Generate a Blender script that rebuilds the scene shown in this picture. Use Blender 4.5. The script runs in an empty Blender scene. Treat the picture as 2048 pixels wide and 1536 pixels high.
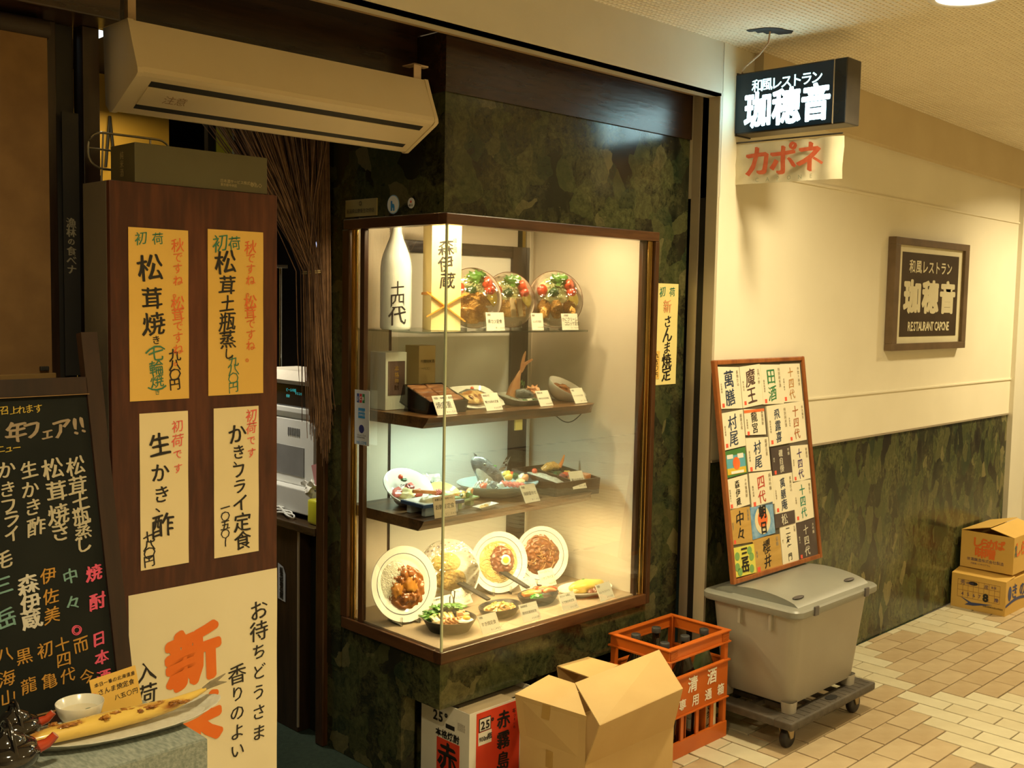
import bpy, bmesh, math, random
from mathutils import Vector, Matrix, Euler, noise
random.seed(7)
PI = math.pi
sc = bpy.context.scene
COL = sc.collection

# ------------------------------------------------------------------ camera
cam_d = bpy.data.cameras.new('camera'); cam = bpy.data.objects.new('camera', cam_d); COL.objects.link(cam)
cam_d.sensor_width = 36.0; cam_d.sensor_fit = 'HORIZONTAL'
cam_d.lens = 2135.8/2048*36.0
cam_d.clip_start = .05; cam_d.clip_end = 60
def cam_basis(y, p, r):
    fw = Vector((math.sin(y)*math.cos(p), math.cos(y)*math.cos(p), -math.sin(p)))
    rt = Vector((math.cos(y), -math.sin(y), 0)); dn = fw.cross(rt)
    c, s = math.cos(r), math.sin(r)
    return c*rt+s*dn, -s*rt+c*dn, fw
_r, _d, _f = cam_basis(.783017850, .0786595693, -.0183303171)
m = Matrix((( _r.x, -_d.x, -_f.x, 0), (_r.y, -_d.y, -_f.y, 0), (_r.z, -_d.z, -_f.z, 1.6), (0, 0, 0, 1)))
cam.matrix_world = m
sc.camera = cam

# ------------------------------------------------------------------ world, exposure
w = bpy.data.worlds.new('world'); sc.world = w; w.use_nodes = True
w.node_tree.nodes['Background'].inputs[0].default_value = (1.0, .72, .38, 1)
w.node_tree.nodes['Background'].inputs[1].default_value = .10
vs = sc.view_settings
vs.view_transform = 'Standard'; vs.look = 'None'; vs.gamma = 1; vs.use_curve_mapping = False
vs.exposure = 0.0

# ------------------------------------------------------------------ lights
LC = (1.0, .825, .475)      # corridor lamps: warm
def light(name, kind, loc, power, color, size=.1, rot=(0, 0, 0), size_y=None, spread=None, label=None, **kw):
    d = bpy.data.lights.new(name, kind); d.energy = power; d.color = color
    if kind == 'AREA':
        d.size = size
        if size_y: d.shape = 'RECTANGLE'; d.size_y = size_y
        else: d.shape = 'DISK'
        if spread: d.spread = spread
    else: d.shadow_soft_size = size
    for k, v in kw.items(): setattr(d, k, v)
    o = bpy.data.objects.new(name, d); COL.objects.link(o); o.location = loc; o.rotation_euler = rot
    return o
LAMPS = [(3.38, 1.42), (6.3, 1.45), (.45, .95), (3.38, -1.2), (.45, -1.6), (6.3, -1.2), (9.2, 1.45), (-2.4, 1.0)]  # the last lamp is added out of view to brighten left-facing stone
LPOW = [31, 34, 22, 29, 30, 32, 24, 40]
for (x, y), p in zip(LAMPS, LPOW):
    light('downlight_bulb', 'AREA', (x, y, 2.545 if x < 4 else 2.57-.03*(x-3.4)-.01), p, LC, .19, spread=2.6)
# showcase lamps
light('showcase_top_lamp_bulb', 'AREA', (2.33, 2.545, 1.900), 7, (1, .76, .42), .20, size_y=.05, rot=(.25, 0, 0))
light('showcase_top_lamp_bulb', 'AREA', (2.85, 2.60, 1.900), 4.5, (1, .74, .40), .22, size_y=.05, rot=(0, 0, 0))
light('shelf_tube_bulb', 'AREA', (2.55, 2.80, 1.165), 3.4, (.78, 1.0, .80), .5, size_y=.02)
light('shelf_tube_bulb', 'AREA', (2.62, 2.66, .829), 7.5, (1, .76, .36), .7, size_y=.02, rot=(0, 0, 0))
# inside the restaurant
light('fluorescent_bulb', 'AREA', (1.244, 2.81, 2.264), .8, (.85, 1, .95), .02, size_y=.14)
light('register_lamp_bulb', 'AREA', (1.80, 3.85, 2.15), 8, (1, .93, .75), .2, rot=(0, -.5, 0), spread=1.8)
light('back_room_fill', 'AREA', (1.9, 4.1, 2.35), 2.2, (1, .75, .35), .3)  # added light without a fixture, brightens the yellow wall inside

# ------------------------------------------------------------------ materials
MATS = {}
def mk(name, c1, c2=None, scale=8, rough=.55, metal=0, bump=0, bscale=40, stretch=(1, 1, 1), emit=None, estr=0,
       det=4, thr=(.35, .65), trans=0, coat=0, spec=.5, sss=0):
    if name in MATS: return MATS[name]
    mt = bpy.data.materials.new(name); mt.use_nodes = True; N = mt.node_tree.nodes; L = mt.node_tree.links
    b = N['Principled BSDF']; MATS[name] = mt
    tc = N.new('ShaderNodeTexCoord'); mp = N.new('ShaderNodeMapping'); mp.inputs['Scale'].default_value = stretch
    L.new(tc.outputs['Object'], mp.inputs[0])
    nz = N.new('ShaderNodeTexNoise'); nz.inputs['Scale'].default_value = scale; nz.inputs['Detail'].default_value = det
    L.new(mp.outputs[0], nz.inputs['Vector'])
    rp = N.new('ShaderNodeValToRGB'); e = rp.color_ramp.elements
    e[0].position, e[1].position = thr
    if c2 is None: c2 = tuple(min(1, x*.9) for x in c1)
    e[0].color = (*c1, 1); e[1].color = (*c2, 1)
    L.new(nz.outputs['Fac'], rp.inputs[0]); L.new(rp.outputs[0], b.inputs['Base Color'])
    b.inputs['Roughness'].default_value = rough; b.inputs['Metallic'].default_value = metal
    b.inputs['Specular IOR Level'].default_value = spec
    if coat: b.inputs['Coat Weight'].default_value = coat; b.inputs['Coat Roughness'].default_value = .08
    if trans: b.inputs['Transmission Weight'].default_value = trans
    if sss: b.inputs['Subsurface Weight'].default_value = sss; b.inputs['Subsurface Scale'].default_value = .01
    if emit: b.inputs['Emission Color'].default_value = (*emit, 1); b.inputs['Emission Strength'].default_value = estr
    if bump:
        n2 = N.new('ShaderNodeTexNoise'); n2.inputs['Scale'].default_value = bscale; L.new(mp.outputs[0], n2.inputs['Vector'])
        bp = N.new('ShaderNodeBump'); bp.inputs['Strength'].default_value = bump; bp.inputs['Distance'].default_value = .01
        L.new(n2.outputs['Fac'], bp.inputs['Height']); L.new(bp.outputs[0], b.inputs['Normal'])
    return mt

def mk_stone(name, stretch=(1, 1, 1), gloss=.16, tint=1.0):
    mt = bpy.data.materials.new(name); mt.use_nodes = True; N = mt.node_tree.nodes; L = mt.node_tree.links; b = N['Principled BSDF']
    MATS[name] = mt
    tc = N.new('ShaderNodeTexCoord'); mp = N.new('ShaderNodeMapping'); mp.inputs['Scale'].default_value = stretch; L.new(tc.outputs['Object'], mp.inputs[0])
    wn = N.new('ShaderNodeTexNoise'); wn.inputs['Scale'].default_value = 9; wn.inputs['Detail'].default_value = 5; L.new(mp.outputs[0], wn.inputs['Vector'])
    mx = N.new('ShaderNodeMix'); mx.data_type = 'RGBA'; mx.blend_type = 'LINEAR_LIGHT'; mx.inputs[0].default_value = .045
    L.new(mp.outputs[0], mx.inputs[6]); L.new(wn.outputs['Color'], mx.inputs[7])
    vo = N.new('ShaderNodeTexVoronoi'); vo.inputs['Scale'].default_value = 13; L.new(mx.outputs[2], vo.inputs['Vector'])
    sp = N.new('ShaderNodeSeparateColor'); L.new(vo.outputs['Color'], sp.inputs[0])
    r1 = N.new('ShaderNodeValToRGB'); r1.color_ramp.interpolation = 'CONSTANT'
    cols = [(0, (.006, .008, .006)), (.2, (.034, .044, .016)), (.42, (.014, .024, .012)), (.58, (.055, .056, .022)), (.70, (.008, .006, .006)), (.84, (.036, .042, .015)), (.94, (.12, .105, .045))]
    e = r1.color_ramp.elements; e[0].position = 0; e[0].color = (*[v*tint for v in cols[0][1]], 1); e[1].position = cols[1][0]; e[1].color = (*[v*tint for v in cols[1][1]], 1)
    for p_, c_ in cols[2:]:
        q = e.new(p_); q.color = (*[v*tint for v in c_], 1)
    L.new(sp.outputs[0], r1.inputs[0])
    n2 = N.new('ShaderNodeTexNoise'); n2.inputs['Scale'].default_value = 42; n2.inputs['Detail'].default_value = 9; n2.inputs['Roughness'].default_value = .8; L.new(mx.outputs[2], n2.inputs['Vector'])
    r2 = N.new('ShaderNodeValToRGB'); e = r2.color_ramp.elements; e[0].position = .38; e[0].color = (.008*tint, .011*tint, .006*tint, 1); e[1].position = .66; e[1].color = (.15*tint, .145*tint, .055*tint, 1)
    L.new(n2.outputs['Fac'], r2.inputs[0])
    n3 = N.new('ShaderNodeTexNoise'); n3.inputs['Scale'].default_value = 5; n3.inputs['Detail'].default_value = 3; L.new(mp.outputs[0], n3.inputs['Vector'])
    r3 = N.new('ShaderNodeValToRGB'); e = r3.color_ramp.elements; e[0].position = .38; e[0].color = (.12, .12, .12, 1); e[1].position = .6; e[1].color = (.55, .55, .55, 1); L.new(n3.outputs['Fac'], r3.inputs[0])
    m2 = N.new('ShaderNodeMix'); m2.data_type = 'RGBA'; L.new(r3.outputs[0], m2.inputs[0]); L.new(r1.outputs[0], m2.inputs[6]); L.new(r2.outputs[0], m2.inputs[7])
    L.new(m2.outputs[2], b.inputs['Base Color']); b.inputs['Roughness'].default_value = gloss
    return mt

def mk_wood(name, dark, lite, scale=3, axis='X', rough=.3, bump=.15, ws=14):
    mt = bpy.data.materials.new(name); mt.use_nodes = True; N = mt.node_tree.nodes; L = mt.node_tree.links; b = N['Principled BSDF']; MATS[name] = mt
    tc = N.new('ShaderNodeTexCoord'); mp = N.new('ShaderNodeMapping')
    s = {'X': (.12, 1, 1), 'Y': (1, .12, 1), 'Z': (1, 1, .12)}[axis]; mp.inputs['Scale'].default_value = tuple(q*scale for q in s)
    L.new(tc.outputs['Object'], mp.inputs[0])
    wn = N.new('ShaderNodeTexNoise'); wn.inputs['Scale'].default_value = 2.2; wn.inputs['Detail'].default_value = 3; L.new(mp.outputs[0], wn.inputs['Vector'])
    ad = N.new('ShaderNodeMath'); ad.operation = 'MULTIPLY'; ad.inputs[1].default_value = ws; L.new(wn.outputs['Fac'], ad.inputs[0])
    si = N.new('ShaderNodeMath'); si.operation = 'SINE'; L.new(ad.outputs[0], si.inputs[0])
    n2 = N.new('ShaderNodeTexNoise'); n2.inputs['Scale'].default_value = 22; n2.inputs['Detail'].default_value = 6; L.new(mp.outputs[0], n2.inputs['Vector'])
    mu = N.new('ShaderNodeMath'); mu.operation = 'MULTIPLY_ADD'; mu.inputs[1].default_value = .25; L.new(si.outputs[0], mu.inputs[0]); L.new(n2.outputs['Fac'], mu.inputs[2])
    rp = N.new('ShaderNodeValToRGB'); e = rp.color_ramp.elements; e[0].position = .2; e[0].color = (*dark, 1); e[1].position = .85; e[1].color = (*lite, 1)
    L.new(mu.outputs[0], rp.inputs[0]); L.new(rp.outputs[0], b.inputs['Base Color']); b.inputs['Roughness'].default_value = rough
    bp = N.new('ShaderNodeBump'); bp.inputs['Strength'].default_value = bump; bp.inputs['Distance'].default_value = .004; L.new(mu.outputs[0], bp.inputs['Height']); L.new(bp.outputs[0], b.inputs['Normal'])
    return mt

def mk_glass(name, tint=(1, 1, 1), refl=1.0, rough=.0, bump=0, base=.0):
    mt = bpy.data.materials.new(name); mt.use_nodes = True; N = mt.node_tree.nodes; L = mt.node_tree.links; MATS[name] = mt
    N.remove(N['Principled BSDF']); out = N['Material Output']
    t = N.new('ShaderNodeBsdfTransparent'); t.inputs[0].default_value = (*tint, 1)
    g = N.new('ShaderNodeBsdfGlossy'); g.inputs['Roughness'].default_value = rough
    fr = N.new('ShaderNodeFresnel'); fr.inputs[0].default_value = 1.5
    mu = N.new('ShaderNodeMath'); mu.operation = 'MULTIPLY_ADD'; mu.inputs[1].default_value = refl; mu.inputs[2].default_value = base; mu.use_clamp = True
    L.new(fr.outputs[0], mu.inputs[0])
    mx = N.new('ShaderNodeMixShader'); L.new(mu.outputs[0], mx.inputs[0]); L.new(t.outputs[0], mx.inputs[1]); L.new(g.outputs[0], mx.inputs[2]); L.new(mx.outputs[0], out.inputs[0])
    if bump:
        tc = N.new('ShaderNodeTexCoord'); n2 = N.new('ShaderNodeTexNoise'); n2.inputs['Scale'].default_value = 22; L.new(tc.outputs['Object'], n2.inputs['Vector'])
        bp = N.new('ShaderNodeBump'); bp.inputs['Strength'].default_value = bump; bp.inputs['Distance'].default_value = .02
        L.new(n2.outputs['Fac'], bp.inputs['Height']); L.new(bp.outputs[0], g.inputs['Normal']); L.new(bp.outputs[0], fr.inputs['Normal'])
    return mt

def mk_ceiling():
    mt = mk('ceiling_board', (.88, .80, .62), (.93, .85, .67), 6, .85)
    N = mt.node_tree.nodes; L = mt.node_tree.links; b = N['Principled BSDF']
    tc = N.new('ShaderNodeTexCoord'); sp = N.new('ShaderNodeSeparateXYZ'); L.new(tc.outputs['Object'], sp.inputs[0])
    my = N.new('ShaderNodeMath'); my.operation = 'MULTIPLY'; my.inputs[1].default_value = 2*PI/.022; L.new(sp.outputs[1], my.inputs[0])
    sy = N.new('ShaderNodeMath'); sy.operation = 'SINE'; L.new(my.outputs[0], sy.inputs[0])
    bp = N.new('ShaderNodeBump'); bp.inputs['Strength'].default_value = .7; bp.inputs['Distance'].default_value = .004
    L.new(sy.outputs[0], bp.inputs['Height']); L.new(bp.outputs[0], b.inputs['Normal'])
    # dark pinholes sit in every groove
    vo = N.new('ShaderNodeTexVoronoi'); vo.inputs['Scale'].default_value = 45.45; vo.inputs['Randomness'].default_value = .15; fl = N.new('ShaderNodeMapping'); fl.inputs['Scale'].default_value = (1, 1, 0); L.new(tc.outputs['Object'], fl.inputs[0]); L.new(fl.outputs[0], vo.inputs['Vector'])
    lt = N.new('ShaderNodeMath'); lt.operation = 'LESS_THAN'; lt.inputs[1].default_value = .2; L.new(vo.outputs['Distance'], lt.inputs[0])
    mx = N.new('ShaderNodeMix'); mx.data_type = 'RGBA'; L.new(lt.outputs[0], mx.inputs[0])
    src = b.inputs['Base Color'].links[0].from_socket; L.new(src, mx.inputs[6]); mx.inputs[7].default_value = (.55, .45, .28, 1); L.new(mx.outputs[2], b.inputs['Base Color'])
    return mt

# ------------------------------------------------------------------ mesh helpers
class MB:
    def __init__(s): s.v = []; s.f = []
    def add(s, v, f, M=None):
        o = len(s.v)
        s.v += [tuple(M @ Vector(p)) if M else tuple(p) for p in v]
        s.f += [tuple(i+o for i in q) for q in f]; return s
    def box(s, a, b, c=0, M=None):
        x0, y0, z0 = a; x1, y1, z1 = b
        if c <= 0:
            v = [(x0, y0, z0), (x1, y0, z0), (x1, y1, z0), (x0, y1, z0), (x0, y0, z1), (x1, y0, z1), (x1, y1, z1), (x0, y1, z1)]
            f = [(0, 3, 2, 1), (4, 5, 6, 7), (0, 1, 5, 4), (1, 2, 6, 5), (2, 3, 7, 6), (3, 0, 4, 7)]
            return s.add(v, f, M)
        bm = bmesh.new(); bmesh.ops.create_cube(bm, size=1)
        for p in bm.verts: p.co = Vector(((x0+x1)/2+p.co.x*(x1-x0), (y0+y1)/2+p.co.y*(y1-y0), (z0+z1)/2+p.co.z*(z1-z0)))
        bmesh.ops.bevel(bm, geom=bm.edges[:], offset=c, segments=2, profile=.6, affect='EDGES')
        s.add([p.co[:] for p in bm.verts], [tuple(q.index for q in fc.verts) for fc in bm.faces], M); bm.free(); return s
    def prism(s, poly, n, M=None, axis='Z'):
        # poly: 2-D outline, n = (lo, hi) along axis
        def P(a, b, h): return {'Z': (a, b, h), 'X': (h, a, b), 'Y': (a, h, b)}[axis]
        k = len(poly); v = [P(a, b, n[0]) for a, b in poly]+[P(a, b, n[1]) for a, b in poly]
        f = [tuple(range(k-1, -1, -1)), tuple(range(k, 2*k))]+[(i, (i+1) % k, k+(i+1) % k, k+i) for i in range(k)]
        return s.add(v, f, M)
    def lathe(s, prof, n=32, M=None, sx=1, sy=1):
        v = []; f = []; k = len(prof)
        for j in range(n):
            a = 2*PI*j/n
            for r, z in prof: v.append((r*math.cos(a)*sx, r*math.sin(a)*sy, z))
        for j in range(n):
            for i in range(k-1):
                a, b = j*k+i, ((j+1) % n)*k+i; f.append((a, b, b+1, a+1))
        return s.add(v, f, M)
    def tube(s, pts, r, n=8, M=None, closed=False):
        pts = [Vector(p) for p in pts]; v = []; f = []; k = len(pts)
        for i, p in enumerate(pts):
            if closed: t = pts[(i+1) % k]-pts[i-1]
            else: t = (pts[min(i+1, k-1)]-pts[max(i-1, 0)])
            t.normalize(); up = Vector((0, 0, 1)) if abs(t.z) < .9 else Vector((1, 0, 0))
            a = t.cross(up).normalized(); b = t.cross(a); rr = r[i] if isinstance(r, (list, tuple)) else r
            for j in range(n):
                q = 2*PI*j/n; v.append(tuple(p+(a*math.cos(q)+b*math.sin(q))*rr))
        m_ = k if closed else k-1
        for i in range(m_):
            i2 = (i+1) % k
            for j in range(n): f.append((i*n+j, i*n+(j+1) % n, i2*n+(j+1) % n, i2*n+j))
        if not closed: f.append(tuple(range(n-1, -1, -1))); f.append(tuple((k-1)*n+j for j in range(n)))
        return s.add(v, f, M)
    def loft(s, secs, n=14, M=None):
        # secs: (x, y, z, half-height, half-width) ellipses with axis along the path in xz / xy
        v = []; f = []; k = len(secs)
        for (x, y, z, hh, hw) in secs:
            for j in range(n):
                a = 2*PI*j/n; v.append((x, y+hw*math.cos(a), z+hh*math.sin(a)))
        for i in range(k-1):
            for j in range(n): f.append((i*n+j, i*n+(j+1) % n, (i+1)*n+(j+1) % n, (i+1)*n+j))
        f.append(tuple(range(n-1, -1, -1))); f.append(tuple((k-1)*n+j for j in range(n)))
        return s.add(v, f, M)
    def blob(s, c, r, amp=.15, freq=1.6, sub=2, seed=0, M=None, rot=0):
        bm = bmesh.new(); bmesh.ops.create_icosphere(bm, subdivisions=sub, radius=1)
        R = Matrix.Rotation(rot, 3, 'Z')
        if not isinstance(r, (tuple, list)): r = (r, r, r)
        v = []
        for p in bm.verts:
            d = 1+amp*noise.noise(p.co*freq+Vector((seed*3.1, seed*1.7, seed)))*1.6
            q = R @ Vector((p.co.x*r[0]*d, p.co.y*r[1]*d, p.co.z*r[2]*d)); v.append((c[0]+q.x, c[1]+q.y, c[2]+q.z))
        s.add(v, [tuple(q.index for q in fc.verts) for fc in bm.faces], M); bm.free(); return s
    def heap(s, cx, cy, z, rx, ry, h, amp=.3, freq=40, seed=0, M=None, rings=12, n=36, clip=None, flat=.5):
        v = [(cx, cy, z+h)]; f = []
        for i in range(1, rings+1):
            t = i/rings
            for j in range(n):
                a = 2*PI*j/n; e = 1+.12*noise.noise(Vector((math.cos(a)*1.7, math.sin(a)*1.7, seed*2.3)))
                x = cx+rx*t*e*math.cos(a); y = cy+ry*t*e*math.sin(a)
                zz = h*(1-t**2)**flat + h*amp*noise.noise(Vector((x*freq, y*freq, seed)))*(1 if t < 1 else 0)
                v.append((x, y, z+max(zz, -.0005)))
        for j in range(n): f.append((0, 1+j, 1+(j+1) % n))
        for i in range(rings-1):
            for j in range(n): a = 1+i*n+j; b = 1+i*n+(j+1) % n; f.append((a, a+n, b+n, b))
        return s.add(v, f, M)
    def me(s, name, mat, smooth):
        me = bpy.data.meshes.new(name); me.from_pydata(s.v, [], s.f); me.validate(); me.update()
        if mat: me.materials.append(mat)
        if smooth: me.shade_smooth() if smooth is True else me.shade_smooth()
        return me
    def build(s, name, mat, parent=None, smooth=False, kind=None, label=None, world=True, sharp=None):
        if parent is not None and world: inv = parent['_m'] if False else ROOTM[parent.name].inverted(); s.v = [tuple(inv @ Vector(p)) for p in s.v]
        me = s.me(name, mat, smooth)
        if smooth and sharp is not False:
            try: me.set_sharp_from_angle(angle=math.radians(sharp or 72))
            except Exception: pass
        o = bpy.data.objects.new(name, me); COL.objects.link(o)
        if parent is not None: o.parent = parent
        if kind: o['kind'] = kind
        if label: o['label'] = label
        ROOTM[o.name] = (ROOTM[parent.name].copy() if parent is not None else Matrix.Identity(4))
        return o
ROOTM = {}
def thing(name, label, cat, loc=(0, 0, 0), rot=(0, 0, 0), group=None):
    o = bpy.data.objects.new(name, None); COL.objects.link(o); o.empty_display_size = .05
    o.location = loc; o.rotation_euler = rot; o['label'] = label; o['category'] = cat
    if group: o['group'] = group
    ROOTM[o.name] = Matrix.Translation(loc) @ Euler(rot).to_matrix().to_4x4()
    return o
def tag(o, label, cat, group=None):
    o['label'] = label; o['category'] = cat
    if group: o['group'] = group
    return o
def struct(o): o['kind'] = 'structure'; return o
def Lc(mb, name, mat, parent, **k): return mb.build(name, mat, parent, world=False, **k)   # mesh already in the parent's own frame

# ------------------------------------------------------------------ lettering
_td = bpy.data.curves.new('type', 'FONT'); _to = bpy.data.objects.new('type', _td); COL.objects.link(_to)
_td.resolution_u = 2; _td.size = 1
GL = {}
def glyph(ch, bold=0.0):
    k = (ch, bold)
    if k in GL: return GL[k]
    _td.body = ch; _td.offset = bold
    bpy.context.view_layer.update()
    dg = bpy.context.evaluated_depsgraph_get(); e = _to.evaluated_get(dg); me = e.to_mesh()
    v = [(p.co.x, p.co.y) for p in me.vertices]; f = [tuple(q.vertices) for q in me.polygons]; e.to_mesh_clear()
    GL[k] = (v, f); return GL[k]
_v, _ = glyph('国'); EMX = (min(a for a, b in _v)+max(a for a, b in _v))/2; EMY = (min(b for a, b in _v)+max(b for a, b in _v))/2
EMS = max(a for a, b in _v)-min(a for a, b in _v)          # width of a full-size kanji
def bent(ch, cx, cy, r, z, sz, ang, slant=0, dx=0):
    gv, gf = glyph(ch, .012); bm = bmesh.new(); vs_ = [bm.verts.new((a, b, 0)) for a, b in gv]
    for q in gf:
        try: bm.faces.new([vs_[i] for i in q])
        except ValueError: pass
    bmesh.ops.triangulate(bm, faces=bm.faces[:])
    for _ in range(3):
        le = [e for e in bm.edges if e.calc_length()*sz/EMS > r*.10]
        if le: bmesh.ops.subdivide_edges(bm, edges=le, cuts=1); bmesh.ops.triangulate(bm, faces=bm.faces[:])
    bm.verts.index_update(); v = []; s_ = sz/EMS*.9
    for q in bm.verts:
        xx = (q.co.x-EMX)*s_+dx; zz = (q.co.y-EMY)*s_+slant*(q.co.x-EMX)*s_; an = ang+xx/r
        v.append((cx+r*math.cos(an), cy+r*math.sin(an), z+zz))
    f = [tuple(q.index for q in fc.verts) for fc in bm.faces]; bm.free(); return v, f
def rot_for(ch): return ch in 'ー～（）()'
def write(name, parent, mat, items, O, U, V, lift=.0006, bold=.0, hand=0, slant=0, seed=1, label=None, thick=0):
    """items: (char, x, y, size[, xscale]) centred, in the plane O + x*U + y*V; world coordinates"""
    U = Vector(U).normalized(); V = Vector(V).normalized(); Nn = U.cross(V); O = Vector(O)+Nn*lift
    rnd = random.Random(seed); mb = MB(); fv = []; ff = []
    for ii, it in enumerate(items):
        ch, x, y, sz = it[:4]; xs = it[4] if len(it) > 4 else 1; vert = len(it) > 5 and it[5]
        fat = max(0, bold-.012); gv, gf = glyph(ch, min(bold, .012) if not hand else -.004); ang = rnd.uniform(-.05, .05)*hand; s_ = sz/EMS*(.90 if hand < .5 else .83)*(1+rnd.uniform(-.07, .07)*hand)
        p1, p2 = rnd.uniform(0, 6), rnd.uniform(0, 6); ca, sa = math.cos(ang), math.sin(ang)
        if vert and rot_for(ch): gv = [(EMX+(b-EMY), EMY-(a-EMX)) for a, b in gv]; 
        ascii_ = ord(ch) < 256
        cx0 = (min([a for a, b in gv] or [0])+max([a for a, b in gv] or [1]))/2 if ascii_ else EMX
        shifts = [(0, 0, 0)] if fat <= 0 else [(fat*math.cos(k*PI/4), fat*math.sin(k*PI/4), k*.00006) for k in range(8)]
        if hand:
            fat = max(bold, .008)*1.25; nn_ = max(5, min(25, int(fat*sz/.0006))); shifts = [((2*k/(nn_-1)-1)*fat*.95, -(2*k/(nn_-1)-1)*fat*.6, k*.00032/nn_) for k in range(nn_)]
            if sz > .12: shifts = [(fat*.9*math.cos(k*PI/16), fat*.9*math.sin(k*PI/16), k*.00002) for k in range(32)]
        for dx, dy, dz in shifts:
            o = len(fv)
            for a, b in gv:
                a += dx-cx0; b += dy-EMY
                if hand: a += .035*hand*math.sin(b*5+p1); b += .03*hand*math.sin(a*5+p2)+slant*a
                a, b = a*ca-b*sa, a*sa+b*ca
                fv.append(tuple(O+U*(x+a*s_*xs)+V*(y+b*s_)+Nn*(dz+(ii % 7)*.000008)))
            ff += [tuple(i+o for i in q) for q in gf]
    mb.v = fv; mb.f = ff
    return mb.build(name, mat, parent, label=label)
def vt(s, x, y, size, pitch=None, xs=1):
    pitch = pitch or size*1.08; return [(c, x, y-i*pitch, size*(.78 if ord(c) < 256 or c in 'きしりのでいかさちょようまとどすね。、' else 1), xs, True) for i, c in enumerate(s) if c != ' ']
def ht(s, x, y, size, pitch=None, xs=1):
    out = []; pitch = pitch or size*1.05*xs; 
    for i, c in enumerate(s):
        if c != ' ': out.append((c, x+i*pitch, y, size, xs))
    return out
def hta(s, x, y, size, xs=1, k=.62):
    """latin line, left aligned"""
    out = []; 
    for c in s:
        wd = .32 if c in 'I1.l ' else k
        if c != ' ': out.append((c, x+size*xs*wd/2, y, size, xs))
        x += size*xs*wd
    return out

# ------------------------------------------------------------------ materials used below
WALL = mk('cream_wall', (.82, .76, .60), (.86, .80, .64), 3, .55)
FASC = mk('painted_steel_panel', (.62, .57, .46), (.68, .62, .50), 3, .42, bump=.03, bscale=200)
STONE = mk_stone('green_breccia'); STONE2 = mk_stone('green_breccia_dado', (1.5, 1.5, .8), .22, 1.5)
CEIL = mk_ceiling()
GROUT = mk('grout', (.20, .155, .105), (.26, .20, .14), 30, .95)
CREAM = mk('cream_tile', (.61, .56, .40), (.67, .62, .45), 14, .35, bump=.02)
CREAM2 = mk('cream_tile_warm', (.57, .51, .35), (.63, .57, .40), 14, .35, bump=.02)
TAN = mk('tan_tile', (.46, .35, .21), (.53, .42, .26), 11, .4, bump=.02)
TAN2 = mk('tan_tile_dark', (.41, .30, .17), (.49, .38, .23), 9, .4, bump=.02)
STRIP = mk('bronze_steel', (.42, .36, .27), (.47, .40, .30), 5, .4, metal=.3)
BLACK = mk('black_gap', (.008, .007, .006), (.014, .012, .01), 5, .6)
DKWOOD = mk_wood('dark_wood', (.012, .006, .004), (.042, .020, .010), 3, 'X', .27)
DKWOODZ = mk_wood('dark_wood_upright', (.012, .006, .004), (.040, .019, .010), 3, 'Z', .3)
FRWOOD = mk_wood('showcase_wood', (.045, .018, .007), (.12, .050, .018), 4, 'X', .3, .1)
FRWOODY = mk_wood('showcase_wood_side', (.040, .016, .007), (.10, .042, .016), 4, 'Y', .3, .1)
FRWOODZ = mk_wood('showcase_wood_upright', (.035, .014, .006), (.085, .035, .013), 4, 'Z', .3, .1)
BRASS = mk('brass', (.75, .50, .16), (.85, .60, .22), 10, .18, metal=1)
CHROME = mk('chrome', (.75, .75, .72), (.8, .8, .78), 10, .15, metal=1)
GLASS = mk_glass('pane_glass', (.985, 1, .985), .30)
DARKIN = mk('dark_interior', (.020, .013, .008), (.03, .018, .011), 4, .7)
WHITE = mk('white_paper', (.86, .84, .74), (.90, .88, .80), 20, .6)
CARD = mk('card_paper', (.84, .81, .66), (.88, .85, .72), 20, .5)
INK = mk('black_ink', (.012, .010, .010), (.02, .018, .016), 20, .5)
RED = mk('red_ink', (.78, .09, .05), (.85, .13, .07), 20, .6)

# ------------------------------------------------------------------ floor, ceiling, walls
XC = 2.157; YF = 2.46; YD = 2.34
gr = struct(MB().box((-4, -3.2, -.05), (11, YD, -.006)).build('floor', GROUT))
# paving: blocks of brick shaped tiles in two colours, set diagonally against each other
PX, PY, OX, OY = .0995, .0985, 4.165, 1.712
occ = {}; tiles = []
def put(i, j, kind):
    cells = [(i, j), (i+1, j)] if kind == 'T' else [(i, j), (i, j+1)]
    if any(c in occ for c in cells): return
    for c in cells: occ[c] = 1
    tiles.append((i, j, kind))
for k in range(-9, 10):
    for m_ in range(-9, 10):
        dd = 11*k+22*m_; ss = 11*k
        for d in range(0, 10, 2):
            for s in range(2, 14, 2):
                D, S = d+dd, s+ss; put((S+D)//2, (S-D)//2, 'T')
        for d in range(0, 12, 2):
            for s in range(14, 24, 2):
                D, S = d+dd, s+ss; put((S+D)//2, (S-D)//2, 'C')
def tile_bounds(t):
    i, j, k = t; w_, h_ = (2, 1) if k == 'T' else (1, 2); g = .0042
    return OX+i*PX+g, OY+j*PY+g*.7, OX+(i+w_)*PX-g, OY+(j+h_)*PY-g*.7
vis = []; rest = {'T': MB(), 'C': MB()}
def in_view(x, y):
    # the wedge of floor the photograph shows
    return x > 2.9 and (y-1.286) > -.915*(x-3.842)-.06 and (y-1.286) > .357*(x-3.842)-.06 and x < 6.5 and not (3.45 < x < 3.8 and y > 2.02)
for t in tiles:
    x0, y0, x1, y1 = tile_bounds(t)
    if x1 < -3.9 or x0 > 10.9 or y1 < -3.1 or y0 > YD-.004: continue
    y1 = min(y1, YD-.003)
    if y1-y0 < .012: continue
    if in_view((x0+x1)/2, (y0+y1)/2): vis.append((x0, y0, x1, y1, t[2]))
    else: rest[t[2]].box((x0, y0, -.006), (x1, y1, 0))
vis.sort(key=lambda q: q[0]+q[1])
TM = {}
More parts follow.
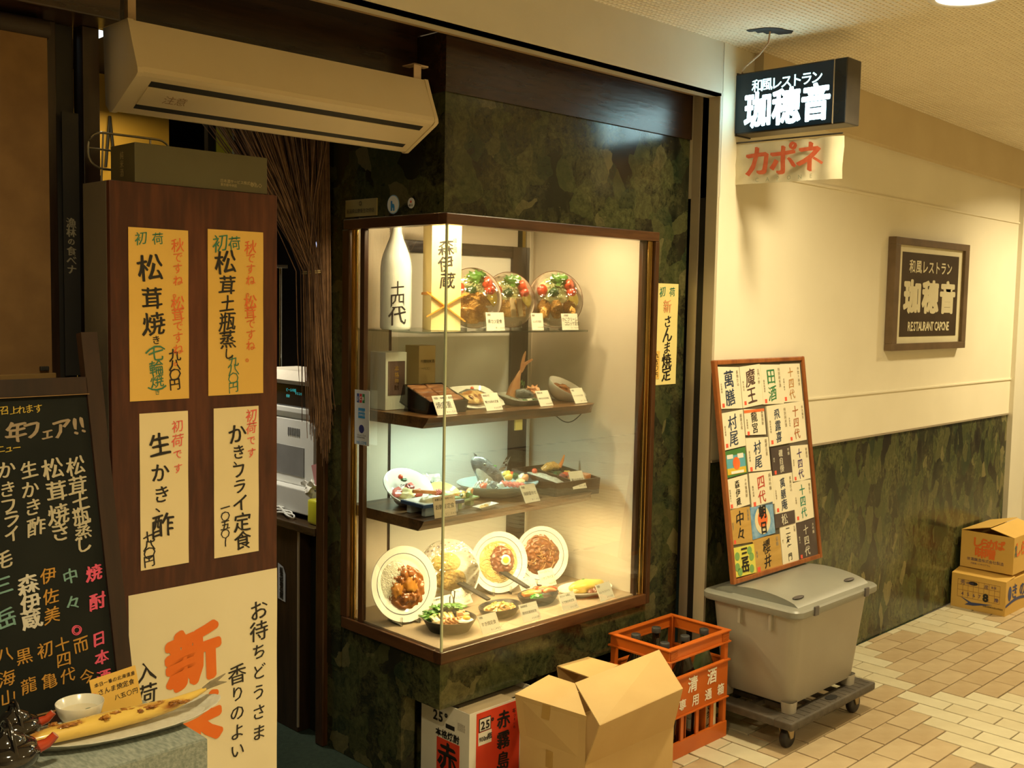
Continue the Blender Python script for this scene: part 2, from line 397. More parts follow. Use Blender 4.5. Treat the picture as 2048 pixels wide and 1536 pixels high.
for n_, (x0, y0, x1, y1, k) in enumerate(vis):
    if n_ >= 296: rest[k].box((x0, y0, -.006), (x1, y1, 0)); continue
    key = (k, round(y1-y0, 3), random.randrange(2))
    if key not in TM:
        w_, h_ = x1-x0, y1-y0; c = .0016
        b_ = MB(); b_.add([(0, 0, -.006), (w_, 0, -.006), (w_, h_, -.006), (0, h_, -.006), (0, 0, -c), (w_, 0, -c), (w_, h_, -c), (0, h_, -c), (c, c, 0), (w_-c, c, 0), (w_-c, h_-c, 0), (c, h_-c, 0)],
            [(0, 1, 5, 4), (1, 2, 6, 5), (2, 3, 7, 6), (3, 0, 4, 7), (4, 5, 9, 8), (5, 6, 10, 9), (6, 7, 11, 10), (7, 4, 8, 11), (8, 9, 10, 11)])
        TM[key] = b_.me('tile', {('T', 0): TAN, ('T', 1): TAN2, ('C', 0): CREAM, ('C', 1): CREAM2}[(k, key[2])], False)
    o = bpy.data.objects.new('tile', TM[key]); COL.objects.link(o); o.parent = gr; o.location = (x0, y0, random.uniform(-.0006, .0006))
for k, mm in (('T', TAN), ('C', CREAM)): rest[k].build('tiles_beyond', mm, gr, kind='stuff')
ROOTM['floor'] = Matrix.Identity(4)
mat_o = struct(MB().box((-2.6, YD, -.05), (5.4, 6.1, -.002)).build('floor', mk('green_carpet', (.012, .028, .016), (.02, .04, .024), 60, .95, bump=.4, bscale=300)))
# ceiling: level over the shopfront, falling slightly further along
struct(MB().add([(-4, -3.2, 2.57), (3.4, -3.2, 2.57), (3.4, 2.9, 2.57), (-4, 2.9, 2.57), (11, -3.2, 2.342), (11, 2.9, 2.342),
    (-4, -3.2, 2.62), (3.4, -3.2, 2.62), (3.4, 2.9, 2.62), (-4, 2.9, 2.62), (11, -3.2, 2.40), (11, 2.9, 2.40)],
    [(0, 3, 2, 1), (1, 2, 5, 4), (6, 7, 8, 9), (7, 10, 11, 8), (0, 1, 7, 6), (1, 4, 10, 7), (3, 9, 8, 2), (2, 8, 11, 5), (0, 6, 9, 3), (4, 5, 11, 10)]).build('ceiling', CEIL))
# torn opening round the sign cable
hole = [(-.085, .0), (-.07, .012), (-.05, .006), (-.035, .02), (-.02, .012), (0, .026), (.02, .016), (.045, .028), (.07, .02), (.085, .014), (.08, -.006), (.05, -.012), (.03, -.022), (.0, -.026), (-.03, -.024), (-.06, -.012)]
Mh = Matrix.Translation((3.37, 2.12, 0)) @ Matrix.Rotation(-.75, 4, 'Z') @ Matrix.Scale(1.7, 4, (0, 1, 0))
hb = MB().prism([(a, b) for a, b in hole], (2.5675, 2.5695), Mh).build('ceiling_tear', BLACK); struct(hb)

# right wall with stone dado
struct(MB().box((3.412, YD, .995), (6.46, 2.47, 2.60)).build('wall_right', WALL))
struct(MB().box((3.412, YD+.004, 0), (6.46, 2.47, .995)).build('dado_right', STONE2)).name = 'wall_right_dado'
def slopebar(x0, x1, z0, z1, h, y0, y1, name, mt):
    v = [(x0, y0, z0), (x1, y0, z1), (x1, y1, z1), (x0, y1, z0), (x0, y0, z0+h), (x1, y0, z1+h), (x1, y1, z1+h), (x0, y1, z0+h)]
    return struct(MB().add(v, [(0, 3, 2, 1), (4, 5, 6, 7), (0, 1, 5, 4), (1, 2, 6, 5), (2, 3, 7, 6), (3, 0, 4, 7)]).build(name, mt))
slopebar(3.62, 6.42, 2.355, 2.285, .26, 2.300, YD+.01, 'trim_1', mk('shaded_wall_band', (.62, .50, .30), (.66, .54, .33), 4, .6))  # shade of the upper wall is put into this band's darker colour
slopebar(3.9, 6.42, 2.105, 2.086, .010, 2.333, YD+.01, 'trim_2', WALL)
slopebar(3.9, 6.42, 1.195, 1.192, .008, 2.334, YD+.01, 'trim_3', WALL)
slopebar(3.412, 6.44, .990, .990, .009, 2.334, YD+.01, 'trim_4', STRIP)
struct(MB().box((6.40, 2.315, 0), (6.62, 2.47, 2.58)).build('wall_pier', mk('pier_paint', (.72, .68, .56), (.76, .72, .60), 3, .5)))
struct(MB().box((6.62, 2.6, 0), (11, 2.7, 2.58)).build('wall_far', WALL))
struct(MB().box((-4, -3.3, 0), (11, -3.2, 2.6)).build('wall_opposite', WALL))
struct(MB().box((-4.1, -3.3, 0), (-4, 2.9, 2.6)).build('wall_left', WALL))

# shutter housing over the shopfront, guide rails at its right end
fa = struct(MB().box((-2.5, YD, 2.372), (3.404, YD+.02, 2.575)).box((-2.5, YD, 2.372), (3.404, YD+.06, 2.382)).build('fascia_panel', FASC)); fa.name = 'wall_fascia'
struct(MB().box((-2.5, YD+.10, 2.386), (3.39, YF, 2.402)).build('trim_5', mk('slot_edge', (.42, .29, .15), (.47, .33, .18), 5, .45)))
struct(MB().box((-2.5, YD+.02, 2.403), (3.40, YD+.12, 2.56)).build('trim_6', BLACK))
struct(MB().box((3.404, YD, 2.0), (3.414, YF+.02, 2.57)).build('trim_7', FASC))
rail = thing('shutter_guide_rail', 'tall bronze steel shutter guide rail with a black channel beside the cream wall', 'rail', (3.405, 2.42, 0))
MB().box((3.400, 2.421, 0), (3.412, 2.460, 2.386), .001).build('outer_flange', STRIP, rail)
MB().box((3.404, 2.391, 0), (3.412, 2.421, 2.386)).build('channel', BLACK, rail)
MB().box((3.399, YD+.0005, 0), (3.412, 2.391, 2.386), .001).build('inner_flange', mk('rail_beige', (.50, .44, .32), (.55, .48, .35), 5, .45), rail)

# stone shopfront
struct(MB().box((XC, YF+.014, 1.861), (3.40, YF+.032, 2.222)).build('wall_front', STONE))
struct(MB().box((3.19, YF+.014, 0), (3.40, 3.1, 1.861)).build('wall_front_side', STONE))
struct(MB().box((2.19, 2.72, 0), (3.19, 2.78, .31)).build('wall_front_recess', STONE))
struct(MB().box((2.162, YF+.01, .305), (3.19, 2.99, .455)).build('wall_front_plinth', STONE))
struct(MB().box((2.162, 2.66, 0), (2.22, 3.075, .305)).build('wall_jamb_base', STONE))
struct(MB().box((XC+.002, 2.995, .305), (2.22, 3.075, 2.222)).build('wall_jamb', STONE))
struct(MB().box((XC, YF+.032, 1.861), (2.176, 3.0, 2.222)).build('wall_jamb_head', STONE))
wb = struct(MB().box((XC-.006, YF+.006, 2.222), (3.40, 2.52, 2.40)).build('trim_8', DKWOOD))
struct(MB().box((XC-.005, 2.52, 2.222), (2.21, 3.08, 2.40)).build('trim_9', mk_wood('dark_wood_y', (.012, .006, .004), (.038, .018, .010), 3, 'Y', .2)))
struct(MB().box((2.140, 3.075, 0), (2.20, 3.12, 2.25), .004).build('door_1', FRWOODZ))
# entrance head: dark beams and soffit behind the air curtain
struct(MB().box((-2.5, 2.60, 2.26), (2.15, 2.70, 2.42)).build('trim_10', DKWOOD))
struct(MB().box((-2.5, 2.47, 2.402), (2.15, 3.2, 2.44)).build('trim_11', DKWOOD))
struct(MB().box((-2.5, 2.46, 2.36), (1.14, 2.62, 2.402), .003).build('trim_12', DKWOOD))
struct(MB().box((-2.5, 2.44, 2.225), (1.13, 2.70, 2.30), .004).build('trim_13', DKWOOD))

# restaurant interior shell
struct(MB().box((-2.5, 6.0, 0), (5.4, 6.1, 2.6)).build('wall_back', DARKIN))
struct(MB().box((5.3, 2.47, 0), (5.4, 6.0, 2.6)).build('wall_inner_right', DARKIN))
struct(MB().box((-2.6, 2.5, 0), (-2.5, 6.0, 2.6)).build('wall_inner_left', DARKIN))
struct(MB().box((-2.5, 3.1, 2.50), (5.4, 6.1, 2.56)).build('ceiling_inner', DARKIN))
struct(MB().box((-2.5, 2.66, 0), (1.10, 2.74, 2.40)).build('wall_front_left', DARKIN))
YEL = mk('yellow_wall', (.70, .42, .05), (.75, .46, .07), 4, .6)
struct(MB().box((1.0, 4.4, 0), (2.25, 4.5, 2.6)).build('wall_partition', YEL))

# ------------------------------------------------------------------ ceiling lamps
for i, (x, y) in enumerate(LAMPS):
    zc = 2.57 if x < 3.4 else 2.57-.03*(x-3.4)
    lab = {0: 'round recessed ceiling lamp glowing white near the hanging sign', 1: 'round recessed ceiling lamp further along the cream wall', 2: 'round recessed ceiling lamp above the menu boards',
           3: 'round recessed ceiling lamp behind the one near the sign', 4: 'round recessed ceiling lamp behind the menu boards', 5: 'round recessed ceiling lamp in the far back of the corridor', 6: 'round recessed ceiling lamp at the far end of the wall', 7: 'unseen ceiling lamp added at the far left to light the left-facing stone'}[i]
    t = thing('ceiling_lamp', lab, 'lamp', (x, y, zc), group='recessed ceiling lamps')
    MB().lathe([(.098, -.001), (.122, -.001), (.122, -.010), (.112, -.014), (.100, -.012), (.098, -.001)], 48, Matrix.Translation((x, y, zc))).build('trim_ring', mk('lamp_ring', (.80, .76, .66)), t, True)
    MB().lathe([(0, -.006), (.099, -.006), (.099, -.009), (0, -.009)], 48, Matrix.Translation((x, y, zc))).build('diffuser', mk('lamp_glow', (1, 1, .95), emit=(1, .93, .72), estr=3.2), t)

# ------------------------------------------------------------------ showcase cabinet
case = thing('display_case', 'lit glass corner display case of brown wood full of sample dishes', 'display case', (2.66, 2.75, .455))
BX0, BX1, BY0, BY1 = XC, 3.185, YF, 2.985
def bar(a, b, name, mt, c=.003, lab=None): return MB().box(a, b, c).build(name, mt, case, label=lab)
bar((BX0-.004, BY0-.004, .455), (BX1, BY0+.034, .494), 'bottom_rail', FRWOOD); bar((BX0-.004, BY0+.034, .455), (BX0+.034, BY1, .494), 'bottom_rail', FRWOODY)
bar((BX0-.004, BY0-.004, 1.826), (BX1+.02, BY0+.034, 1.860), 'top_rail', FRWOOD); bar((BX0-.004, BY0+.034, 1.826), (BX0+.034, BY1, 1.860), 'top_rail', FRWOODY)
bar((BX1-.002, BY0-.004, .455), (BX1+.022, BY0+.05, 1.826), 'post', FRWOODZ); bar((BX0-.002, BY1-.03, .494), (BX0+.04, BY1+.008, 1.826), 'post', FRWOODZ)
bar((3.128, BY0+.012, .494), (3.146, BY0+.03, 1.826), 'inner_trim', FRWOODZ)
bar((3.152, BY0+.006, .494), (3.170, BY0+.020, 1.826), 'brass_or_gleam_strip', BRASS, .002); bar((3.172, BY0+.006, .494), (3.182, BY0+.020, 1.826), 'brass_or_gleam_strip', BRASS, .002)
bar((BX0+.002, 2.918, .494), (BX0+.010, 2.930, 1.826), 'brass_or_gleam_strip', BRASS, .002); bar((BX0+.002, 2.934, .494), (BX0+.010, 2.944, 1.826), 'brass_or_gleam_strip', BRASS, .002)  # this pair stands in for the gold reflection of the brass frame
bar((BX0+.004, 2.876, .494), (BX0+.022, 2.900, 1.826), 'inner_trim', FRWOODZ)
MB().box((BX0+.006, BY0+.006, .492), (3.15, BY0+.010, 1.828)).build('glass_pane', GLASS, case)
MB().box((BX0+.006, BY0+.010, .492), (BX0+.010, 2.93, 1.828)).build('glass_pane', GLASS, case)
MB().box((BX0+.0035, BY0+.0035, .492), (BX0+.010, BY0+.010, 1.828)).build('glass_corner_seam', mk('glass_edge', (.55, .60, .38), (.60, .65, .42), 5, .2), case)
LIN = mk('case_lining', (.66, .59, .47), (.70, .63, .51), 4, .7)
MB().box((3.136, 2.49, .49), (3.150, 3.06, 1.92)).build('side_lining', LIN, case)
MB().box((BX0+.012, 2.474, .455), (3.15, 3.06, .500)).build('deck', mk('case_deck', (.36, .27, .17), (.40, .30, .20), 12, .6), case)
MB().box((2.18, 2.495, 1.915), (3.15, 3.06, 1.930)).build('lid_board', LIN, case)
MB().box((BX0+.045, 2.995, .49), (2.36, 3.006, 1.92)).build('back_panel', LIN, case)
FROST = mk('frosted_panel', (.80, .80, .72), (.84, .84, .76), 4, .35)
MB().box((2.36, 3.028, .49), (2.40, 3.046, 1.92), .002).build('back_stile', DKWOODZ, case)
MB().box((2.372, 3.020, .49), (2.380, 3.028, 1.92)).build('back_track', CHROME, case)
MB().box((2.40, 3.034, .49), (3.03, 3.040, 1.80)).build('back_panel', FROST, case)
MB().box((2.40, 3.024, 1.765), (3.05, 3.046, 1.81), .002).build('back_rail', DKWOOD, case)
MB().box((2.40, 3.046, 1.80), (3.05, 3.052, 1.92)).build('back_panel', LIN, case)
MB().box((3.00, 3.020, .49), (3.075, 3.046, 1.81), .002).build('back_stile', DKWOODZ, case)
MB().box((3.075, 3.000, .49), (3.092, 3.046, 1.92), .002).build('back_post', CHROME, case)
MB().box((3.09, 3.040, .49), (3.14, 3.055, 1.92)).build('back_panel', LIN, case)
SHW = mk_wood('shelf_wood', (.040, .018, .008), (.20, .095, .035), 5, 'X', .3, .2)
def live_shelf(z, x0, x1, yf, lab):
    n = 22; v = []; f = []
    for i in range(n+1):
        t = i/n; x = x0+(x1-x0)*t; o = .006*noise.noise(Vector((x*6, z*5, 0)))+(.03*max(0, t-.94)/.06)
        v += [(x, 2.985, z), (x, yf+o, z), (x, yf+.012+o, z-.018-.004*noise.noise(Vector((x*9, 1, z)))), (x, yf+.03+o*.5, z-.036), (x, 2.985, z-.036)]
    for i in range(n):
        for j in range(4): a = i*5+j; f.append((a, a+1, a+6, a+5))
        a = i*5; f.append((a+4, a, a+5, a+9))
    f.append((0, 4, 3, 2, 1)); e = n*5; f.append((e, e+1, e+2, e+3, e+4))
    return MB().add(v, f).build('shelf', SHW, case, label=lab)
live_shelf(1.220, 2.192, 3.03, 2.575, 'upper dark wooden shelf with a waney front edge')
live_shelf(.885, 2.192, 3.06, 2.590, 'lower dark wooden shelf with a waney front edge')
gs = MB(); gs.prism([(2.20, 3.0), (2.20, 2.62), (3.0, 2.62), (3.03, 2.65), (3.03, 3.0)], (1.487, 1.493)); gs.build('glass_shelf', mk_glass('shelf_glass', (.93, 1, .95), .9, base=.03), case)
for zz in (1.184, .849): MB().tube([(2.3, 2.80, zz-.012), (3.0, 2.80, zz-.012)], .006, 8).build('tube_lamp', mk('tube_glow', (1, 1, .9), emit=(.8, 1, .8) if zz > 1 else (1, .85, .5), estr=.8), case)
MB().box((2.62, 2.612, 1.146), (2.655, 2.618, 1.183)).build('shelf_clip', mk('clip_yellow', (.75, .72, .25)), case)
MB().tube([(2.87+.01*i, 2.66, 1.183-.035*math.sin(PI*i/16)) for i in range(17)], .0018, 6).build('lamp_cord', BLACK, case)

# ------------------------------------------------------------------ dish tools
def dish(name, label, cat, base, yaw=0, lean=None, R=0, group=None):
    """lean None: lies flat at base; otherwise stands on its rim, leaning back by lean degrees"""
    if lean is None: return thing(name, label, cat, base, (0, 0, math.radians(yaw)), group)
    a = math.radians(90-lean); up = math.sin(a)
    yw = math.radians(yaw); h = R
    e = Euler((a, 0, yw)); u = e.to_matrix() @ Vector((0, 1, 0))
    return thing(name, label, cat, tuple(Vector(base)+u*h), (a, 0, yw), group)
PORC = mk('porcelain', (.84, .82, .76), (.88, .86, .80), 5, .12, coat=.5)
GBAND = mk('grey_blue_glaze', (.10, .12, .17), (.14, .16, .2), 20, .2)
IRON = mk('black_iron', (.018, .017, .016), (.04, .037, .034), 30, .45, metal=.4, bump=.1, bscale=120)
LACQ = mk('black_lacquer', (.012, .009, .008), (.02, .014, .012), 10, .12, coat=.6)
ACRY = mk_glass('clear_acrylic', (.93, .95, .93), 1.2, base=.08)
FILM = mk_glass('cling_film', (.99, .99, .99), 1.0, rough=.06, bump=1.0, base=.05)
def plate(t, R, sx=1, sy=1, mat=None, band=None, well=.62, h=.02, bl=True):
    w_ = R*well
    prof = [(0, .004), (w_*.9, .004), (w_*.98, .006), (w_*1.06, .0105), (w_*1.14, .013), (R*.985, h), (R, h+.001), (R*1.0, h-.003), (w_*1.15, .008), (w_*1.02, 0), (w_*.98, 0), (0, .0)]
    o = Lc(MB().lathe(prof, 56, sx=sx, sy=sy), 'plate', mat or PORC, t, smooth=True, sharp=60)
    if band:
        r0 = w_*1.14+(R-w_*1.14)*band; z0 = .013+(h-.013)*band
        Lc(MB().lathe([(r0, z0+.0010), (r0+.0022, z0+.0016)], 56, sx=sx, sy=sy), 'painted_ring', GBAND, t)
    return o
def stand(t_loc, yaw, label):
    s_ = thing('plate_stand', label, 'plate stand', t_loc, (0, 0, math.radians(yaw)), 'clear plate stands')
    for sx_ in (-1, 1):
        Lc(MB().box((sx_*.035-.004, -.028, 0), (sx_*.035+.004, .06, .005)).box((sx_*.035-.004, -.030, 0), (sx_*.035+.004, -.024, .03)).box((sx_*.035-.004, .042, 0), (sx_*.035+.004, .048, .07)), 'support', ACRY, s_)
    return s_
def noodle(t, name, mat, cx, cy, z, rx, ry, n, r=.0014, h=.012, seed=0, label=None, arc=2.2):
    rnd = random.Random(seed); mb = MB()
    for i in range(n):
        a = rnd.uniform(0, 2*PI); q = math.sqrt(rnd.random()); px, py = cx+rx*q*math.cos(a)*.75, cy+ry*q*math.sin(a)*.75
        rad = rnd.uniform(.25, .6)*min(rx, ry); st = rnd.uniform(0, 2*PI); ar = rnd.uniform(.8, arc)
        pts = []
        for k in range(7):
            b_ = st+ar*k/6; x = px+rad*math.cos(b_); y = py+rad*math.sin(b_)
            d = math.hypot((x-cx)/rx, (y-cy)/ry)
            if d > .98: x = cx+(x-cx)/d*.97; y = cy+(y-cy)/d*.97
            zz = z+h*max(0, 1-min(d, 1)**2)*(.75+.5*rnd.random()*.5)+rnd.uniform(0, .002)
            pts.append((x, y, zz))
        mb.tube(pts, r, 5)
    return Lc(mb, name, mat, t, smooth=True, kind='stuff', label=label)
F_ = lambda n, a, b=None, **k: mk(n, a, b, k.pop('scale', 60), k.pop('rough', .3), coat=k.pop('coat', .4), **k)
CURRY = F_('curry_sauce', (.20, .060, .012), (.34, .12, .025), scale=40)
STEWC = F_('brown_stew', (.16, .045, .012), (.30, .11, .03), scale=70)
MEATS = F_('meat_sauce', (.13, .035, .015), (.26, .09, .035), scale=90)
RICE = F_('rice', (.55, .52, .40), (.78, .75, .62), scale=140, bump=.6, bscale=260)
PASTA = F_('pasta', (.72, .52, .17), (.82, .64, .28), scale=50)
PILAF = F_('pilaf_yellow', (.70, .48, .12), (.85, .68, .30), scale=120, bump=.5, bscale=200)
CABB = F_('shredded_cabbage', (.50, .55, .22), (.70, .72, .42))
LEAF = F_('green_leaf', (.06, .20, .03), (.16, .36, .06), scale=30)
DLEAF = F_('dark_leaf', (.02, .07, .02), (.05, .12, .03), scale=30)
FRY = F_('fried_crumb', (.64, .29, .05), (.86, .50, .13), scale=160, bump=.8, bscale=240)
TOM = F_('tomato', (.62, .06, .02), (.78, .12, .04), scale=20)
SALM = F_('salmon_orange', (.80, .26, .08), (.88, .42, .18), scale=60)
TUNA = F_('tuna_red', (.60, .09, .07), (.72, .20, .15), scale=40)
CARR = F_('carrot', (.80, .24, .04), (.85, .34, .08), scale=20)
LEM = F_('lemon', (.85, .65, .10), (.90, .75, .25), scale=40)
EGGW = F_('egg_white', (.86, .84, .76)); EGGY = F_('egg_yolk', (.90, .50, .03), (.95, .58, .05), scale=10)
EGGO = F_('omelette', (.82, .55, .09), (.90, .68, .20), scale=20)
SKINF = F_('fish_skin', (.05, .055, .06), (.20, .20, .19), scale=26, bump=.4, bscale=120); FISHO = F_('fish_tail_orange', (.52, .22, .09), (.62, .32, .14), scale=30)
GRILL = F_('grilled_mackerel', (.34, .12, .02), (.84, .60, .25), scale=30, thr=(.42, .60), bump=.4, bscale=160); TAU = F_('corn_yellow', (.80, .62, .22), (.86, .72, .34), scale=60)
TOFU = F_('grilled_tofu', (.68, .46, .22), (.80, .62, .36), scale=40)
UNI = F_('grilled_meat', (.16, .05, .02), (.38, .17, .08), scale=45, stretch=(.3, 2, 1)); DAIK = F_('white_daikon', (.72, .72, .58), (.84, .84, .74))
def wedge(mb, c, r, h, rot, tilt=0, span=2.4):
    M = Matrix.Translation(c) @ Matrix.Rotation(rot, 4, 'Z') @ Matrix.Rotation(tilt, 4, 'X')
    n = 8; v = [(0, 0, 0), (0, 0, h)]; f = []
    for i in range(n+1):
        a = span*i/n; v += [(r*math.cos(a), r*math.sin(a), 0), (r*math.cos(a), r*math.sin(a), h)]
    for i in range(n):
        a = 2+2*i; f += [(0, a+2, a), (1, a+1, a+3), (a, a+2, a+3, a+1)]
    f += [(0, 2, 3, 1), (0, 1, 3+2*n, 2+2*n)]; mb.add(v, f, M); return mb
def cover(t, R, h, sx=1, sy=1, z=.021, seed=0):
    return Lc(MB().heap(0, 0, z, R*.96*sx, R*.96*sy, h, .12, 30, seed, rings=10), 'cling_film', FILM, t, smooth=True, label='clear cling film stretched over the dish')
def card(base, lines, yaw=0, wd=.078, ht_=.058, label='', mat=None, lean=28):
    a = math.radians(lean)
    t = thing('price_card', label, 'price card', base, (-a, 0, math.radians(yaw)), 'price cards in the display case'); wd *= 1.08; ht_ *= 1.08
    Lc(MB().box((-wd/2, -.0008, 0), (wd/2, .0008, ht_), 0), 'card', mat or CARD, t)
    Lc(MB().box((-.012, .001, 0), (.012, .0018, ht_*.6), 0), 'foot', ACRY, t)
    M = ROOTM[t.name]; O = M @ Vector((0, -.0008, 0)); U = M.to_3x3() @ Vector((1, 0, 0)); V = M.to_3x3() @ Vector((0, 0, 1))
    it = []
    for s_, x, y, sz in lines: it += ht(s_, x*wd, y*ht_, sz*ht_, xs=.92)
    write('printed_text', t, INK, it, O, U, V, .0005)
    return t

# ------------------------------------------------------------------ bottom deck dishes
Z0 = .500
# curry rice
t = dish('curry_plate', 'white plate of curry rice standing at the left of the bottom deck', 'plate of food', (2.262, 2.762, .503), -8, 14, .128, 'sample dishes')
plate(t, .128, band=.08, well=.68)
Lc(MB().heap(-.028, .018, .004, .058, .072, .010, .5, 160, 3, rings=14, n=44), 'rice', RICE, t, smooth=True, kind='stuff')
Lc(MB().heap(.010, -.012, .004, .076, .078, .012, .9, 70, 5, rings=20, n=60), 'curry', CURRY, t, smooth=True)
pm = MB(); 
for i, (x, y, r) in enumerate([(-.028, -.016, .021), (.026, -.004, .026), (.04, .012, .017), (0, -.05, .016), (.028, -.05, .014), (.006, .03, .016), (.03, .03, .014), (-.012, .012, .014)]): Lc(MB().blob((x, y, .014), (r, r*1.15, .011), .3, 2, 3, i), 'potato' if i < 3 else 'meat_piece', F_('curry_potato', (.42, .16, .02), (.55, .24, .04), scale=30) if i < 2 else CURRY, t, smooth=True)
stand((2.262, 2.762, .5), -8, 'clear stand holding the curry rice plate')
# patterned plate under film
t = dish('pilaf_plate', 'flower-rimmed white plate of pilaf wrapped in film on the bottom deck', 'plate of food', (2.50, 2.815, .503), -26, 12, .118, 'sample dishes')
plate(t, .118, well=.7)
fm = MB(); fr_ = random.Random(4)
for i in range(46):
    a = 2*PI*i/46; r_ = .097+.010*(i % 2); fm.lathe([(0, .0205), (.0028+.0012*(i % 3), .0202)], 6, Matrix.Translation((r_*math.cos(a), r_*math.sin(a), -.003)))
Lc(fm, 'flower_border', mk('faded_flower_print', (.50, .36, .25), (.35, .28, .3), 60, .4), t, kind='stuff')
Lc(MB().heap(-.004, .034, .004, .055, .035, .012, .5, 150, 8, rings=12, n=44), 'rice', PILAF, t, smooth=True, kind='stuff')
Lc(MB().heap(.01, -.028, .004, .062, .038, .014, .8, 110, 9, rings=14, n=44), 'fried_topping', F_('yellow_fry', (.62, .36, .06), (.80, .58, .16), scale=110, bump=.6, bscale=160), t, smooth=True)
noodle(t, 'noodles', PASTA, -.045, -.035, .006, .03, .04, 30, seed=3)
cover(t, .118, .022, seed=2)
stand((2.50, 2.815, .5), -26, 'clear stand behind the film-wrapped pilaf plate')
# spaghetti meat sauce
t = dish('spaghetti_plate', 'white plate of spaghetti with meat sauce and an egg slice on the bottom deck', 'plate of food', (2.755, 2.815, .503), -22, 12, .114, 'sample dishes')
plate(t, .114, band=.08, well=.7)
Lc(MB().heap(0, 0, .004, .076, .078, .010, .2, 60, 3), 'pasta_bed', PASTA, t, smooth=True)
noodle(t, 'noodles', PASTA, 0, 0, .007, .078, .079, 110, seed=7, h=.011, arc=3)
Lc(MB().heap(.012, .004, .014, .048, .056, .012, .7, 90, 4, rings=16, n=48), 'meat_sauce', MEATS, t, smooth=True)
Lc(MB().lathe([(0, .0305), (.018, .0305), (.0205, .028), (.019, .024), (0, .024)], 28, Matrix.Translation((.022, .006, 0))), 'egg_slice', EGGW, t, smooth=True)
Lc(MB().lathe([(0, .033), (.010, .0325), (.0135, .030)], 24, Matrix.Translation((.022, .006, 0))), 'egg_yolk', EGGY, t, smooth=True)
stand((2.755, 2.815, .5), -22, 'clear stand holding the spaghetti plate')
# hayashi / mushroom stew plate
t = dish('brown_stew_plate', 'white plate of brown meat stew at the right back of the bottom deck', 'plate of food', (2.960, 2.790, .503), -22, 12, .112, 'sample dishes')
plate(t, .112, band=.08, well=.72)
Lc(MB().heap(0, 0, .004, .080, .080, .010, 1.0, 100, 11, rings=22, n=64), 'stew', STEWC, t, smooth=True)
noodle(t, 'onion_strips', F_('onion', (.40, .20, .07), (.5, .28, .1)), 0, 0, .010, .066, .066, 26, .0022, .006, 5, arc=1.6)
for i in range(9):
    a = i*2.4; r_ = .012+.006*i; Lc(MB().blob((r_*math.cos(a), r_*math.sin(a), .014), (.012, .009, .006), .3, 2, 2, i), 'meat_piece', STEWC, t, smooth=True)
stand((2.960, 2.790, .5), -22, 'clear stand holding the brown stew plate')
# iron pans
def pan(name, label, base, yaw, rx, ry, h=.030, handle=None, food=None):
    t = dish(name, label, 'pan of food', base, yaw, group='sample dishes')
    Lc(MB().lathe([(0, .003), (.72, .003), (.93, h-.004), (1, h), (1.03, h), (1.02, h-.004), (.97, h-.012), (.76, 0), (0, 0)], 44, sx=1, sy=1) if False else MB().lathe([(0, .0035), (rx*.72, .0035), (rx*.93, h-.003), (rx, h), (rx*1.03, h), (rx*1.02, h-.004), (rx*.95, h-.014), (rx*.76, 0), (0, 0)], 44, sy=ry/rx), 'pan', IRON, t, smooth=True, sharp=60)
    return t
# sukiyaki pan near the glass corner
t = pan('sukiyaki_pan', 'black iron pan of sukiyaki with fried egg and greens by the glass corner', (2.325, 2.612, Z0), -20, .088, .088, .042)
Lc(MB().heap(0, 0, .010, .070, .070, .012, .3, 60, 2), 'broth_base', STEWC, t, smooth=True)
gm = 0
for i, (x, y, z, s_) in enumerate([(-.050, .050, .050, .026), (-.022, .062, .062, .022), (.030, .052, .064, .028), (.05, .040, .060, .022), (.014, .068, .060, .02), (-.066, .030, .042, .020)]):
    lm = MB()
    for k in range(7):
        a = k*2*PI/7+i; lm.blob((x+.016*math.cos(a), y+.012*math.sin(a), z+.004*math.sin(k*3)), (.013, .009, .0035), .5, 3, 2, k+i*9, rot=a)
    lm.blob((x, y, z-.006), (s_*.55, s_*.5, .012), .5, 3, 2, i)
    Lc(lm, 'leaf_sprig', LEAF, t, smooth=True)
for i, (x, y, a) in enumerate([(-.040, .014, 1.9), (-.018, .020, 1.7), (.002, .026, 1.9), (.018, .024, 1.6), (-.052, .002, 2.1)]):
    M = Matrix.Translation((x, y, .034)) @ Matrix.Rotation(a-PI/2, 4, 'Z') @ Matrix.Rotation(.5, 4, 'X')
    Lc(MB().box((-.008, -.022, -.005), (.008, .022, .005), .004, M), 'leek_piece', TAU, t, smooth=True)
Lc(MB().blob((-.052, -.018, .030), (.017, .012, .012), .2, 2, 3, 3), 'mushroom', TOFU, t, smooth=True)
for i in range(7):
    a = -1.9+.28*i; M = Matrix.Translation((-.022+.012*i, -.034+.006*abs(i-3), .036)) @ Matrix.Rotation(.5*i, 4, 'Z') @ Matrix.Rotation(.9, 4, 'X')
    Lc(MB().tube([(.012*math.cos(b), .009*math.sin(b), .002*math.sin(b*2)) for b in [k*.45 for k in range(11)]], .0042, 7, M), 'meat_slice', SALM, t, smooth=True)
Lc(MB().heap(.042, -.040, .036, .030, .027, .008, .3, 60, 6), 'fried_egg_white', EGGW, t, smooth=True)
Lc(MB().blob((.044, -.044, .045), (.013, .013, .009), .03, 1, 3, 1), 'egg_yolk', EGGY, t, smooth=True)
for x, y, z in [(.040, .008, .044), (.058, -.002, .038), (.052, .018, .046), (.066, .012, .036)]: Lc(MB().box((x-.009, y-.009, z-.007), (x+.009, y+.009, z+.009), .002, Matrix.Rotation(.0, 4, 'Z')), 'tofu_cube', TOFU, t, smooth=True)
Lc(MB().tube([(.028, .066, .052), (.030, .074, .085), (.038, .078, .108), (.050, .078, .104), (.046, .074, .082), (.040, .068, .056)], .0026, 8), 'handle_loop', IRON, t, smooth=True)
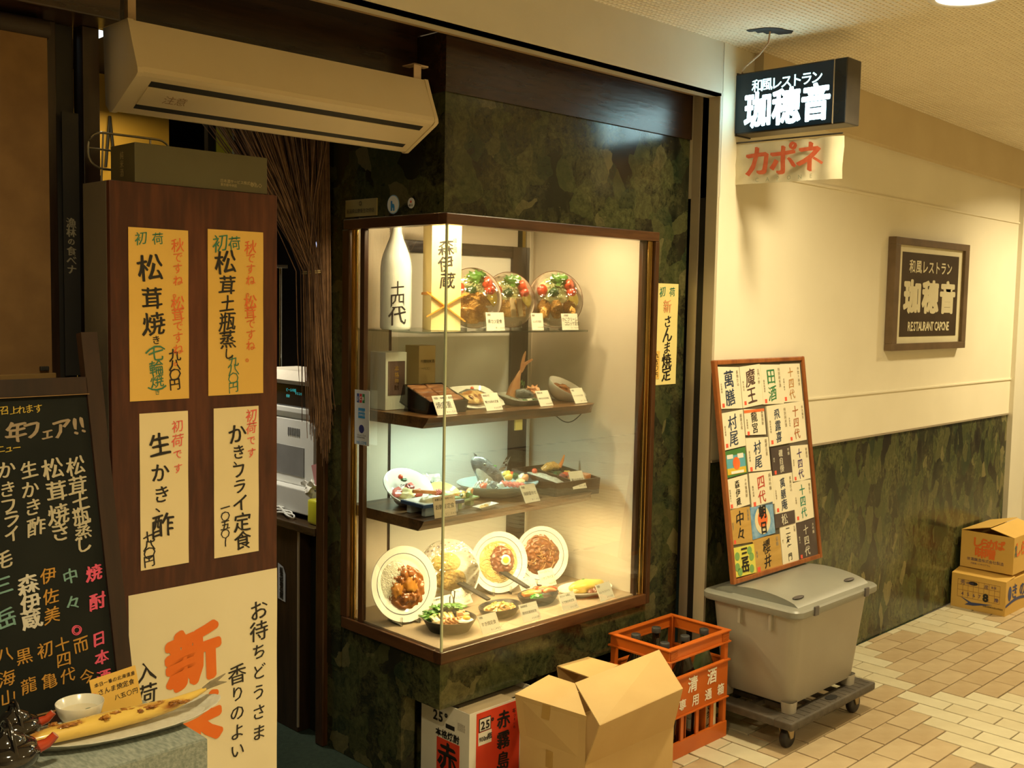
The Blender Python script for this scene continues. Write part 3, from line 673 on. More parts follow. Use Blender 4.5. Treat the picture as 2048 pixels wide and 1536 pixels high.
# two handled pans
def hpan(label, base, yaw, fill):
    t = pan('skillet', label, base, yaw, .072, .052, .030); t.scale = (1.24, 1.15, 1.15)
    Lc(MB().prism([(-.008, .045), (.008, .045), (.011, .13), (.013, .165), (-.013, .165), (-.011, .13)], (0, .005), Matrix.Translation((0, 0, .024)) @ Matrix.Rotation(.28, 4, 'X')), 'handle', IRON, t)
    return t
t = hpan('iron skillet of glossy fried udon noodles behind the front row of cards', (2.565, 2.618, Z0), 8, 0)
Lc(MB().heap(0, 0, .008, .060, .042, .014, .3, 60, 2), 'noodle_bed', PASTA, t, smooth=True)
noodle(t, 'noodles', F_('udon', (.58, .33, .11), (.70, .46, .19)), 0, 0, .014, .062, .045, 40, .0036, .018, 9, arc=3)
noodle(t, 'vegetable_strips', F_('leek_green', (.30, .32, .06), (.4, .4, .1)), 0, 0, .022, .05, .036, 6, .004, .014, 4, arc=1)
t = hpan('iron skillet of red prawns carrot and green pepper', (2.778, 2.635, Z0), 4, 0)
Lc(MB().heap(0, 0, .008, .060, .042, .008, .3, 60, 2), 'sauce', MEATS, t, smooth=True)
for i, (x, y, a, L_) in enumerate([(-.02, .022, .1, .055), (-.035, .006, -.4, .04), (-.01, .006, -.3, .042)]):
    Lc(MB().box((-L_/2, -.008, -.006), (L_/2, .008, .006), .003, Matrix.Translation((x, y, .032)) @ Matrix.Rotation(a, 4, 'Z')), 'carrot_stick' if i != 2 else 'potato_wedge', CARR if i != 2 else TAU, t, smooth=True)
Lc(MB().blob((-.030, -.022, .030), (.020, .013, .009), .4, 2, 3, 5, rot=-.4), 'green_pepper', F_('pepper_green', (.03, .26, .03), (.08, .36, .05), scale=10), t, smooth=True)
for i, (x, y, a) in enumerate([(.022, .020, -.1), (.036, .006, -.3), (.018, -.008, -.5), (.034, -.020, -.4), (.052, -.010, -.2)]):
    M = Matrix.Translation((x, y, .033)) @ Matrix.Rotation(a, 4, 'Z')
    Lc(MB().tube([(-.022+.006*k, .006*math.sin(k*.5), .003*math.sin(k*.45)) for k in range(8)], [.005, .0075, .008, .0082, .0075, .0065, .005, .0025], 9, M), 'prawn', SALM if i % 2 else TOM, t, smooth=True)
# omelette plate lying
t = dish('omelette_plate', 'oval flowered plate of omelette rice with brown sauce at the right front', 'plate of food', (3.000, 2.603, Z0), -8, group='sample dishes')
plate(t, .095, sx=1.0, sy=.85, well=.68); t.scale = (1.22, 1.0, 1.15)
M_ = Matrix.Rotation(.0, 4, 'Z')
Lc(MB().blob((.010, .004, .022), (.066, .032, .022), .12, 1.5, 3, 2), 'omelette', EGGO, t, smooth=True)
Lc(MB().heap(.026, -.034, .010, .036, .024, .014, .8, 90, 3), 'brown_sauce', MEATS, t, smooth=True)
for i in range(6): Lc(MB().box((-.018, -.0035, -.003), (.018, .0035, .003), .001, Matrix.Translation((-.058+.004*i, .0+.006*i-.02, .018+.002*(i % 2))) @ Matrix.Rotation(.6+.3*i, 4, 'Z')), 'fried_potato', TAU, t)
Lc(MB().blob((-.004, .006, .045), (.006, .005, .003), .5, 3, 2, 1), 'parsley', LEAF, t, smooth=True)
# cards of the bottom deck
cd = lambda s_: [(s_, -.36 if len(s_) < 5 else -.42, .50, .27 if len(s_) < 6 else .235)]
def ccard(base, small, big, price, label, yaw=0, **k):
    wd = k.get('wd', .078); n = max(1, len(big)); sz = min(.34, .86/n*wd/.058*.95)
    L_ = [(small, -.38, .86, .13), (big, -.5+.07+.5*sz*.058/wd, .50, sz), (price, .02, .14, .12)]
    return card(base, L_, yaw, label=label, **k)
ccard((2.408, 2.492, .5), '特製', 'すき焼定食', '￥1,050円', 'price card reading sukiyaki set right of the corner pan')
ccard((2.602, 2.492, .5), '新鮮野菜', '豚肉生姜焼定食', '￥880円', 'price card in front of the noodle skillet', -2)
ccard((2.800, 2.492, .5), 'ボリューム満点', 'すき焼き丼定食', '￥930円', 'price card in front of the prawn skillet', 2)
ccard((3.000, 2.490, .5), '特製', 'オムライスハヤシ', '￥930円', 'price card in front of the omelette plate', 3)
ccard((2.832, 2.722, .5), 'ミートソース', 'スパゲッティー', '￥880円', 'price card leaning before the spaghetti plate', 4, wd=.085, ht_=.062)
ccard((2.930, 2.720, .515), 'マッシュルーム', 'ハヤシライス', '￥880円', 'price card propped against the brown stew plate', 4, wd=.078, ht_=.062, lean=24)
ccard((2.420, 2.735, .506), 'お飲物付', 'カツカレー', '￥930円', 'price card leaning between curry plate and pilaf plate', -2, wd=.082)
ccard((2.517, 2.745, .516), 'サラダ付', 'ドライカレー', '￥880円', 'price card propped on the film-wrapped pilaf plate', 10, wd=.085)

# ------------------------------------------------------------------ lower wooden shelf
Z3 = .886
t = dish('donburi_bowl', 'white flared bowl tipped forward with tuna and yellow yam at the far left', 'bowl of food', (2.325, 2.865, Z3+.012), -8, group='sample dishes')
t.rotation_euler = (.62, 0, -.15); ROOTM[t.name] = Matrix.Translation(t.location) @ Euler(t.rotation_euler).to_matrix().to_4x4()
Lc(MB().lathe([(0, .022), (.030, .023), (.060, .040), (.086, .068), (.090, .069), (.091, .066), (.062, .034), (.036, .016), (.034, 0), (.030, 0), (.029, .014), (0, .014)], 48), 'bowl', PORC, t, smooth=True, sharp=60)
Lc(MB().heap(-.006, -.014, .028, .045, .034, .014, .3, 50, 4), 'rice_bed', RICE, t, smooth=True)
for i, (x, y) in enumerate([(-.044, -.010), (.036, -.020), (.022, .012), (-.034, .012)]): Lc(MB().box((x-.014, y-.012, .040), (x+.014, y+.012, .056), .003, Matrix.Rotation(.1*i, 4, 'Z')), 'tuna_cube', TUNA if i != 1 else TOM, t, smooth=True)
Lc(MB().blob((-.006, -.018, .050), (.026, .020, .016), .35, 2, 3, 4), 'grated_yam', F_('yam_yellow', (.78, .66, .26), (.85, .76, .42), scale=30), t, smooth=True)
noodle(t, 'seaweed_shreds', BLACK, -.004, .004, .062, .028, .014, 26, .0009, .008, 4, arc=.8)
Lc(MB().blob((-.008, .050, .066), .009, .05, 1, 2, 1), 'red_berry', TOM, t, smooth=True)
Lc(MB().blob((.0, .036, .064), (.011, .006, .003), .5, 3, 2, 1), 'leaf_garnish', DLEAF, t, smooth=True)
# sushi board (geta)
BLUE = mk('blue_lacquer', (.035, .065, .16), (.05, .085, .2), 10, .3)
t = dish('sashimi_board', 'blue-edged white rectangular dish of sashimi at the front left corner', 'plate of food', (2.312, 2.690, Z3), -2, group='sample dishes')
Lc(MB().box((-.088, -.062, .030), (.088, .062, .042), .002), 'tray', BLUE, t)
Lc(MB().box((-.083, -.057, .0415), (.083, .057, .0432)), 'tray_top', PORC, t)
Lc(MB().box((-.070, -.05, 0), (.070, -.030, .030), .002).box((-.070, .030, 0), (.070, .05, .030), .002), 'tray_foot', mk('foot_white', (.62, .66, .70)), t)
Lc(MB().box((.03, -.05, .043), (.088, .06, .048), .001), 'leaf_liner', F_('liner_green', (.16, .32, .12)), t)
Lc(MB().heap(-.025, -.022, .043, .042, .028, .018, .4, 60, 3), 'white_fish', F_('squid', (.74, .66, .36), (.82, .76, .5), scale=30), t, smooth=True)
Lc(MB().box((-.045, -.006, -.006), (.04, .006, .006), .003, Matrix.Translation((-.028, .006, .070)) @ Matrix.Rotation(-.25, 4, 'Z') @ Matrix.Rotation(.12, 4, 'Y')), 'crab_stick', SALM, t, smooth=True)
for i in range(4): Lc(MB().box((-.02, -.009, -.005), (.02, .009, .005), .003, Matrix.Translation((.022+.012*i, .018+.005*i, .058)) @ Matrix.Rotation(.9, 4, 'Z') @ Matrix.Rotation(.5, 4, 'X')), 'tuna_slice', TUNA, t, smooth=True)
Lc(MB().blob((.012, -.020, .052), (.016, .012, .006), .3, 2, 2, 4), 'pink_fish', F_('pink_fish', (.78, .45, .33), (.84, .6, .48), scale=30), t, smooth=True)
# yellow bowl of soup/gratin
t = dish('yellow_bowl', 'small yellow bowl of noodles behind the sashimi card', 'bowl of food', (2.462, 2.815, Z3+.004), 0, group='sample dishes')
t.rotation_euler = (.45, 0, -.1); ROOTM[t.name] = Matrix.Translation(t.location) @ Euler(t.rotation_euler).to_matrix().to_4x4()
Lc(MB().lathe([(0, .012), (.032, .014), (.058, .036), (.060, .037), (.061, .034), (.036, .008), (.03, 0), (0, 0)], 40), 'bowl', mk('yellow_glaze', (.72, .74, .22), (.78, .80, .3), 5, .15, coat=.5), t, smooth=True, sharp=60)
Lc(MB().heap(0, 0, .020, .050, .044, .012, .6, 90, 3), 'topping', F_('gratin', (.72, .44, .14), (.84, .66, .34), scale=90), t, smooth=True)
# green leaf plate
t = dish('tempura_dish', 'narrow green dish of yellow pepper and leaves beside the sashimi board', 'plate of food', (2.452, 2.690, Z3), 14, group='sample dishes')
Lc(MB().prism([(-.075, -.024), (.075, -.016), (.075, .022), (-.075, .03)], (.022, .028)).box((-.05, -.014, 0), (-.03, .02, .022)).box((.03, -.01, 0), (.05, .016, .022)), 'dish', mk('green_glaze', (.34, .46, .22), (.4, .52, .28), 5, .2), t)
for i, (x, mt_) in enumerate([(-.052, CARR), (-.034, EGGO), (-.012, TAU), (.006, EGGO), (.026, LEAF), (.05, SALM), (-.02, DLEAF)]): Lc(MB().blob((x, .004+.01*(i % 2)-.006, .038+.006*(i % 2)), (.016, .010, .011), .5, 3, 2, i), 'vegetable_piece', mt_, t, smooth=True)
# small sauce dish
t = dish('condiment_dish', 'tiny white dish of grated condiment on the front edge of the lower shelf', 'plate of food', (2.490, 2.622, Z3), 6, group='sample dishes')
Lc(MB().add([(-.05, -.022, .010), (.05, -.020, .014), (.055, .018, .014), (-.045, .02, .010), (-.035, -.012, .003), (.035, -.01, .003), (.035, .01, .003), (-.032, .01, .003), (-.03, -.014, 0), (.03, -.012, 0), (.03, .012, 0), (-.03, .012, 0)],
    [(0, 1, 5, 4), (1, 2, 6, 5), (2, 3, 7, 6), (3, 0, 4, 7), (4, 5, 6, 7), (0, 8, 9, 1), (1, 9, 10, 2), (2, 10, 11, 3), (3, 11, 8, 0), (8, 11, 10, 9)]), 'dish', PORC, t)
Lc(MB().heap(-.004, 0, .003, .028, .010, .010, .8, 120, 2), 'grated_condiment', F_('grated', (.74, .46, .12), (.86, .66, .3), scale=90), t, smooth=True)
# film scrap card behind bowl
t = ccard((2.500, 2.92, .886), 'お飲物', 'うに丼', '￥1,500円', 'film-wrapped price card standing behind the tipped bowl', -14, wd=.10, ht_=.075)
Lc(MB().heap(0, 0, .0, .055, .045, .012, 1.2, 50, 4, Matrix.Translation((0, -.003, .045)) @ Matrix.Rotation(PI/2, 4, 'X')), 'cling_film', FILM, t, smooth=True)
# big sashimi platter
t = dish('sashimi_platter', 'large pale blue platter of sashimi with a grey fish head on the lower shelf', 'plate of food', (2.712, 2.790, Z3), 0, group='sample dishes')
plate(t, .158, well=.6, h=.045, mat=mk('celadon', (.38, .50, .50), (.44, .56, .56), 6, .15, coat=.5), sy=.9)
M_ = Matrix.Translation((-.055, .01, .085)) @ Matrix.Rotation(2.75, 4, 'Z') @ Matrix.Rotation(-.80, 4, 'Y') @ Matrix.Scale(1.15, 4)
hd = MB().loft([(-.062, 0, 0, .030, .020), (-.035, 0, 0, .036, .024), (-.005, 0, .002, .034, .024), (.025, 0, .004, .030, .021), (.045, 0, .004, .023, .016), (.060, 0, .002, .013, .009), (.066, 0, .002, .004, .003)], 18, M_)
Lc(hd, 'fish_head', SKINF, t, smooth=True)
ro = MB()
Lc(MB().loft([(-.05, -.016, -.012, .022, .008), (-.02, -.020, -.012, .026, .008), (.01, -.016, -.010, .016, .006)], 12, M_), 'gill_cover', F_('gill_pale', (.40, .36, .26), (.5, .46, .36)), t, smooth=True)
Lc(MB().blob((.026, .017, .012), (.0055, .0045, .0055), .02, 1, 2, 0, M_), 'fish_eye', F_('eye_gold', (.35, .32, .2)), t, smooth=True)
Lc(MB().blob((.027, .020, .012), (.003, .003, .003), .02, 1, 2, 0, M_), 'fish_pupil', BLACK, t, smooth=True)
Lc(MB().loft([(-.055, .010, -.014, .018, .014), (-.02, .013, -.014, .022, .014), (.02, .010, -.010, .016, .011), (.045, .006, -.004, .008, .006)], 14, M_), 'pale_belly', F_('belly_pale', (.36, .34, .28), (.48, .46, .38)), t, smooth=True)
Lc(MB().prism([(.05, .004), (.075, .016), (.060, .018)], (-.002, .002), M_, axis='Y'), 'fish_jaw', SKINF, t)
noodle(t, 'daikon_shreds', DAIK, -.075, -.01, .018, .055, .05, 60, .0012, .05, 2, arc=1.4)
noodle(t, 'daikon_shreds', F_('green_shreds', (.30, .42, .12), (.45, .55, .22)), .0, .045, .018, .05, .045, 50, .0013, .075, 6, arc=1.2)
for i, (x, y, z) in enumerate([(-.02, .03, .085), (0, .02, .070), (.01, .04, .095), (-.01, .05, .10), (.02, .03, .06), (-.005, .005, .05)]): Lc(MB().blob((x, y, z), (.016, .012, .006), .6, 3, 2, i), 'perilla_leaf', LEAF, t, smooth=True)
for i in range(6): Lc(MB().box((-.026, -.010, -.006), (.026, .010, .006), .004, Matrix.Translation((-.028+.014*i, -.062-.006*i, .050-.002*i)) @ Matrix.Rotation(.9, 4, 'Z') @ Matrix.Rotation(.55, 4, 'X')), 'tuna_slice', TUNA, t, smooth=True)
for i in range(4): Lc(MB().box((-.02, -.009, -.004), (.02, .009, .004), .003, Matrix.Translation((.055+.012*i, -.052+.004*i, .046)) @ Matrix.Rotation(.7, 4, 'Z') @ Matrix.Rotation(.5, 4, 'X')), 'yellowtail_slice', F_('yellowtail', (.72, .55, .24), (.8, .66, .36), scale=30), t, smooth=True)
for i, (x, y, z, mt_) in enumerate([(.045, .0, .07, EGGO), (.035, -.02, .062, EGGO), (.078, .012, .062, TOM), (.092, -.002, .058, DLEAF), (.105, -.018, .055, DAIK), (.112, -.03, .052, SALM), (-.058, -.075, .048, F_('squid2', (.66, .66, .56), (.78, .78, .7))), (-.07, -.05, .05, SKINF), (.06, .02, .066, DAIK), (-.10, -.03, .045, TOM)]): Lc(MB().blob((x, y, z), (.016, .012, .012), .4, 3, 2, i), 'sashimi_garnish', mt_, t, smooth=True)
Lc(MB().add([(.03, .03, .08), (.05, .035, .09), (.062, .05, .088), (.13, .08, .125), (.10, .055, .105), (.15, .085, .118), (.09, .045, .09), (.06, .03, .078)], [(0, 1, 7), (1, 2, 6, 7), (2, 3, 4, 6), (4, 5, 6)]), 'cling_film', FILM, t)
# bento box
t = dish('bento_box', 'black lacquer bento box with rice and a fried prawn, right end of lower shelf', 'box of food', (2.96, 2.735, Z3), -3, group='sample dishes')
t.rotation_euler = (.10, 0, -.05); ROOTM[t.name] = Matrix.Translation(t.location) @ Euler(t.rotation_euler).to_matrix().to_4x4()
BR = mk('brown_lacquer', (.035, .014, .008), (.05, .022, .012), 10, .2, coat=.4)
a, b, h = .115, .125, .062
Lc(MB().box((-a, -b, 0), (a, -b+.007, h), .001).box((-a, b-.007, 0), (a, b, h), .001).box((-a, -b+.007, 0), (-a+.007, b-.007, h), .001).box((a-.007, -b+.007, 0), (a, b-.007, h), .001), 'wall', BR, t)
Lc(MB().box((-a, -b, 0), (a, b, .005)), 'base', BR, t)
Lc(MB().box((-.003, -b+.007, 0), (.003, b-.007, h-.008)), 'divider', BR, t)
Lc(MB().heap(-.058, 0, .020, .050, .115, .036, .2, 90, 3, flat=.25), 'rice', RICE, t, smooth=True, kind='stuff')
Lc(MB().blob((-.060, .055, .062), .011, .05, 1, 2, 1), 'pickled_plum', TOM, t, smooth=True)
Lc(MB().heap(.056, .0, .010, .050, .115, .034, .3, 40, 5, flat=.2), 'lettuce_bed', DLEAF, t, smooth=True)
Lc(MB().tube([(.01, .085, .05), (.028, .072, .066), (.045, .060, .072), (.062, .046, .066)], [.012, .018, .017, .010], 12), 'fried_prawn', FRY, t, smooth=True)
Lc(MB().tube([(.062, .046, .066), (.078, .048, .088), (.090, .052, .112)], [.009, .006, .003], 8), 'prawn_tail', CARR, t, smooth=True)
for i, (x, y, mt_) in enumerate([(.03, .02, DLEAF), (.05, .0, TOM), (.07, .01, EGGO), (.02, -.02, F_('shiso', (.25, .05, .06), (.4, .12, .1))), (.045, -.035, F_('shiso', (.2, .05, .05))), (.03, -.06, CARR), (.07, -.04, DAIK), (.02, -.095, F_('fishcake', (.85, .7, .4))), (.06, -.08, LEAF)]): Lc(MB().blob((x, y, .050), (.018, .013, .011), .4, 3, 2, i), 'side_dish', mt_, t, smooth=True)
Lc(MB().prism([(.06, -.10), (.105, -.085), (.085, -.04)], (.048, .068)), 'salmon_piece', SALM, t)
# cards
ccard((2.292, 2.600, .886), '新鮮な魚・味噌汁付', 'お刺身定食', '￥1,200円', 'price card reading sashimi set at the glass corner of the lower shelf', 0, wd=.088, ht_=.064, lean=10, mat=mk('card_tan', (.76, .62, .42), (.8, .66, .46), 20, .5))
ccard((2.700, 2.596, .886), '特選', '海鮮盛合せ', '￥1,900円', 'price card in front of the big sashimi platter', 4, wd=.074, ht_=.062)
ccard((2.955, 2.600, .905), '', '幕の内弁当', '￥1,800円', 'price card leaning on the front of the bento box', -8, wd=.062, ht_=.064)

# ------------------------------------------------------------------ upper wooden shelf
Z2 = 1.221
t = thing('carton', 'tall white drinks carton with a dark label panel on the upper wooden shelf', 'carton', (2.295, 2.85, Z2), group=None)
MB().box((2.222, 2.835, Z2), (2.312, 2.92, Z2+.195), .001).build('box_body', mk('carton_white', (.66, .66, .58), (.70, .70, .62), 8, .6), t)
MB().box((2.232, 2.8335, Z2+.05), (2.304, 2.8355, Z2+.165)).build('dark_label', mk('label_brown', (.09, .05, .04), (.14, .08, .06), 8, .5), t)
write('gold_lettering', t, BRASS, vt('本格焼酎', 2.268, Z2+.14, .020), (0, 2.8333, 0), (1, 0, 0), (0, 0, 1), hand=1)
t = thing('carton', 'small tan carton standing behind the black box of sliced meat', 'carton', (2.43, 2.87, Z2))
MB().box((2.375, 2.845, Z2), (2.450, 2.92, Z2+.215), .001).build('box_body', mk('carton_tan', (.58, .42, .18), (.62, .46, .22), 8, .6), t)
write('printed_text', t, INK, ht('吟醸純米酒', 2.388, Z2+.16, .012)+ht('一八〇〇', 2.39, Z2+.135, .009), (0, 2.8445, 0), (1, 0, 0), (0, 0, 1))
# unaju box
t = dish('lacquer_box', 'black lacquer box of grilled meat slices tipped forward on the upper wooden shelf', 'box of food', (2.345, 2.738, Z2+.002), -4, group='sample dishes')
t.rotation_euler = (.32, 0, -.05); ROOTM[t.name] = Matrix.Translation(t.location) @ Euler(t.rotation_euler).to_matrix().to_4x4()
a, b, h = .082, .078, .066
for (q0, q1) in (((-a, -b, 0), (a, -b+.006, h)), ((-a, b-.006, 0), (a, b, h)), ((-a, -b+.006, 0), (-a+.006, b-.006, h)), ((a-.006, -b+.006, 0), (a, b-.006, h))): Lc(MB().box(q0, q1, .001), 'wall', LACQ, t)
Lc(MB().box((-a, -b, 0), (a, b, .006)), 'base', LACQ, t)
for j in range(2):
    for i in range(4):
        Lc(MB().box((-.036, -.016, -.006), (.036, .016, .006), .005, Matrix.Translation((-.038+.076*j, .052-.034*i, .060+.002*(i % 2))) @ Matrix.Rotation(.06*(i-1), 4, 'Z') @ Matrix.Rotation(.12, 4, 'X')), 'meat_slice', UNI, t, smooth=True)
Lc(MB().box((-.052, -.05, 0), (-.046, .05, .05)).box((.046, -.05, 0), (.052, .05, .05)) if False else MB().box((-.07, .04, -.045), (.07, .06, 0)), 'prop_block', LACQ, t)
# mackerel plate
t = dish('mackerel_plate', 'white square plate with a grilled mackerel fillet on the upper wooden shelf', 'plate of food', (2.570, 2.770, Z2+.018), 2, group='sample dishes')
t.rotation_euler = (.50, 0, .05); ROOTM[t.name] = Matrix.Translation(t.location) @ Euler(t.rotation_euler).to_matrix().to_4x4()
def sq_plate(t, a, b, h, mt, lip=.018):
    o_ = []; n = 24
    def ring(sa, sb, z, p=5):
        r_ = []
        for i in range(n):
            q = 2*PI*i/n; c, s = math.cos(q), math.sin(q); d = (abs(c)**p+abs(s)**p)**(-1/p); r_.append((sa*c*d, sb*s*d, z))
        return r_
    R_ = [ring(a-lip, b-lip, .004), ring(a, b, h), ring(a+.001, b+.001, h-.002), ring(a-lip+.002, b-lip+.002, 0)]
    v = [p for r_ in R_ for p in r_]; f = []
    for k in range(3):
        for i in range(n): f.append((k*n+i, k*n+(i+1) % n, (k+1)*n+(i+1) % n, (k+1)*n+i))
    f.append(tuple(range(n))); f.append(tuple(3*n+i for i in range(n-1, -1, -1)))
    return Lc(MB().add(v, f), 'plate', mt, t, smooth=True, sharp=50)
sq_plate(t, .105, .070, .020, PORC)
Lc(MB().loft([(-.070, .004, .014, .006, .014), (-.055, .002, .017, .012, .032), (-.02, 0, .019, .015, .040), (.02, 0, .019, .014, .036), (.052, -.004, .016, .010, .026), (.080, -.010, .012, .006, .012)], 18), 'mackerel_fillet', GRILL, t, smooth=True)
Lc(MB().loft([(-.060, .022, .018, .008, .010), (-.02, .030, .022, .009, .012), (.03, .026, .021, .008, .010), (.07, .008, .015, .005, .006)], 12), 'dark_skin', SKINF, t, smooth=True)
for i in range(4): Lc(MB().blob((-.046+.024*i, -.014+.004*(i % 2), .032), (.007, .010, .0025), .4, 3, 2, i), 'scorch_mark', F_('scorch', (.18, .06, .015), (.3, .1, .03)), t, smooth=True)
Lc(MB().blob((.012, .042, .026), .007, .05, 1, 2, 1), 'pickled_plum', TOM, t, smooth=True)
Lc(MB().box((-.08, .03, -.050), (.08, .036, 0)), 'prop', ACRY, t)
# horse mackerel tataki
t = dish('tataki_plate', 'dark-edged plate of chopped horse mackerel with its tail standing up', 'plate of food', (2.780, 2.740, Z2), 4, group='sample dishes')
t.rotation_euler = (.16, 0, .05); ROOTM[t.name] = Matrix.Translation(t.location) @ Euler(t.rotation_euler).to_matrix().to_4x4()
sq_plate(t, .092, .066, .030, mk('grey_stoneware', (.30, .30, .27), (.4, .4, .36), 20, .3), .02)
Lc(MB().loft([(-.01, 0, 0, .030, .020), (.03, 0, .004, .024, .016), (.065, 0, .006, .012, .008), (.09, 0, .006, .005, .004)], 16, Matrix.Translation((-.045, .01, .035)) @ Matrix.Rotation(-1.25, 4, 'Y')), 'fish_body', FISHO, t, smooth=True)
Lc(MB().prism([(-.006, 0), (.006, 0), (.020, .03), (.050, .052), (.046, .056), (.012, .040), (.006, .036), (.004, .072), (.0, .080), (-.008, .060), (-.010, .03)], (-.0015, .0015), Matrix.Translation((-.016, .012, .115)) @ Matrix.Rotation(.12, 4, 'Y'), axis='Y'), 'fish_tail', FISHO, t)
Lc(MB().loft([(-.03, 0, 0, .014, .012), (0, 0, .002, .020, .016), (.025, 0, 0, .015, .012), (.042, 0, -.004, .005, .004)], 14, Matrix.Translation((-.025, -.020, .042)) @ Matrix.Rotation(-.5, 4, 'Z')), 'fish_head', SKINF, t, smooth=True)
noodle(t, 'daikon_shreds', DAIK, .0, .015, .012, .04, .03, 36, .0011, .04, 3, arc=1.4)
noodle(t, 'green_shreds', F_('chive', (.08, .24, .05), (.2, .4, .1)), .008, .020, .03, .028, .02, 24, .001, .055, 5, arc=.8)
Lc(MB().blob((.042, -.010, .045), (.026, .022, .022), .5, 3, 3, 4), 'chopped_fish', F_('chopped_fish', (.68, .25, .10), (.82, .48, .28), scale=70), t, smooth=True)
for i, (x, y) in enumerate([(-.01, -.04), (.012, -.045), (-.04, -.045)]): Lc(MB().blob((x, y, .024), (.013, .008, .005), .5, 3, 2, i), 'garnish', DLEAF if i else DAIK, t, smooth=True)
# beef stew bowl
t = dish('stew_bowl', 'oval white bowl of beef stew at the right of the upper wooden shelf', 'bowl of food', (3.012, 2.760, Z2+.006), -6, group='sample dishes')
t.rotation_euler = (.50, .26, -.10); ROOTM[t.name] = Matrix.Translation(t.location) @ Euler(t.rotation_euler).to_matrix().to_4x4()
Lc(MB().lathe([(0, .008), (.040, .010), (.066, .030), (.076, .054), (.079, .055), (.080, .051), (.070, .024), (.046, 0), (0, 0)], 44, sx=1.08, sy=.86), 'bowl', PORC, t, smooth=True, sharp=60)
Lc(MB().heap(0, 0, .034, .068, .053, .010, .9, 80, 3), 'stew', STEWC, t, smooth=True)
Lc(MB().blob((-.01, .006, .046), (.022, .012, .010), .3, 2, 2, 4), 'beef_piece', CURRY, t, smooth=True)
Lc(MB().blob((.030, -.012, .046), (.010, .013, .010), .2, 2, 2, 4), 'potato_piece', EGGO, t, smooth=True)
# cards
ccard((2.305, 2.612, 1.221), '特製 味噌汁・香物付', '焼肉重', '￥1,200円', 'price card leaning on the black food box of the upper wooden shelf', 0, wd=.080, ht_=.064)
ccard((2.530, 2.622, 1.221), '味噌汁付', '鯖さば焼き定食', '￥880円', 'price card in front of the grilled mackerel plate', 4, wd=.076, ht_=.060)
ccard((2.790, 2.622, 1.221), '新鮮な魚', '鯵のたたき定食', '￥980円', 'price card in front of the plate with the standing fish tail', 4, wd=.066, ht_=.056)
ccard((2.972, 2.618, 1.222), '特製', 'ビーフシチュー定食', '￥1,500円', 'price card in front of the beef stew bowl', 6, wd=.070, ht_=.056)

# ------------------------------------------------------------------ top glass shelf
Z1 = 1.4935
t = thing('sake_bottle', 'tall white sake bottle with black brush lettering on the glass shelf', 'bottle', (2.252, 2.822, Z1))
bx, by = 2.252, 2.822; Tb = Matrix.Translation((bx, by, Z1))
prof = [(0, 0), (.046, 0), (.051, .004), (.0525, .012), (.0525, .205), (.050, .228), (.044, .252), (.034, .278), (.025, .300), (.0185, .325), (.0155, .355), (.0150, .372), (0, .372)]
MB().lathe(prof, 48, Tb).build('glass_body', mk('milk_glass', (.78, .80, .72), (.82, .84, .76), 4, .12, coat=.6), t, True, sharp=70)
MB().lathe([(0, .395), (.0165, .395), (.0175, .390), (.0175, .362), (.0150, .358), (0, .358)], 28, Tb).build('cap', PORC, t, True)
MB().tube([(bx+.0175*math.cos(a), by+.0175*math.sin(a), Z1+.356) for a in [k*2*PI/20 for k in range(20)]], .0012, 6, closed=True).build('neck_cord', INK, t)
# brush characters bent round the bottle
ink = MB()
for ch, zc_, sz in (('十', .138, .044), ('四', .096, .050), ('代', .045, .060)): ink.add(*bent(ch, bx, by, .0530, Z1+zc_, sz, math.radians(-122), .10))
ink.build('brush_lettering', INK, t)
t = thing('presentation_box', 'tall cream presentation box with black brush lettering and an orange cord', 'box', (2.385, 2.745, Z1))
BXY = Matrix.Translation((2.388, 2.745, Z1)) @ Matrix.Rotation(-.42, 4, 'Z')
MB().box((-.052, -.052, 0), (.052, .052, .375), .001, BXY).build('box_body', mk('presentation_cream', (.84, .66, .30), (.88, .72, .36), 6, .5), t)
GOLD = mk('gold_print', (.80, .55, .12)); ORC = mk('orange_cord', (.82, .33, .04), (.88, .40, .07), 30, .4)
O_ = BXY @ Vector((0, -.0525, 0)); U_ = BXY.to_3x3() @ Vector((1, 0, 0))
write('brush_lettering', t, INK, [('森', -.002, .276, .054), ('伊', -.002, .222, .056), ('蔵', .004, .166, .060)], O_, U_, (0, 0, 1), .0006, .015, 1, .15)
write('gold_lettering', t, GOLD, vt('極上酒', .028, .300, .015), O_, U_, (0, 0, 1))
cr = MB()
cr.box((-.085, -.003, -.002), (.082, .003, .002), 0, BXY @ Matrix.Translation((-.0, -.056, .078)) @ Matrix.Rotation(.62, 4, 'Y'))
cr.box((-.080, -.003, -.002), (.078, .003, .002), 0, BXY @ Matrix.Translation((-.0, -.0575, .085)) @ Matrix.Rotation(-.52, 4, 'Y'))
cr.box((-.0555, -.058, .118), (-.0525, .055, .126), 0, BXY); cr.build('orange_cord', ORC, t)
for zc in (): pass
MB().box((-.054, -.058, .118), (-.052, .052, .127), 0, BXY).build('side_cord', ORC, t)
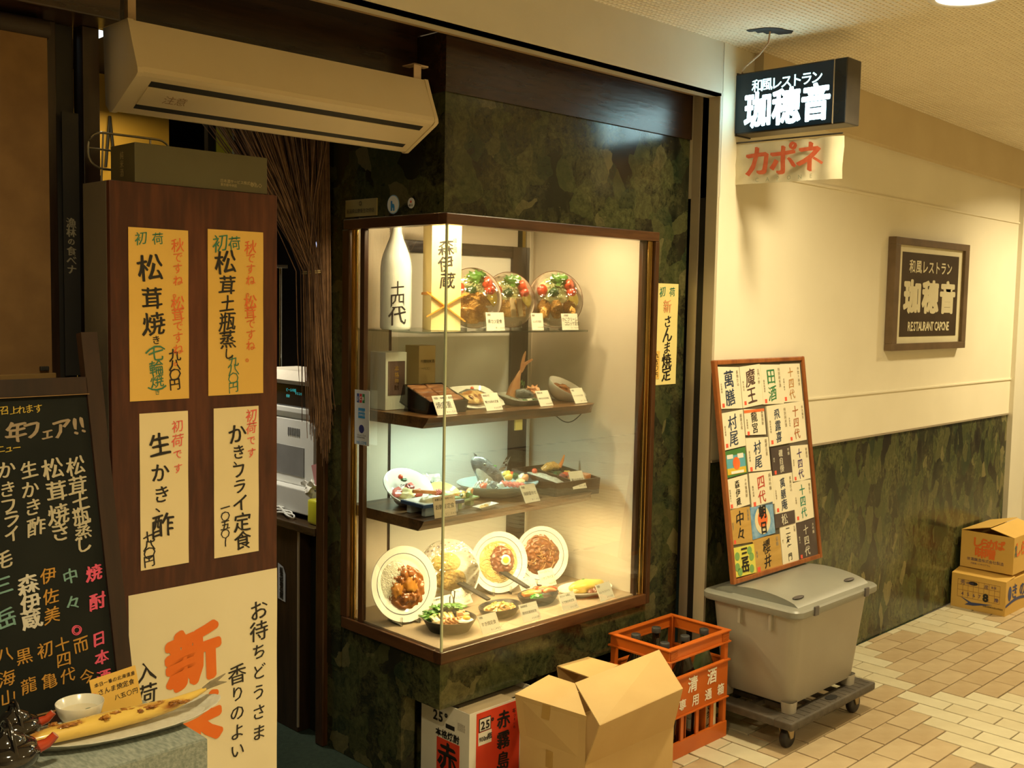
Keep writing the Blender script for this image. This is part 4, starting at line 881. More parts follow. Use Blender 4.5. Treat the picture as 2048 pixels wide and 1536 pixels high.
# three dinner plates under film
def fry_plate(label, base, yaw, R, kind_, rim=None):
    t = dish('dinner_plate', label, 'plate of food', base, yaw, 8, R, 'film-wrapped dinner plates')
    plate(t, R, well=.80, h=.016, mat=mk('dinner_plate_glaze', (.60, .52, .40), (.66, .58, .45), 6, .2, coat=.3))
    Lc(MB().lathe([(R*.985, .0166), (R*1.004, .0172)], 56), 'brown_rim', mk('brown_rim', (.14, .05, .02)), t)
    noodle(t, 'shredded_cabbage', CABB, .0, R*.42, .006, R*.55, R*.36, 70, .0013, .026, kind_, arc=1.2)
    Lc(MB().heap(0, R*.28, .004, R*.66, R*.44, .014, .4, 70, kind_), 'cabbage_bed', CABB, t, smooth=True)
    Lc(MB().blob((.1*R, R*.66, .024), (R*.30, R*.20, .014), .5, 3, 3, 1), 'lettuce', LEAF, t, smooth=True)
    for i, (x, y) in enumerate([(-.50, .30), (.48, .50), (.56, .24)]): Lc(MB().blob((x*R, y*R, .024), (R*.19, R*.22, .015), .15, 2, 2, i), 'tomato_wedge', TOM, t, smooth=True)
    Lc(MB().blob((-.08*R, R*.24, .026), (R*.17, R*.15, .012), .3, 3, 3, 5), 'broccoli' if kind_ != 1 else 'seaweed', DLEAF, t, smooth=True)
    if kind_ == 0:
        for i in range(2): Lc(MB().blob((-.08*R, (-.12-.42*i)*R, .024), (R*.62, R*.30, .018), .25, 2.5, 3, i), 'cutlet', FRY, t, smooth=True)
    if kind_ == 1:
        Lc(MB().box((-.55*R, -.62*R, .008), (.6*R, .0, .024), .006), 'cutlet', FRY, t, smooth=True)
        for i in range(2): Lc(MB().box(((-.05+.27*i)*R, -.64*R, .022), ((.15+.27*i)*R, .05*R, .030), .003, Matrix.Rotation(.08, 4, 'Z')), 'fishcake_stick', F_('stick_cream', (.82, .62, .34)), t, smooth=True)
    if kind_ == 2:
        for i in range(3): Lc(MB().blob(((-.46+.46*i)*R, -.36*R, .028), (R*.235, R*.34, .022), .12, 2, 3, i), 'croquette', FRY, t, smooth=True)
    Lc(wedge(MB(), (.42*R, -.02*R, .028), R*.36, .006, -.9, 0, 2.2), 'lemon_slice', LEM, t)
    cover(t, R, .036, seed=kind_)
    s2 = stand((base[0], base[1], base[2]-.002), yaw, ['clear stand holding the cutlet plate nearest the tall box', 'clear stand holding the middle film-wrapped plate', 'clear stand holding the croquette plate'][kind_])
fry_plate('film-wrapped plate of fried cutlets partly behind the tall cream box', (2.552, 2.765, Z1+.002), -24, .107, 0)
fry_plate('film-wrapped plate with two pale sticks in the middle of the glass shelf', (2.760, 2.795, Z1+.002), -20, .103, 1)
fry_plate('film-wrapped plate of croquettes and lemon at the right of the glass shelf', (2.955, 2.745, Z1+.002), -30, .108, 2)
ccard((2.565, 2.660, Z1), '黒豚', '串カツ定食', '￥1,000円', 'price card in front of the fried cutlet plate', 2, wd=.082, ht_=.058, lean=8)
ccard((2.790, 2.675, Z1), '新鮮', 'ヒレカツ定食', '￥950円', 'narrow price card between the last two plates of the glass shelf', 4, wd=.060, ht_=.056, lean=8)
c_ = card((2.935, 2.648, Z1), [('北海道産', -.34, .88, .12), ('かにクリーム', -.40, .64, .26), ('コロッケ定食', -.28, .38, .26), ('￥1,000円', .05, .12, .12)], 4, .088, .056, 'price card reading crab cream croquette set', lean=8)

# ------------------------------------------------------------------ hanging light box sign
NX = (-1, 0, 0)
t = thing('light_box_sign', 'black light box sign with glowing white Japanese letters, hung by the wall corner', 'sign', (3.55, 2.11, 2.355))
SB = mk('sign_case', (.055, .048, .042), (.08, .07, .06), 10, .3, metal=.5)
MB().box((3.502, 1.886, 2.240), (3.602, 2.335, 2.468), .004).build('case', SB, t)
MB().box((3.498, 1.936, 2.246), (3.504, 2.345, 2.462)).build('face_panel', mk('sign_face', (.004, .010, .016), (.006, .014, .02), 6, .25, emit=(.02, .10, .16), estr=.06), t)
MB().box((3.4985, 1.888, 2.244), (3.503, 1.932, 2.464)).build('end_panel', mk('sign_dark', (.006, .012, .022), (.01, .018, .03), 6, .2), t)
MB().box((3.497, 1.932, 2.242), (3.504, 1.936, 2.466)).build('trim_strip', STRIP, t)
MB().box((3.500, 2.335, 2.236), (3.604, 2.349, 2.472), .003).build('wall_plate', SB, t)
GLOW = mk('lit_letters', (.7, 1, 1), emit=(.62, .95, 1.0), estr=9)
GLOW2 = mk('lit_letters_small', (.7, 1, 1), emit=(.62, .95, 1.0), estr=1.6)
Ys = lambda y: -y      # U runs towards -Y on faces that look towards -X
write('lit_lettering', t, GLOW2, ht('和風レストラン', -2.246, 2.412, .045, .0408), (3.4978, 0, 0), (0, -1, 0), (0, 0, 1), .0006, .018)
write('lit_lettering', t, GLOW, ht('珈穂音', -2.240, 2.322, .124, .119, .88), (3.4978, 0, 0), (0, -1, 0), (0, 0, 1), .0006, .034)
tag(MB().tube([(3.374, 2.122, 2.568), (3.378, 2.13, 2.53), (3.40, 2.18, 2.50), (3.45, 2.27, 2.478), (3.50, 2.318, 2.474), (3.53, 2.330, 2.462)], .0035, 8).build('cable', mk('cable_tan', (.42, .28, .15), (.5, .34, .2), 20, .5), None, True), 'thin tan cable running from the ceiling tear to the light box sign', 'cable')
t = thing('banner', 'small cream cloth banner with red kana hung under the light box sign', 'banner', (3.52, 2.14, 2.12))
n = 24; v = []; f = []
for i in range(n+1):
    y = 2.372-.466*i/n-.01
    for j in range(5):
        k = j/4; v.append((3.515+.004*math.sin(i*1.1)*(i/n)+.003*math.sin(j*2+i*.5), y+.004*k, 2.205-.15*k-.006*(i/n)))
for i in range(n):
    for j in range(4): a = i*5+j; f.append((a, a+1, a+6, a+5))
b_ = MB().add(v, f); me_n = len(b_.v)
b_.add([(x+.0012, y, z) for x, y, z in v], [tuple(reversed(q)) for q in f])
b_.build('cloth', mk('banner_cloth', (.74, .68, .50), (.80, .74, .56), 12, .5), t, True)
write('red_lettering', t, mk('banner_red', (.66, .12, .05), (.74, .18, .08), 40, .7), ht('カポネ', -2.240, 2.132, .112, .109), (3.508, 0, 0), (0, -1, 0), (0, 0, 1), .0008, .034, .3, .05)
write('small_lettering', t, mk('faded_green', (.40, .40, .26)), [(c, -2.24+.045*i, 2.066, .020) for i, c in enumerate('CAPONE')], (3.5085, 0, 0), (0, -1, 0), (0, 0, 1), .0008)
MB().tube([(3.515, 1.90, 2.208), (3.515, 2.365, 2.212)], .003, 8).build('rod', SB, t)

# framed wall sign
t = thing('wall_sign', 'square brown framed restaurant sign plate fixed on the cream wall', 'sign', (5.22, 2.33, 1.65))
FRB = mk('sign_frame_brown', (.13, .085, .045), (.17, .11, .06), 14, .45)
x0, x1, z0, z1 = 4.80, 5.64, 1.392, 1.928
MB().box((x0, 2.300, z0), (x1, 2.339, z0+.034), .002).box((x0, 2.300, z1-.034), (x1, 2.339, z1), .002).box((x0, 2.300, z0+.034), (x0+.05, 2.339, z1-.034), .002).box((x1-.05, 2.300, z0+.034), (x1, 2.339, z1-.034), .002).build('frame', FRB, t)
MB().box((x0+.05, 2.315, z0+.034), (x1-.05, 2.338, z1-.034)).build('backing', mk('sign_cream', (.72, .66, .46), (.76, .70, .50)), t)
MB().box((x0+.10, 2.313, z0+.066), (x1-.10, 2.3155, z1-.066)).build('plate', mk('sign_plate_brown', (.060, .040, .022), (.075, .05, .028), 8, .35), t)
LC_ = mk('sign_letter_cream', (.68, .62, .42), (.72, .66, .46))
write('lettering', t, LC_, ht('和風レストラン', 5.005, 1.795, .062, .070, 1.0), (0, 2.3128, 0), (1, 0, 0), (0, 0, 1), .0006, .02)
write('lettering', t, LC_, ht('珈穂音', 5.020, 1.648, .150, .200, 1.15), (0, 2.3128, 0), (1, 0, 0), (0, 0, 1), .0006, .05)
write('lettering', t, LC_, hta('RESTAURANT CAPONE', 4.985, 1.508, .056, .82), (0, 2.3128, 0), (1, 0, 0), (0, 0, 1), .0006, .03)

# ------------------------------------------------------------------ things stuck on the stonework
def slip(name, label, cat, x0, x1, z0, z1, y, mat, group=None, tilt=0):
    t = thing(name, label, cat, ((x0+x1)/2, y, (z0+z1)/2), (0, tilt, 0), group)
    n = 12; v = []; f = []
    for j in range(n+1):
        z = -(z1-z0)/2+(z1-z0)*j/n
        for i in range(4): v.append((-(x1-x0)/2+(x1-x0)*i/3, -.0008-.0015*math.sin(j*1.1+i)*.4, z))
    k = len(v); v += [(a, .0004, c) for a, b, c in v]
    for j in range(n):
        for i in range(3): a = j*4+i; f.append((a, a+1, a+5, a+4)); f.append((k+a, k+a+4, k+a+5, k+a+1))
    Lc(MB().add(v, f), 'paper', mat, t)
    return t
YP = mk('orange_yellow_paper', (.76, .46, .085), (.80, .50, .11), 4, .6); YP2 = mk('pale_yellow_paper', (.80, .68, .26), (.84, .72, .30), 4, .6)
CP = mk('cream_menu_paper', (.82, .68, .38), (.86, .72, .42), 4, .6)
GREEN = mk('green_ink', (.03, .17, .10), (.05, .22, .12), 20, .6); REDO = mk('orange_red_ink', (.78, .14, .03), (.84, .2, .05), 20, .6); PINKR = mk('pink_red_ink', (.80, .10, .08), (.85, .16, .12), 20, .6)
BR_ = dict(hand=.8, slant=.12)
XY = ((1, 0, 0), (0, 0, 1))
t = slip('menu_slip', 'tall pale yellow paper menu slip taped on the stone right of the display case', 'menu', 3.214, 3.352, 1.288, 1.672, YF+.0125, YP2)
O = (0, YF+.0112, 0)
write('green_writing', t, GREEN, [('初', 3.252, 1.640, .038), ('荷', 3.312, 1.640, .036)], O, *XY, seed=2, bold=.01, **BR_)
write('red_writing', t, mk('faint_red', (.80, .36, .15)), [('新', 3.284, 1.585, .052)], O, *XY, seed=3, **BR_)
write('black_writing', t, INK, vt('さんま焼定', 3.290, 1.528, .062, .050), O, *XY, bold=.02, seed=5, **BR_)
MB().box((3.206, YF+.0095, 1.312), (3.244, YF+.0112, 1.417)).build('price_tag', YP, t, label='small orange price tag')
write('price_writing', t, INK, vt('九五〇円', 3.225, 1.400, .022, .024), (0, YF+.0095, 0), *XY, seed=5, **BR_)
t = thing('plaque', 'small brass licence plaque on the stone above the display case', 'plaque', (2.155, 2.885, 1.893))
MB().box((2.151, 2.800, 1.866), (2.1565, 2.970, 1.922), .001).build('metal_plate', mk('plaque_brass', (.30, .25, .10), (.36, .30, .13), 12, .35), t)
write('engraved_text', t, INK, ht('新潟県公衆衛生功労店', -2.955, 1.884, .0145)+[('◎', -2.885, 1.908, .018)], (2.1508, 0, 0), (0, -1, 0), (0, 0, 1))
def disc(name, label, y, z, r, mat):
    t = thing(name, label, 'sticker', (2.156, y, z))
    MB().lathe([(0, 0), (r, 0), (r, .0012), (0, .0012)], 36, Matrix.Translation((2.1572, y, z)) @ Matrix.Rotation(-PI/2, 4, 'Y')).build('disc', mat, t)
    return t
BLU = mk('sticker_blue', (.03, .25, .62), (.04, .3, .68))
t = disc('round_sticker', 'round white sticker with a blue letter mark above the display case', 2.720, 1.897, .030, mk('sticker_blue_rim', (.30, .52, .74)))
MB().lathe([(0, 0), (.027, 0), (.027, .0018), (0, .0018)], 36, Matrix.Translation((2.1565, 2.720, 1.897)) @ Matrix.Rotation(-PI/2, 4, 'Y')).build('white_disc', WHITE, t)
write('blue_mark', t, BLU, [('h', -2.720, 1.893, .038), ('・', -2.7185, 1.890, .03)], (2.1545, 0, 0), (0, -1, 0), (0, 0, 1), .0004, .05, slant=.2)
t = disc('round_sticker', 'tiny round white sticker right of the blue letter sticker', 2.630, 1.897, .0165, WHITE)
write('red_mark', t, RED, [('●', -2.630, 1.901, .010)], (2.1558, 0, 0), (0, -1, 0), (0, 0, 1), .0004)
write('small_text', t, INK, ht('優良店', -2.638, 1.890, .007), (2.1558, 0, 0), (0, -1, 0), (0, 0, 1), .0004)
t = thing('card_sticker', 'white payment card sticker on the left glass edge of the display case', 'sticker', (2.150, 2.868, 1.198))
MB().box((2.1500, 2.829, 1.106), (2.1512, 2.909, 1.290)).build('label', mk('sticker_white', (.62, .66, .72), (.66, .70, .76), 10, .4), t)
def sm(a, b, c, d, mt, nm): MB().box((2.1492, a, b), (2.1502, c, d), .0).build(nm, mt, t)
for i, (mt_) in enumerate([mk('blue_print', (.03, .08, .35)), mk('red_print', (.6, .04, .05)), mk('green_print', (.03, .25, .10))]):
    sm(2.8850-.0155*i, 1.248, 2.8965-.0155*i, 1.278, mt_, 'logo_bar')
write('logo_text', t, WHITE, [(c, -2.8905+.0152*i, 1.263, .014) for i, c in enumerate('JCB')], (2.1490, 0, 0), (0, -1, 0), (0, 0, 1), .0003, .04)
sm(2.852, 1.196, 2.888, 1.230, BLU, 'logo_square')
write('logo_text', t, WHITE, hta('AMERICAN', -2.886, 1.218, .0085)+hta('EXPRESS', -2.884, 1.207, .0085), (2.1490, 0, 0), (0, -1, 0), (0, 0, 1), .0003)
MB().lathe([(0, 0), (.014, 0), (.014, .001), (0, .001)], 28, Matrix.Translation((2.1503, 2.870, 1.160)) @ Matrix.Rotation(-PI/2, 4, 'Y')).build('logo_circle', mk('navy_print', (.03, .04, .22)), t)
write('printed_text', t, INK, hta('Diners Club', -2.892, 1.139, .0075)+hta('INTERNATIONAL', -2.895, 1.131, .006), (2.1498, 0, 0), (0, -1, 0), (0, 0, 1), .0003)
write('printed_text', t, BLU, hta('WELCOME', -2.895, 1.114, .0125), (2.1498, 0, 0), (0, -1, 0), (0, 0, 1), .0003)

# ------------------------------------------------------------------ air curtain over the entrance
ACM = mk('aircon_plastic', (.66, .54, .34), (.70, .58, .38), 4, .45)
t = thing('air_curtain', 'long beige air curtain unit hung over the entrance', 'air curtain', (1.62, 2.50, 2.04))
prof = [(2.470, 2.242), (2.448, 2.190), (2.422, 2.128), (2.420, 2.116), (2.430, 2.108), (2.555, 2.040), (2.568, 2.040), (2.590, 2.060), (2.60, 2.240)]
MB().prism(prof, (1.172, 2.072), axis='X').build('body', ACM, t)
pe = [(a+(.0 if a < 2.5 else 0)-(.002 if a < 2.5 else -.002), b+(.002 if b > 2.2 else -.003)) for a, b in prof]
MB().prism(pe, (1.160, 1.174), axis='X').build('end_cap', ACM, t); MB().prism(pe, (2.070, 2.083), axis='X').build('end_cap', ACM, t)
def on_bottom(f0, f1, off, mt, nm, x0=1.205, x1=2.045):
    A = Vector((0, 2.430, 2.108)); B_ = Vector((0, 2.555, 2.040)); nn = Vector((0, -.4783, -.8782))
    p0 = A+(B_-A)*f0; p1 = A+(B_-A)*f1; q0 = p0+nn*off; q1 = p1+nn*off
    MB().add([(x0, p0.y, p0.z), (x1, p0.y, p0.z), (x1, p1.y, p1.z), (x0, p1.y, p1.z), (x0, q0.y, q0.z), (x1, q0.y, q0.z), (x1, q1.y, q1.z), (x0, q1.y, q1.z)],
        [(0, 3, 2, 1), (4, 5, 6, 7), (0, 1, 5, 4), (1, 2, 6, 5), (2, 3, 7, 6), (3, 0, 4, 7)]).build(nm, mt, t)
on_bottom(.10, .24, .0008, BLACK, 'outlet_slot'); on_bottom(.73, .86, .0008, BLACK, 'outlet_slot'); on_bottom(.24, .73, .0022, ACM, 'flap')
write('small_label', t, mk('label_brown2', (.35, .22, .12)), ht('注意', 1.275, 0, .030), (0, 2.430+.125*.5, 2.108-.068*.5), (1, 0, 0), (0, -.125, .068), .0028)
BK = mk('bracket_beige', (.52, .36, .20), (.56, .40, .24), 8, .5)
MB().box((2.035, 2.475, 2.23), (2.062, 2.478, 2.285)).box((2.035, 2.475, 2.283), (2.062, 2.53, 2.286)).box((2.062, 2.478, 2.281), (2.092, 2.50, 2.286)).build('bracket', BK, t)
MB().box((1.176, 2.50, 2.24), (1.196, 2.52, 2.41)).build('bracket', BK, t)

# ------------------------------------------------------------------ dark menu board panel in the entrance
REDW = mk_wood('red_brown_wood', (.050, .011, .006), (.135, .036, .014), 3.4, 'Z', .32, .08, 9)
t = thing('menu_stand', 'tall red-brown wooden panel carrying paper menus in the entrance', 'panel', (1.245, 2.34, 0))
MB().box((1.036, 2.302, 0), (1.462, 2.318, 1.846), .002).build('front_board', REDW, t)
MB().box((1.036, 2.318, 0), (1.048, 2.44, 1.846), .002).build('side_board', mk('panel_side_grey', (.10, .085, .06), (.13, .11, .08), 6, .5), t)
MB().box((1.45, 2.318, 0), (1.462, 2.44, 1.846), .002).build('side_board', REDW, t)
MB().box((1.048, 2.318, 1.832), (1.45, 2.44, 1.846)).build('top_board', REDW, t)
yp = 2.3008; O = (0, yp-.0012, 0)
def menu(label, x0, x1, z0, z1, mat): return slip('menu_slip', label, 'menu', x0, x1, z0, z1, yp, mat, 'paper menus on the wooden panel')
t = menu('orange-yellow menu slip at the top left of the wooden panel, with green bracketed writing', 1.078, 1.222, 1.356, 1.746, YP)
write('green_writing', t, GREEN, [('初', 1.107, 1.722, .030), ('荷', 1.147, 1.723, .028)], O, *XY, seed=2, **BR_)
write('green_note', t, GREEN, [('（', 1.138, 1.490, .048, 1, True), ('七', 1.141, 1.462, .038), ('輪', 1.141, 1.430, .036), ('焼', 1.143, 1.400, .034), ('き', 1.143, 1.374, .014), ('）', 1.142, 1.368, .050, 1, True)], O, *XY, seed=2, **BR_)
write('red_writing', t, REDO, vt('秋ですね。松茸ですね。', 1.195, 1.710, .035, .0265), O, *XY, seed=4, **BR_)
write('black_writing', t, INK, [('松', 1.128, 1.656, .062), ('茸', 1.132, 1.588, .052), ('焼', 1.135, 1.530, .055), ('き', 1.141, 1.494, .022)], O, *XY, bold=.018, seed=6, **BR_)
write('price_writing', t, INK, vt('九八〇円', 1.186, 1.458, .030, .0225), O, *XY, bold=.018, seed=6, **BR_)
t = menu('orange-yellow menu slip at the top right of the wooden panel, with longer black writing', 1.272, 1.421, 1.359, 1.753, YP)
write('green_writing', t, GREEN, [('初', 1.304, 1.721, .042), ('荷', 1.342, 1.722, .034)], O, *XY, seed=2, **BR_)
write('price_writing', t, GREEN, vt('九八〇円', 1.338, 1.440, .030, .021), O, *XY, seed=2, **BR_)
write('red_writing', t, REDO, vt('秋ですね。松茸ですね。', 1.385, 1.715, .036, .0265), O, *XY, seed=9, **BR_)
write('black_writing', t, INK, [('松', 1.318, 1.676, .062), ('茸', 1.322, 1.622, .048), ('土', 1.322, 1.578, .042), ('瓶', 1.322, 1.535, .046), ('蒸', 1.323, 1.492, .044), ('し', 1.326, 1.458, .032)], O, *XY, bold=.018, seed=7, **BR_)
t = menu('cream menu slip at the lower left of the wooden panel, for raw oysters', 1.100, 1.219, .965, 1.327, CP)
write('red_writing', t, PINKR, vt('初荷です', 1.192, 1.292, .032, .033), O, *XY, seed=4, **BR_)
write('black_writing', t, INK, [('生', 1.148, 1.252, .054), ('か', 1.148, 1.188, .046), ('き', 1.151, 1.137, .042), ('、', 1.152, 1.112, .038), ('酢', 1.154, 1.062, .058)], O, *XY, bold=.018, seed=6, **BR_)
write('price_writing', t, INK, vt('七八〇円', 1.120, 1.040, .030, .0185), O, *XY, bold=.018, seed=6, **BR_)
t = menu('cream menu slip at the lower right of the wooden panel, for the fried oyster set', 1.286, 1.408, .964, 1.328, CP)
write('red_writing', t, PINKR, vt('初荷です', 1.387, 1.305, .032, .031), O, *XY, seed=8, **BR_)
write('black_writing', t, INK, [('か', 1.348, 1.262, .050), ('き', 1.352, 1.218, .038), ('、', 1.352, 1.200, .03), ('フ', 1.353, 1.172, .042), ('ラ', 1.355, 1.132, .040), ('イ', 1.357, 1.090, .044), ('定', 1.362, 1.042, .048), ('食', 1.363, .996, .050)], O, *XY, bold=.018, seed=6, **BR_)
write('price_writing', t, INK, vt('一〇五〇ー', 1.315, 1.085, .026, .0215), O, *XY, bold=.018, seed=6, **BR_)
t = slip('poster', 'large cream poster with big orange brush characters at the foot of the wooden panel', 'poster', 1.070, 1.461, .36, .912, yp, mk('poster_paper', (.84, .74, .48), (.88, .78, .53), 3, .6))
write('orange_characters', t, mk('poster_orange', (.86, .17, .015), (.88, .20, .02), 10, .6), [('新', 1.230, .732, .130), ('米', 1.234, .568, .127)], O, *XY, bold=.055, seed=6, hand=.35, slant=.15)
write('black_writing', t, INK, vt('お待ちどうさま', 1.408, .812, .054, .0525)+vt('香りのよい', 1.347, .662, .054, .0485)+vt('入荷いたし', 1.111, .724, .054, .054), O, *XY, bold=.012, seed=6, hand=.5, slant=.1)
# flat carton and wire rack on the panel
OLV = mk('olive_carton', (.085, .070, .028), (.10, .085, .036), 5, .5)
t = thing('flat_carton', 'long flat olive brown carton lying on top of the wooden panel', 'carton', (1.26, 2.37, 1.8465))
MB().box((1.098, 2.308, 1.8470), (1.437, 2.43, 1.935), .0015).build('carton_body', OLV, t)
write('printed_text', t, mk('beige_print', (.42, .33, .15)), ht('日本酒サービス株式会社', 1.313, 1.869, .0085)+ht('東京都中央区', 1.313, 1.860, .007)+ht('◎△◇', 1.395, 1.866, .010), (0, 2.3072, 0), *XY, .0005)
write('printed_text', t, mk('beige_print', (.42, .33, .15)), vt('純米酒', -2.37, 1.91, .018), (1.0972, 0, 0), (0, -1, 0), (0, 0, 1), .0005)
t = thing('wire_rack', 'small wire rack behind the flat carton on the wooden panel', 'rack', (1.15, 2.45, 1.86))
WR = mk('wire_steel', (.20, .18, .13), (.26, .23, .17), 10, .3, metal=.8)
def loop(x0, x1, y, z0, z1, r=.03):
    p = []
    for cx, cz, a0 in ((x1-r, z1-r, 0), (x0+r, z1-r, 1), (x0+r, z0+r, 2), (x1-r, z0+r, 3)):
        for k in range(6): a = PI/2*(a0+k/5); p.append((cx+r*math.cos(a), y, cz+r*math.sin(a)))
    return p
for zz in (1.86, 1.905): 
    pass
MB().tube([(a, b, c) for a, b, c in loop(1.055, 1.26, 2.452, 1.885, 1.968, .035)], .0028, 8, closed=True).build('wire_loop', WR, t, True)
MB().tube([(1.055, 2.452, 1.930), (1.25, 2.452, 1.926)], .0024, 8).build('wire', WR, t, True)
for x in (1.085, 1.20): MB().tube([(x, 2.452, 1.846), (x+.006, 2.452, 1.965)], .0024, 8).build('wire', WR, t, True)

# ------------------------------------------------------------------ chalkboard easel
lean = math.radians(10.5)
t = thing('chalkboard', 'black chalkboard easel with colourful chalk menu in a dark wooden frame', 'chalkboard', (1.0, 2.165, .70), (-lean, 0, 0))
CB = mk('chalk_black', (.008, .010, .008), (.014, .016, .013), 5, .8, spec=.2); CBF = mk_wood('chalk_frame', (.014, .006, .004), (.036, .015, .008), 3, 'Z', .45)
H_ = .80
bl = MB().box((-1.0, 0, .04), (-.004, .008, .700)); Lc(bl, 'board', CB, t)
Lc(MB().add([(-.004, -.008, -.72), (.028, -.008, -.72), (.008, -.008, .825), (-.028, -.008, .825), (-.004, .018, -.72), (.028, .018, -.72), (.008, .018, .825), (-.028, .018, .825)], [(0, 1, 2, 3), (4, 7, 6, 5), (0, 4, 5, 1), (1, 5, 6, 2), (2, 6, 7, 3), (3, 7, 4, 0)]), 'frame_post', CBF, t)
Lc(MB().box((-1.0, -.008, .004), (-.004, .018, .042), .002), 'frame_rail', CBF, t); Lc(MB().box((-1.0, -.008, .690), (-.022, .018, .728), .002), 'frame_rail', CBF, t)
Lc(MB().box((-1.03, -.008, -.72), (-1.0, .018, .825), .002), 'frame_post', CBF, t)
Lc(MB().box((-1.0, -.0095, .0395), (-.003, -.008, .0425)).box((-1.0, -.0095, .689), (-.022, -.008, .6905)), 'brass_edge', mk('edge_wear', (.30, .17, .06)), t)
Mc = ROOTM[t.name]; Oc = Mc @ Vector((0, -.0004, 0)); Uc = Mc.to_3x3() @ Vector((1, 0, 0)); Vc = Mc.to_3x3() @ Vector((0, 0, 1))
def chalk(col, items, seed=1, bold=.012): write('chalk_writing', t, mk('chalk_'+col, {'white': (.62, .58, .48), 'cream': (.52, .46, .32), 'pink': (.75, .10, .18), 'orange': (.52, .26, .04), 'cyan': (.18, .34, .30), 'yellow': (.60, .42, .06), 'tan': (.34, .26, .17)}[col], None, 90, .9), items, Oc, Uc, Vc, .0007, bold, .8, .14, seed)
# positions in the board's own frame: x from the right edge leftwards, z up
cl = lambda s_, pts, sz: [(c, x, z, sz) for c, (x, z) in zip(s_, pts)]
chalk('yellow', cl('召上れます', [(-.198, .665), (-.179, .664), (-.164, .664), (-.148, .665), (-.130, .665)], .019), 3)
chalk('tan', [('周', -.232, .615, .044), ('年', -.178, .619, .046), ('フ', -.145, .620, .044), ('ェ', -.116, .612, .032), ('ア', -.085, .619, .044), ('!', -.055, .624, .050), ('!', -.040, .626, .050)], 4, .03)
chalk('yellow', ht('ニュー', -.212, .586, .019, .016), 3)
chalk('cream', cl('松茸土瓶蒸し', [(-.062, .537), (-.062, .494), (-.059, .459), (-.060, .430), (-.059, .398), (-.060, .369)], .041), 5, .02)
chalk('cream', cl('松茸焼き', [(-.111, .535), (-.107, .488), (-.108, .439), (-.107, .403)], .045), 6, .02)
chalk('cream', cl('生かき酢', [(-.159, .538), (-.161, .497), (-.158, .460), (-.155, .419)], .038), 7, .02)
chalk('cream', cl('かきフライ', [(-.205, .543), (-.205, .502), (-.205, .469), (-.203, .441), (-.204, .411)], .036), 8, .02)
chalk('cream', [('毛', -.225, .362, .036)], 8, .02)
chalk('pink', cl('焼酎', [(-.044, .305), (-.042, .244)], .037), 9, .03); chalk('pink', cl('日本酒', [(-.046, .165), (-.043, .125), (-.043, .083)], .032), 9, .03)
chalk('cyan', cl('中々', [(-.094, .306), (-.093, .250)], .034), 10, .02); chalk('cyan', cl('三岳', [(-.230, .311), (-.229, .244)], .040), 10, .02)
chalk('orange', cl('伊佐美', [(-.139, .315), (-.138, .272), (-.139, .233)], .034), 11, .012); chalk('white', cl('森伊蔵', [(-.181, .304), (-.180, .265), (-.180, .233)], .042), 12, .03)
chalk('orange', cl('而今十四代初亀黒龍八海山', [(-.085, .161), (-.079, .092), (-.123, .169), (-.123, .138), (-.118, .104), (-.158, .166), (-.156, .102), (-.201, .162), (-.197, .102), (-.238, .173), (-.238, .126), (-.238, .088)], .033), 13, .01)
chalk('pink', [('◎', -.090, .193, .026)], 3)

# ------------------------------------------------------------------ dining table corner with the grilled fish
t = thing('side_table', 'small table under a grey-green woven cloth in front of the chalkboard', 'table', (.65, 1.95, 0))
TC = mk('woven_cloth', (.20, .24, .21), (.34, .37, .33), 160, .9, stretch=(1, .3, 1), bump=.15, bscale=300); TC.node_tree.nodes['Mapping'].inputs['Rotation'].default_value = (0, 0, .1)
MB().box((.30, 1.822, .735), (1.000, 2.085, .749), .003).build('cloth_top', TC, t)
MB().box((.300, 1.820, .45), (1.001, 1.824, .745)).box((.9975, 1.822, .45), (1.002, 2.085, .745)).build('cloth_skirt', TC, t)
MB().box((.31, 1.83, .71), (.99, 2.075, .735)).build('table_top', DKWOOD, t)
for x, y in ((.33, 1.85), (.96, 1.85), (.33, 2.04), (.96, 2.04)): MB().box((x-.02, y-.02, 0), (x+.02, y+.02, .71), .002).build('leg', DKWOOD, t)
t = thing('fish_plate', 'long pale plate with a grilled saury on the cloth-covered table', 'plate of food', (.895, 1.955, .7495), (0, 0, -.13))
n = 26; outer = []; 
def lens(k, a, b): q = 2*PI*k/n; c, s = math.cos(q), math.sin(q); return (a*abs(c)**.9*(1 if c >= 0 else -1), b*abs(s)**1.1*(1 if s >= 0 else -1))
rings = [(.165, .048, .004, 1), (.195, .072, .018, 1), (.198, .074, .017, 1), (.160, .044, .0, 1)]
v = []; f = []
for a, b, z, _q in rings:
    for k in range(n): x, y = lens(k, a, b); v.append((x, y, z+.012*(abs(x)/.195)**3*(1 if z > .003 else .3)))
for r_ in range(3):
    for k in range(n): f.append((r_*n+k, r_*n+(k+1) % n, (r_+1)*n+(k+1) % n, (r_+1)*n+k))
f.append(tuple(range(n))); f.append(tuple(3*n+k for k in range(n-1, -1, -1)))
Lc(MB().add(v, f), 'plate', mk('grey_plate', (.58, .57, .48), (.66, .65, .56), 90, .25, coat=.3), t, smooth=True, sharp=60)
SAU = F_('grilled_saury', (.76, .52, .11), (.38, .13, .02), scale=26, stretch=(.35, 1, 1), thr=(.50, .62))
Lc(MB().loft([(-.185, -.012, .026, .003, .004), (-.170, -.010, .026, .010, .012), (-.13, -.006, .026, .015, .020), (-.05, 0, .026, .017, .024), (.04, .004, .027, .016, .022), (.10, .006, .030, .012, .015), (.150, .008, .040, .007, .008), (.170, .009, .046, .004, .005)], 20), 'grilled_fish', SAU, t, smooth=True)
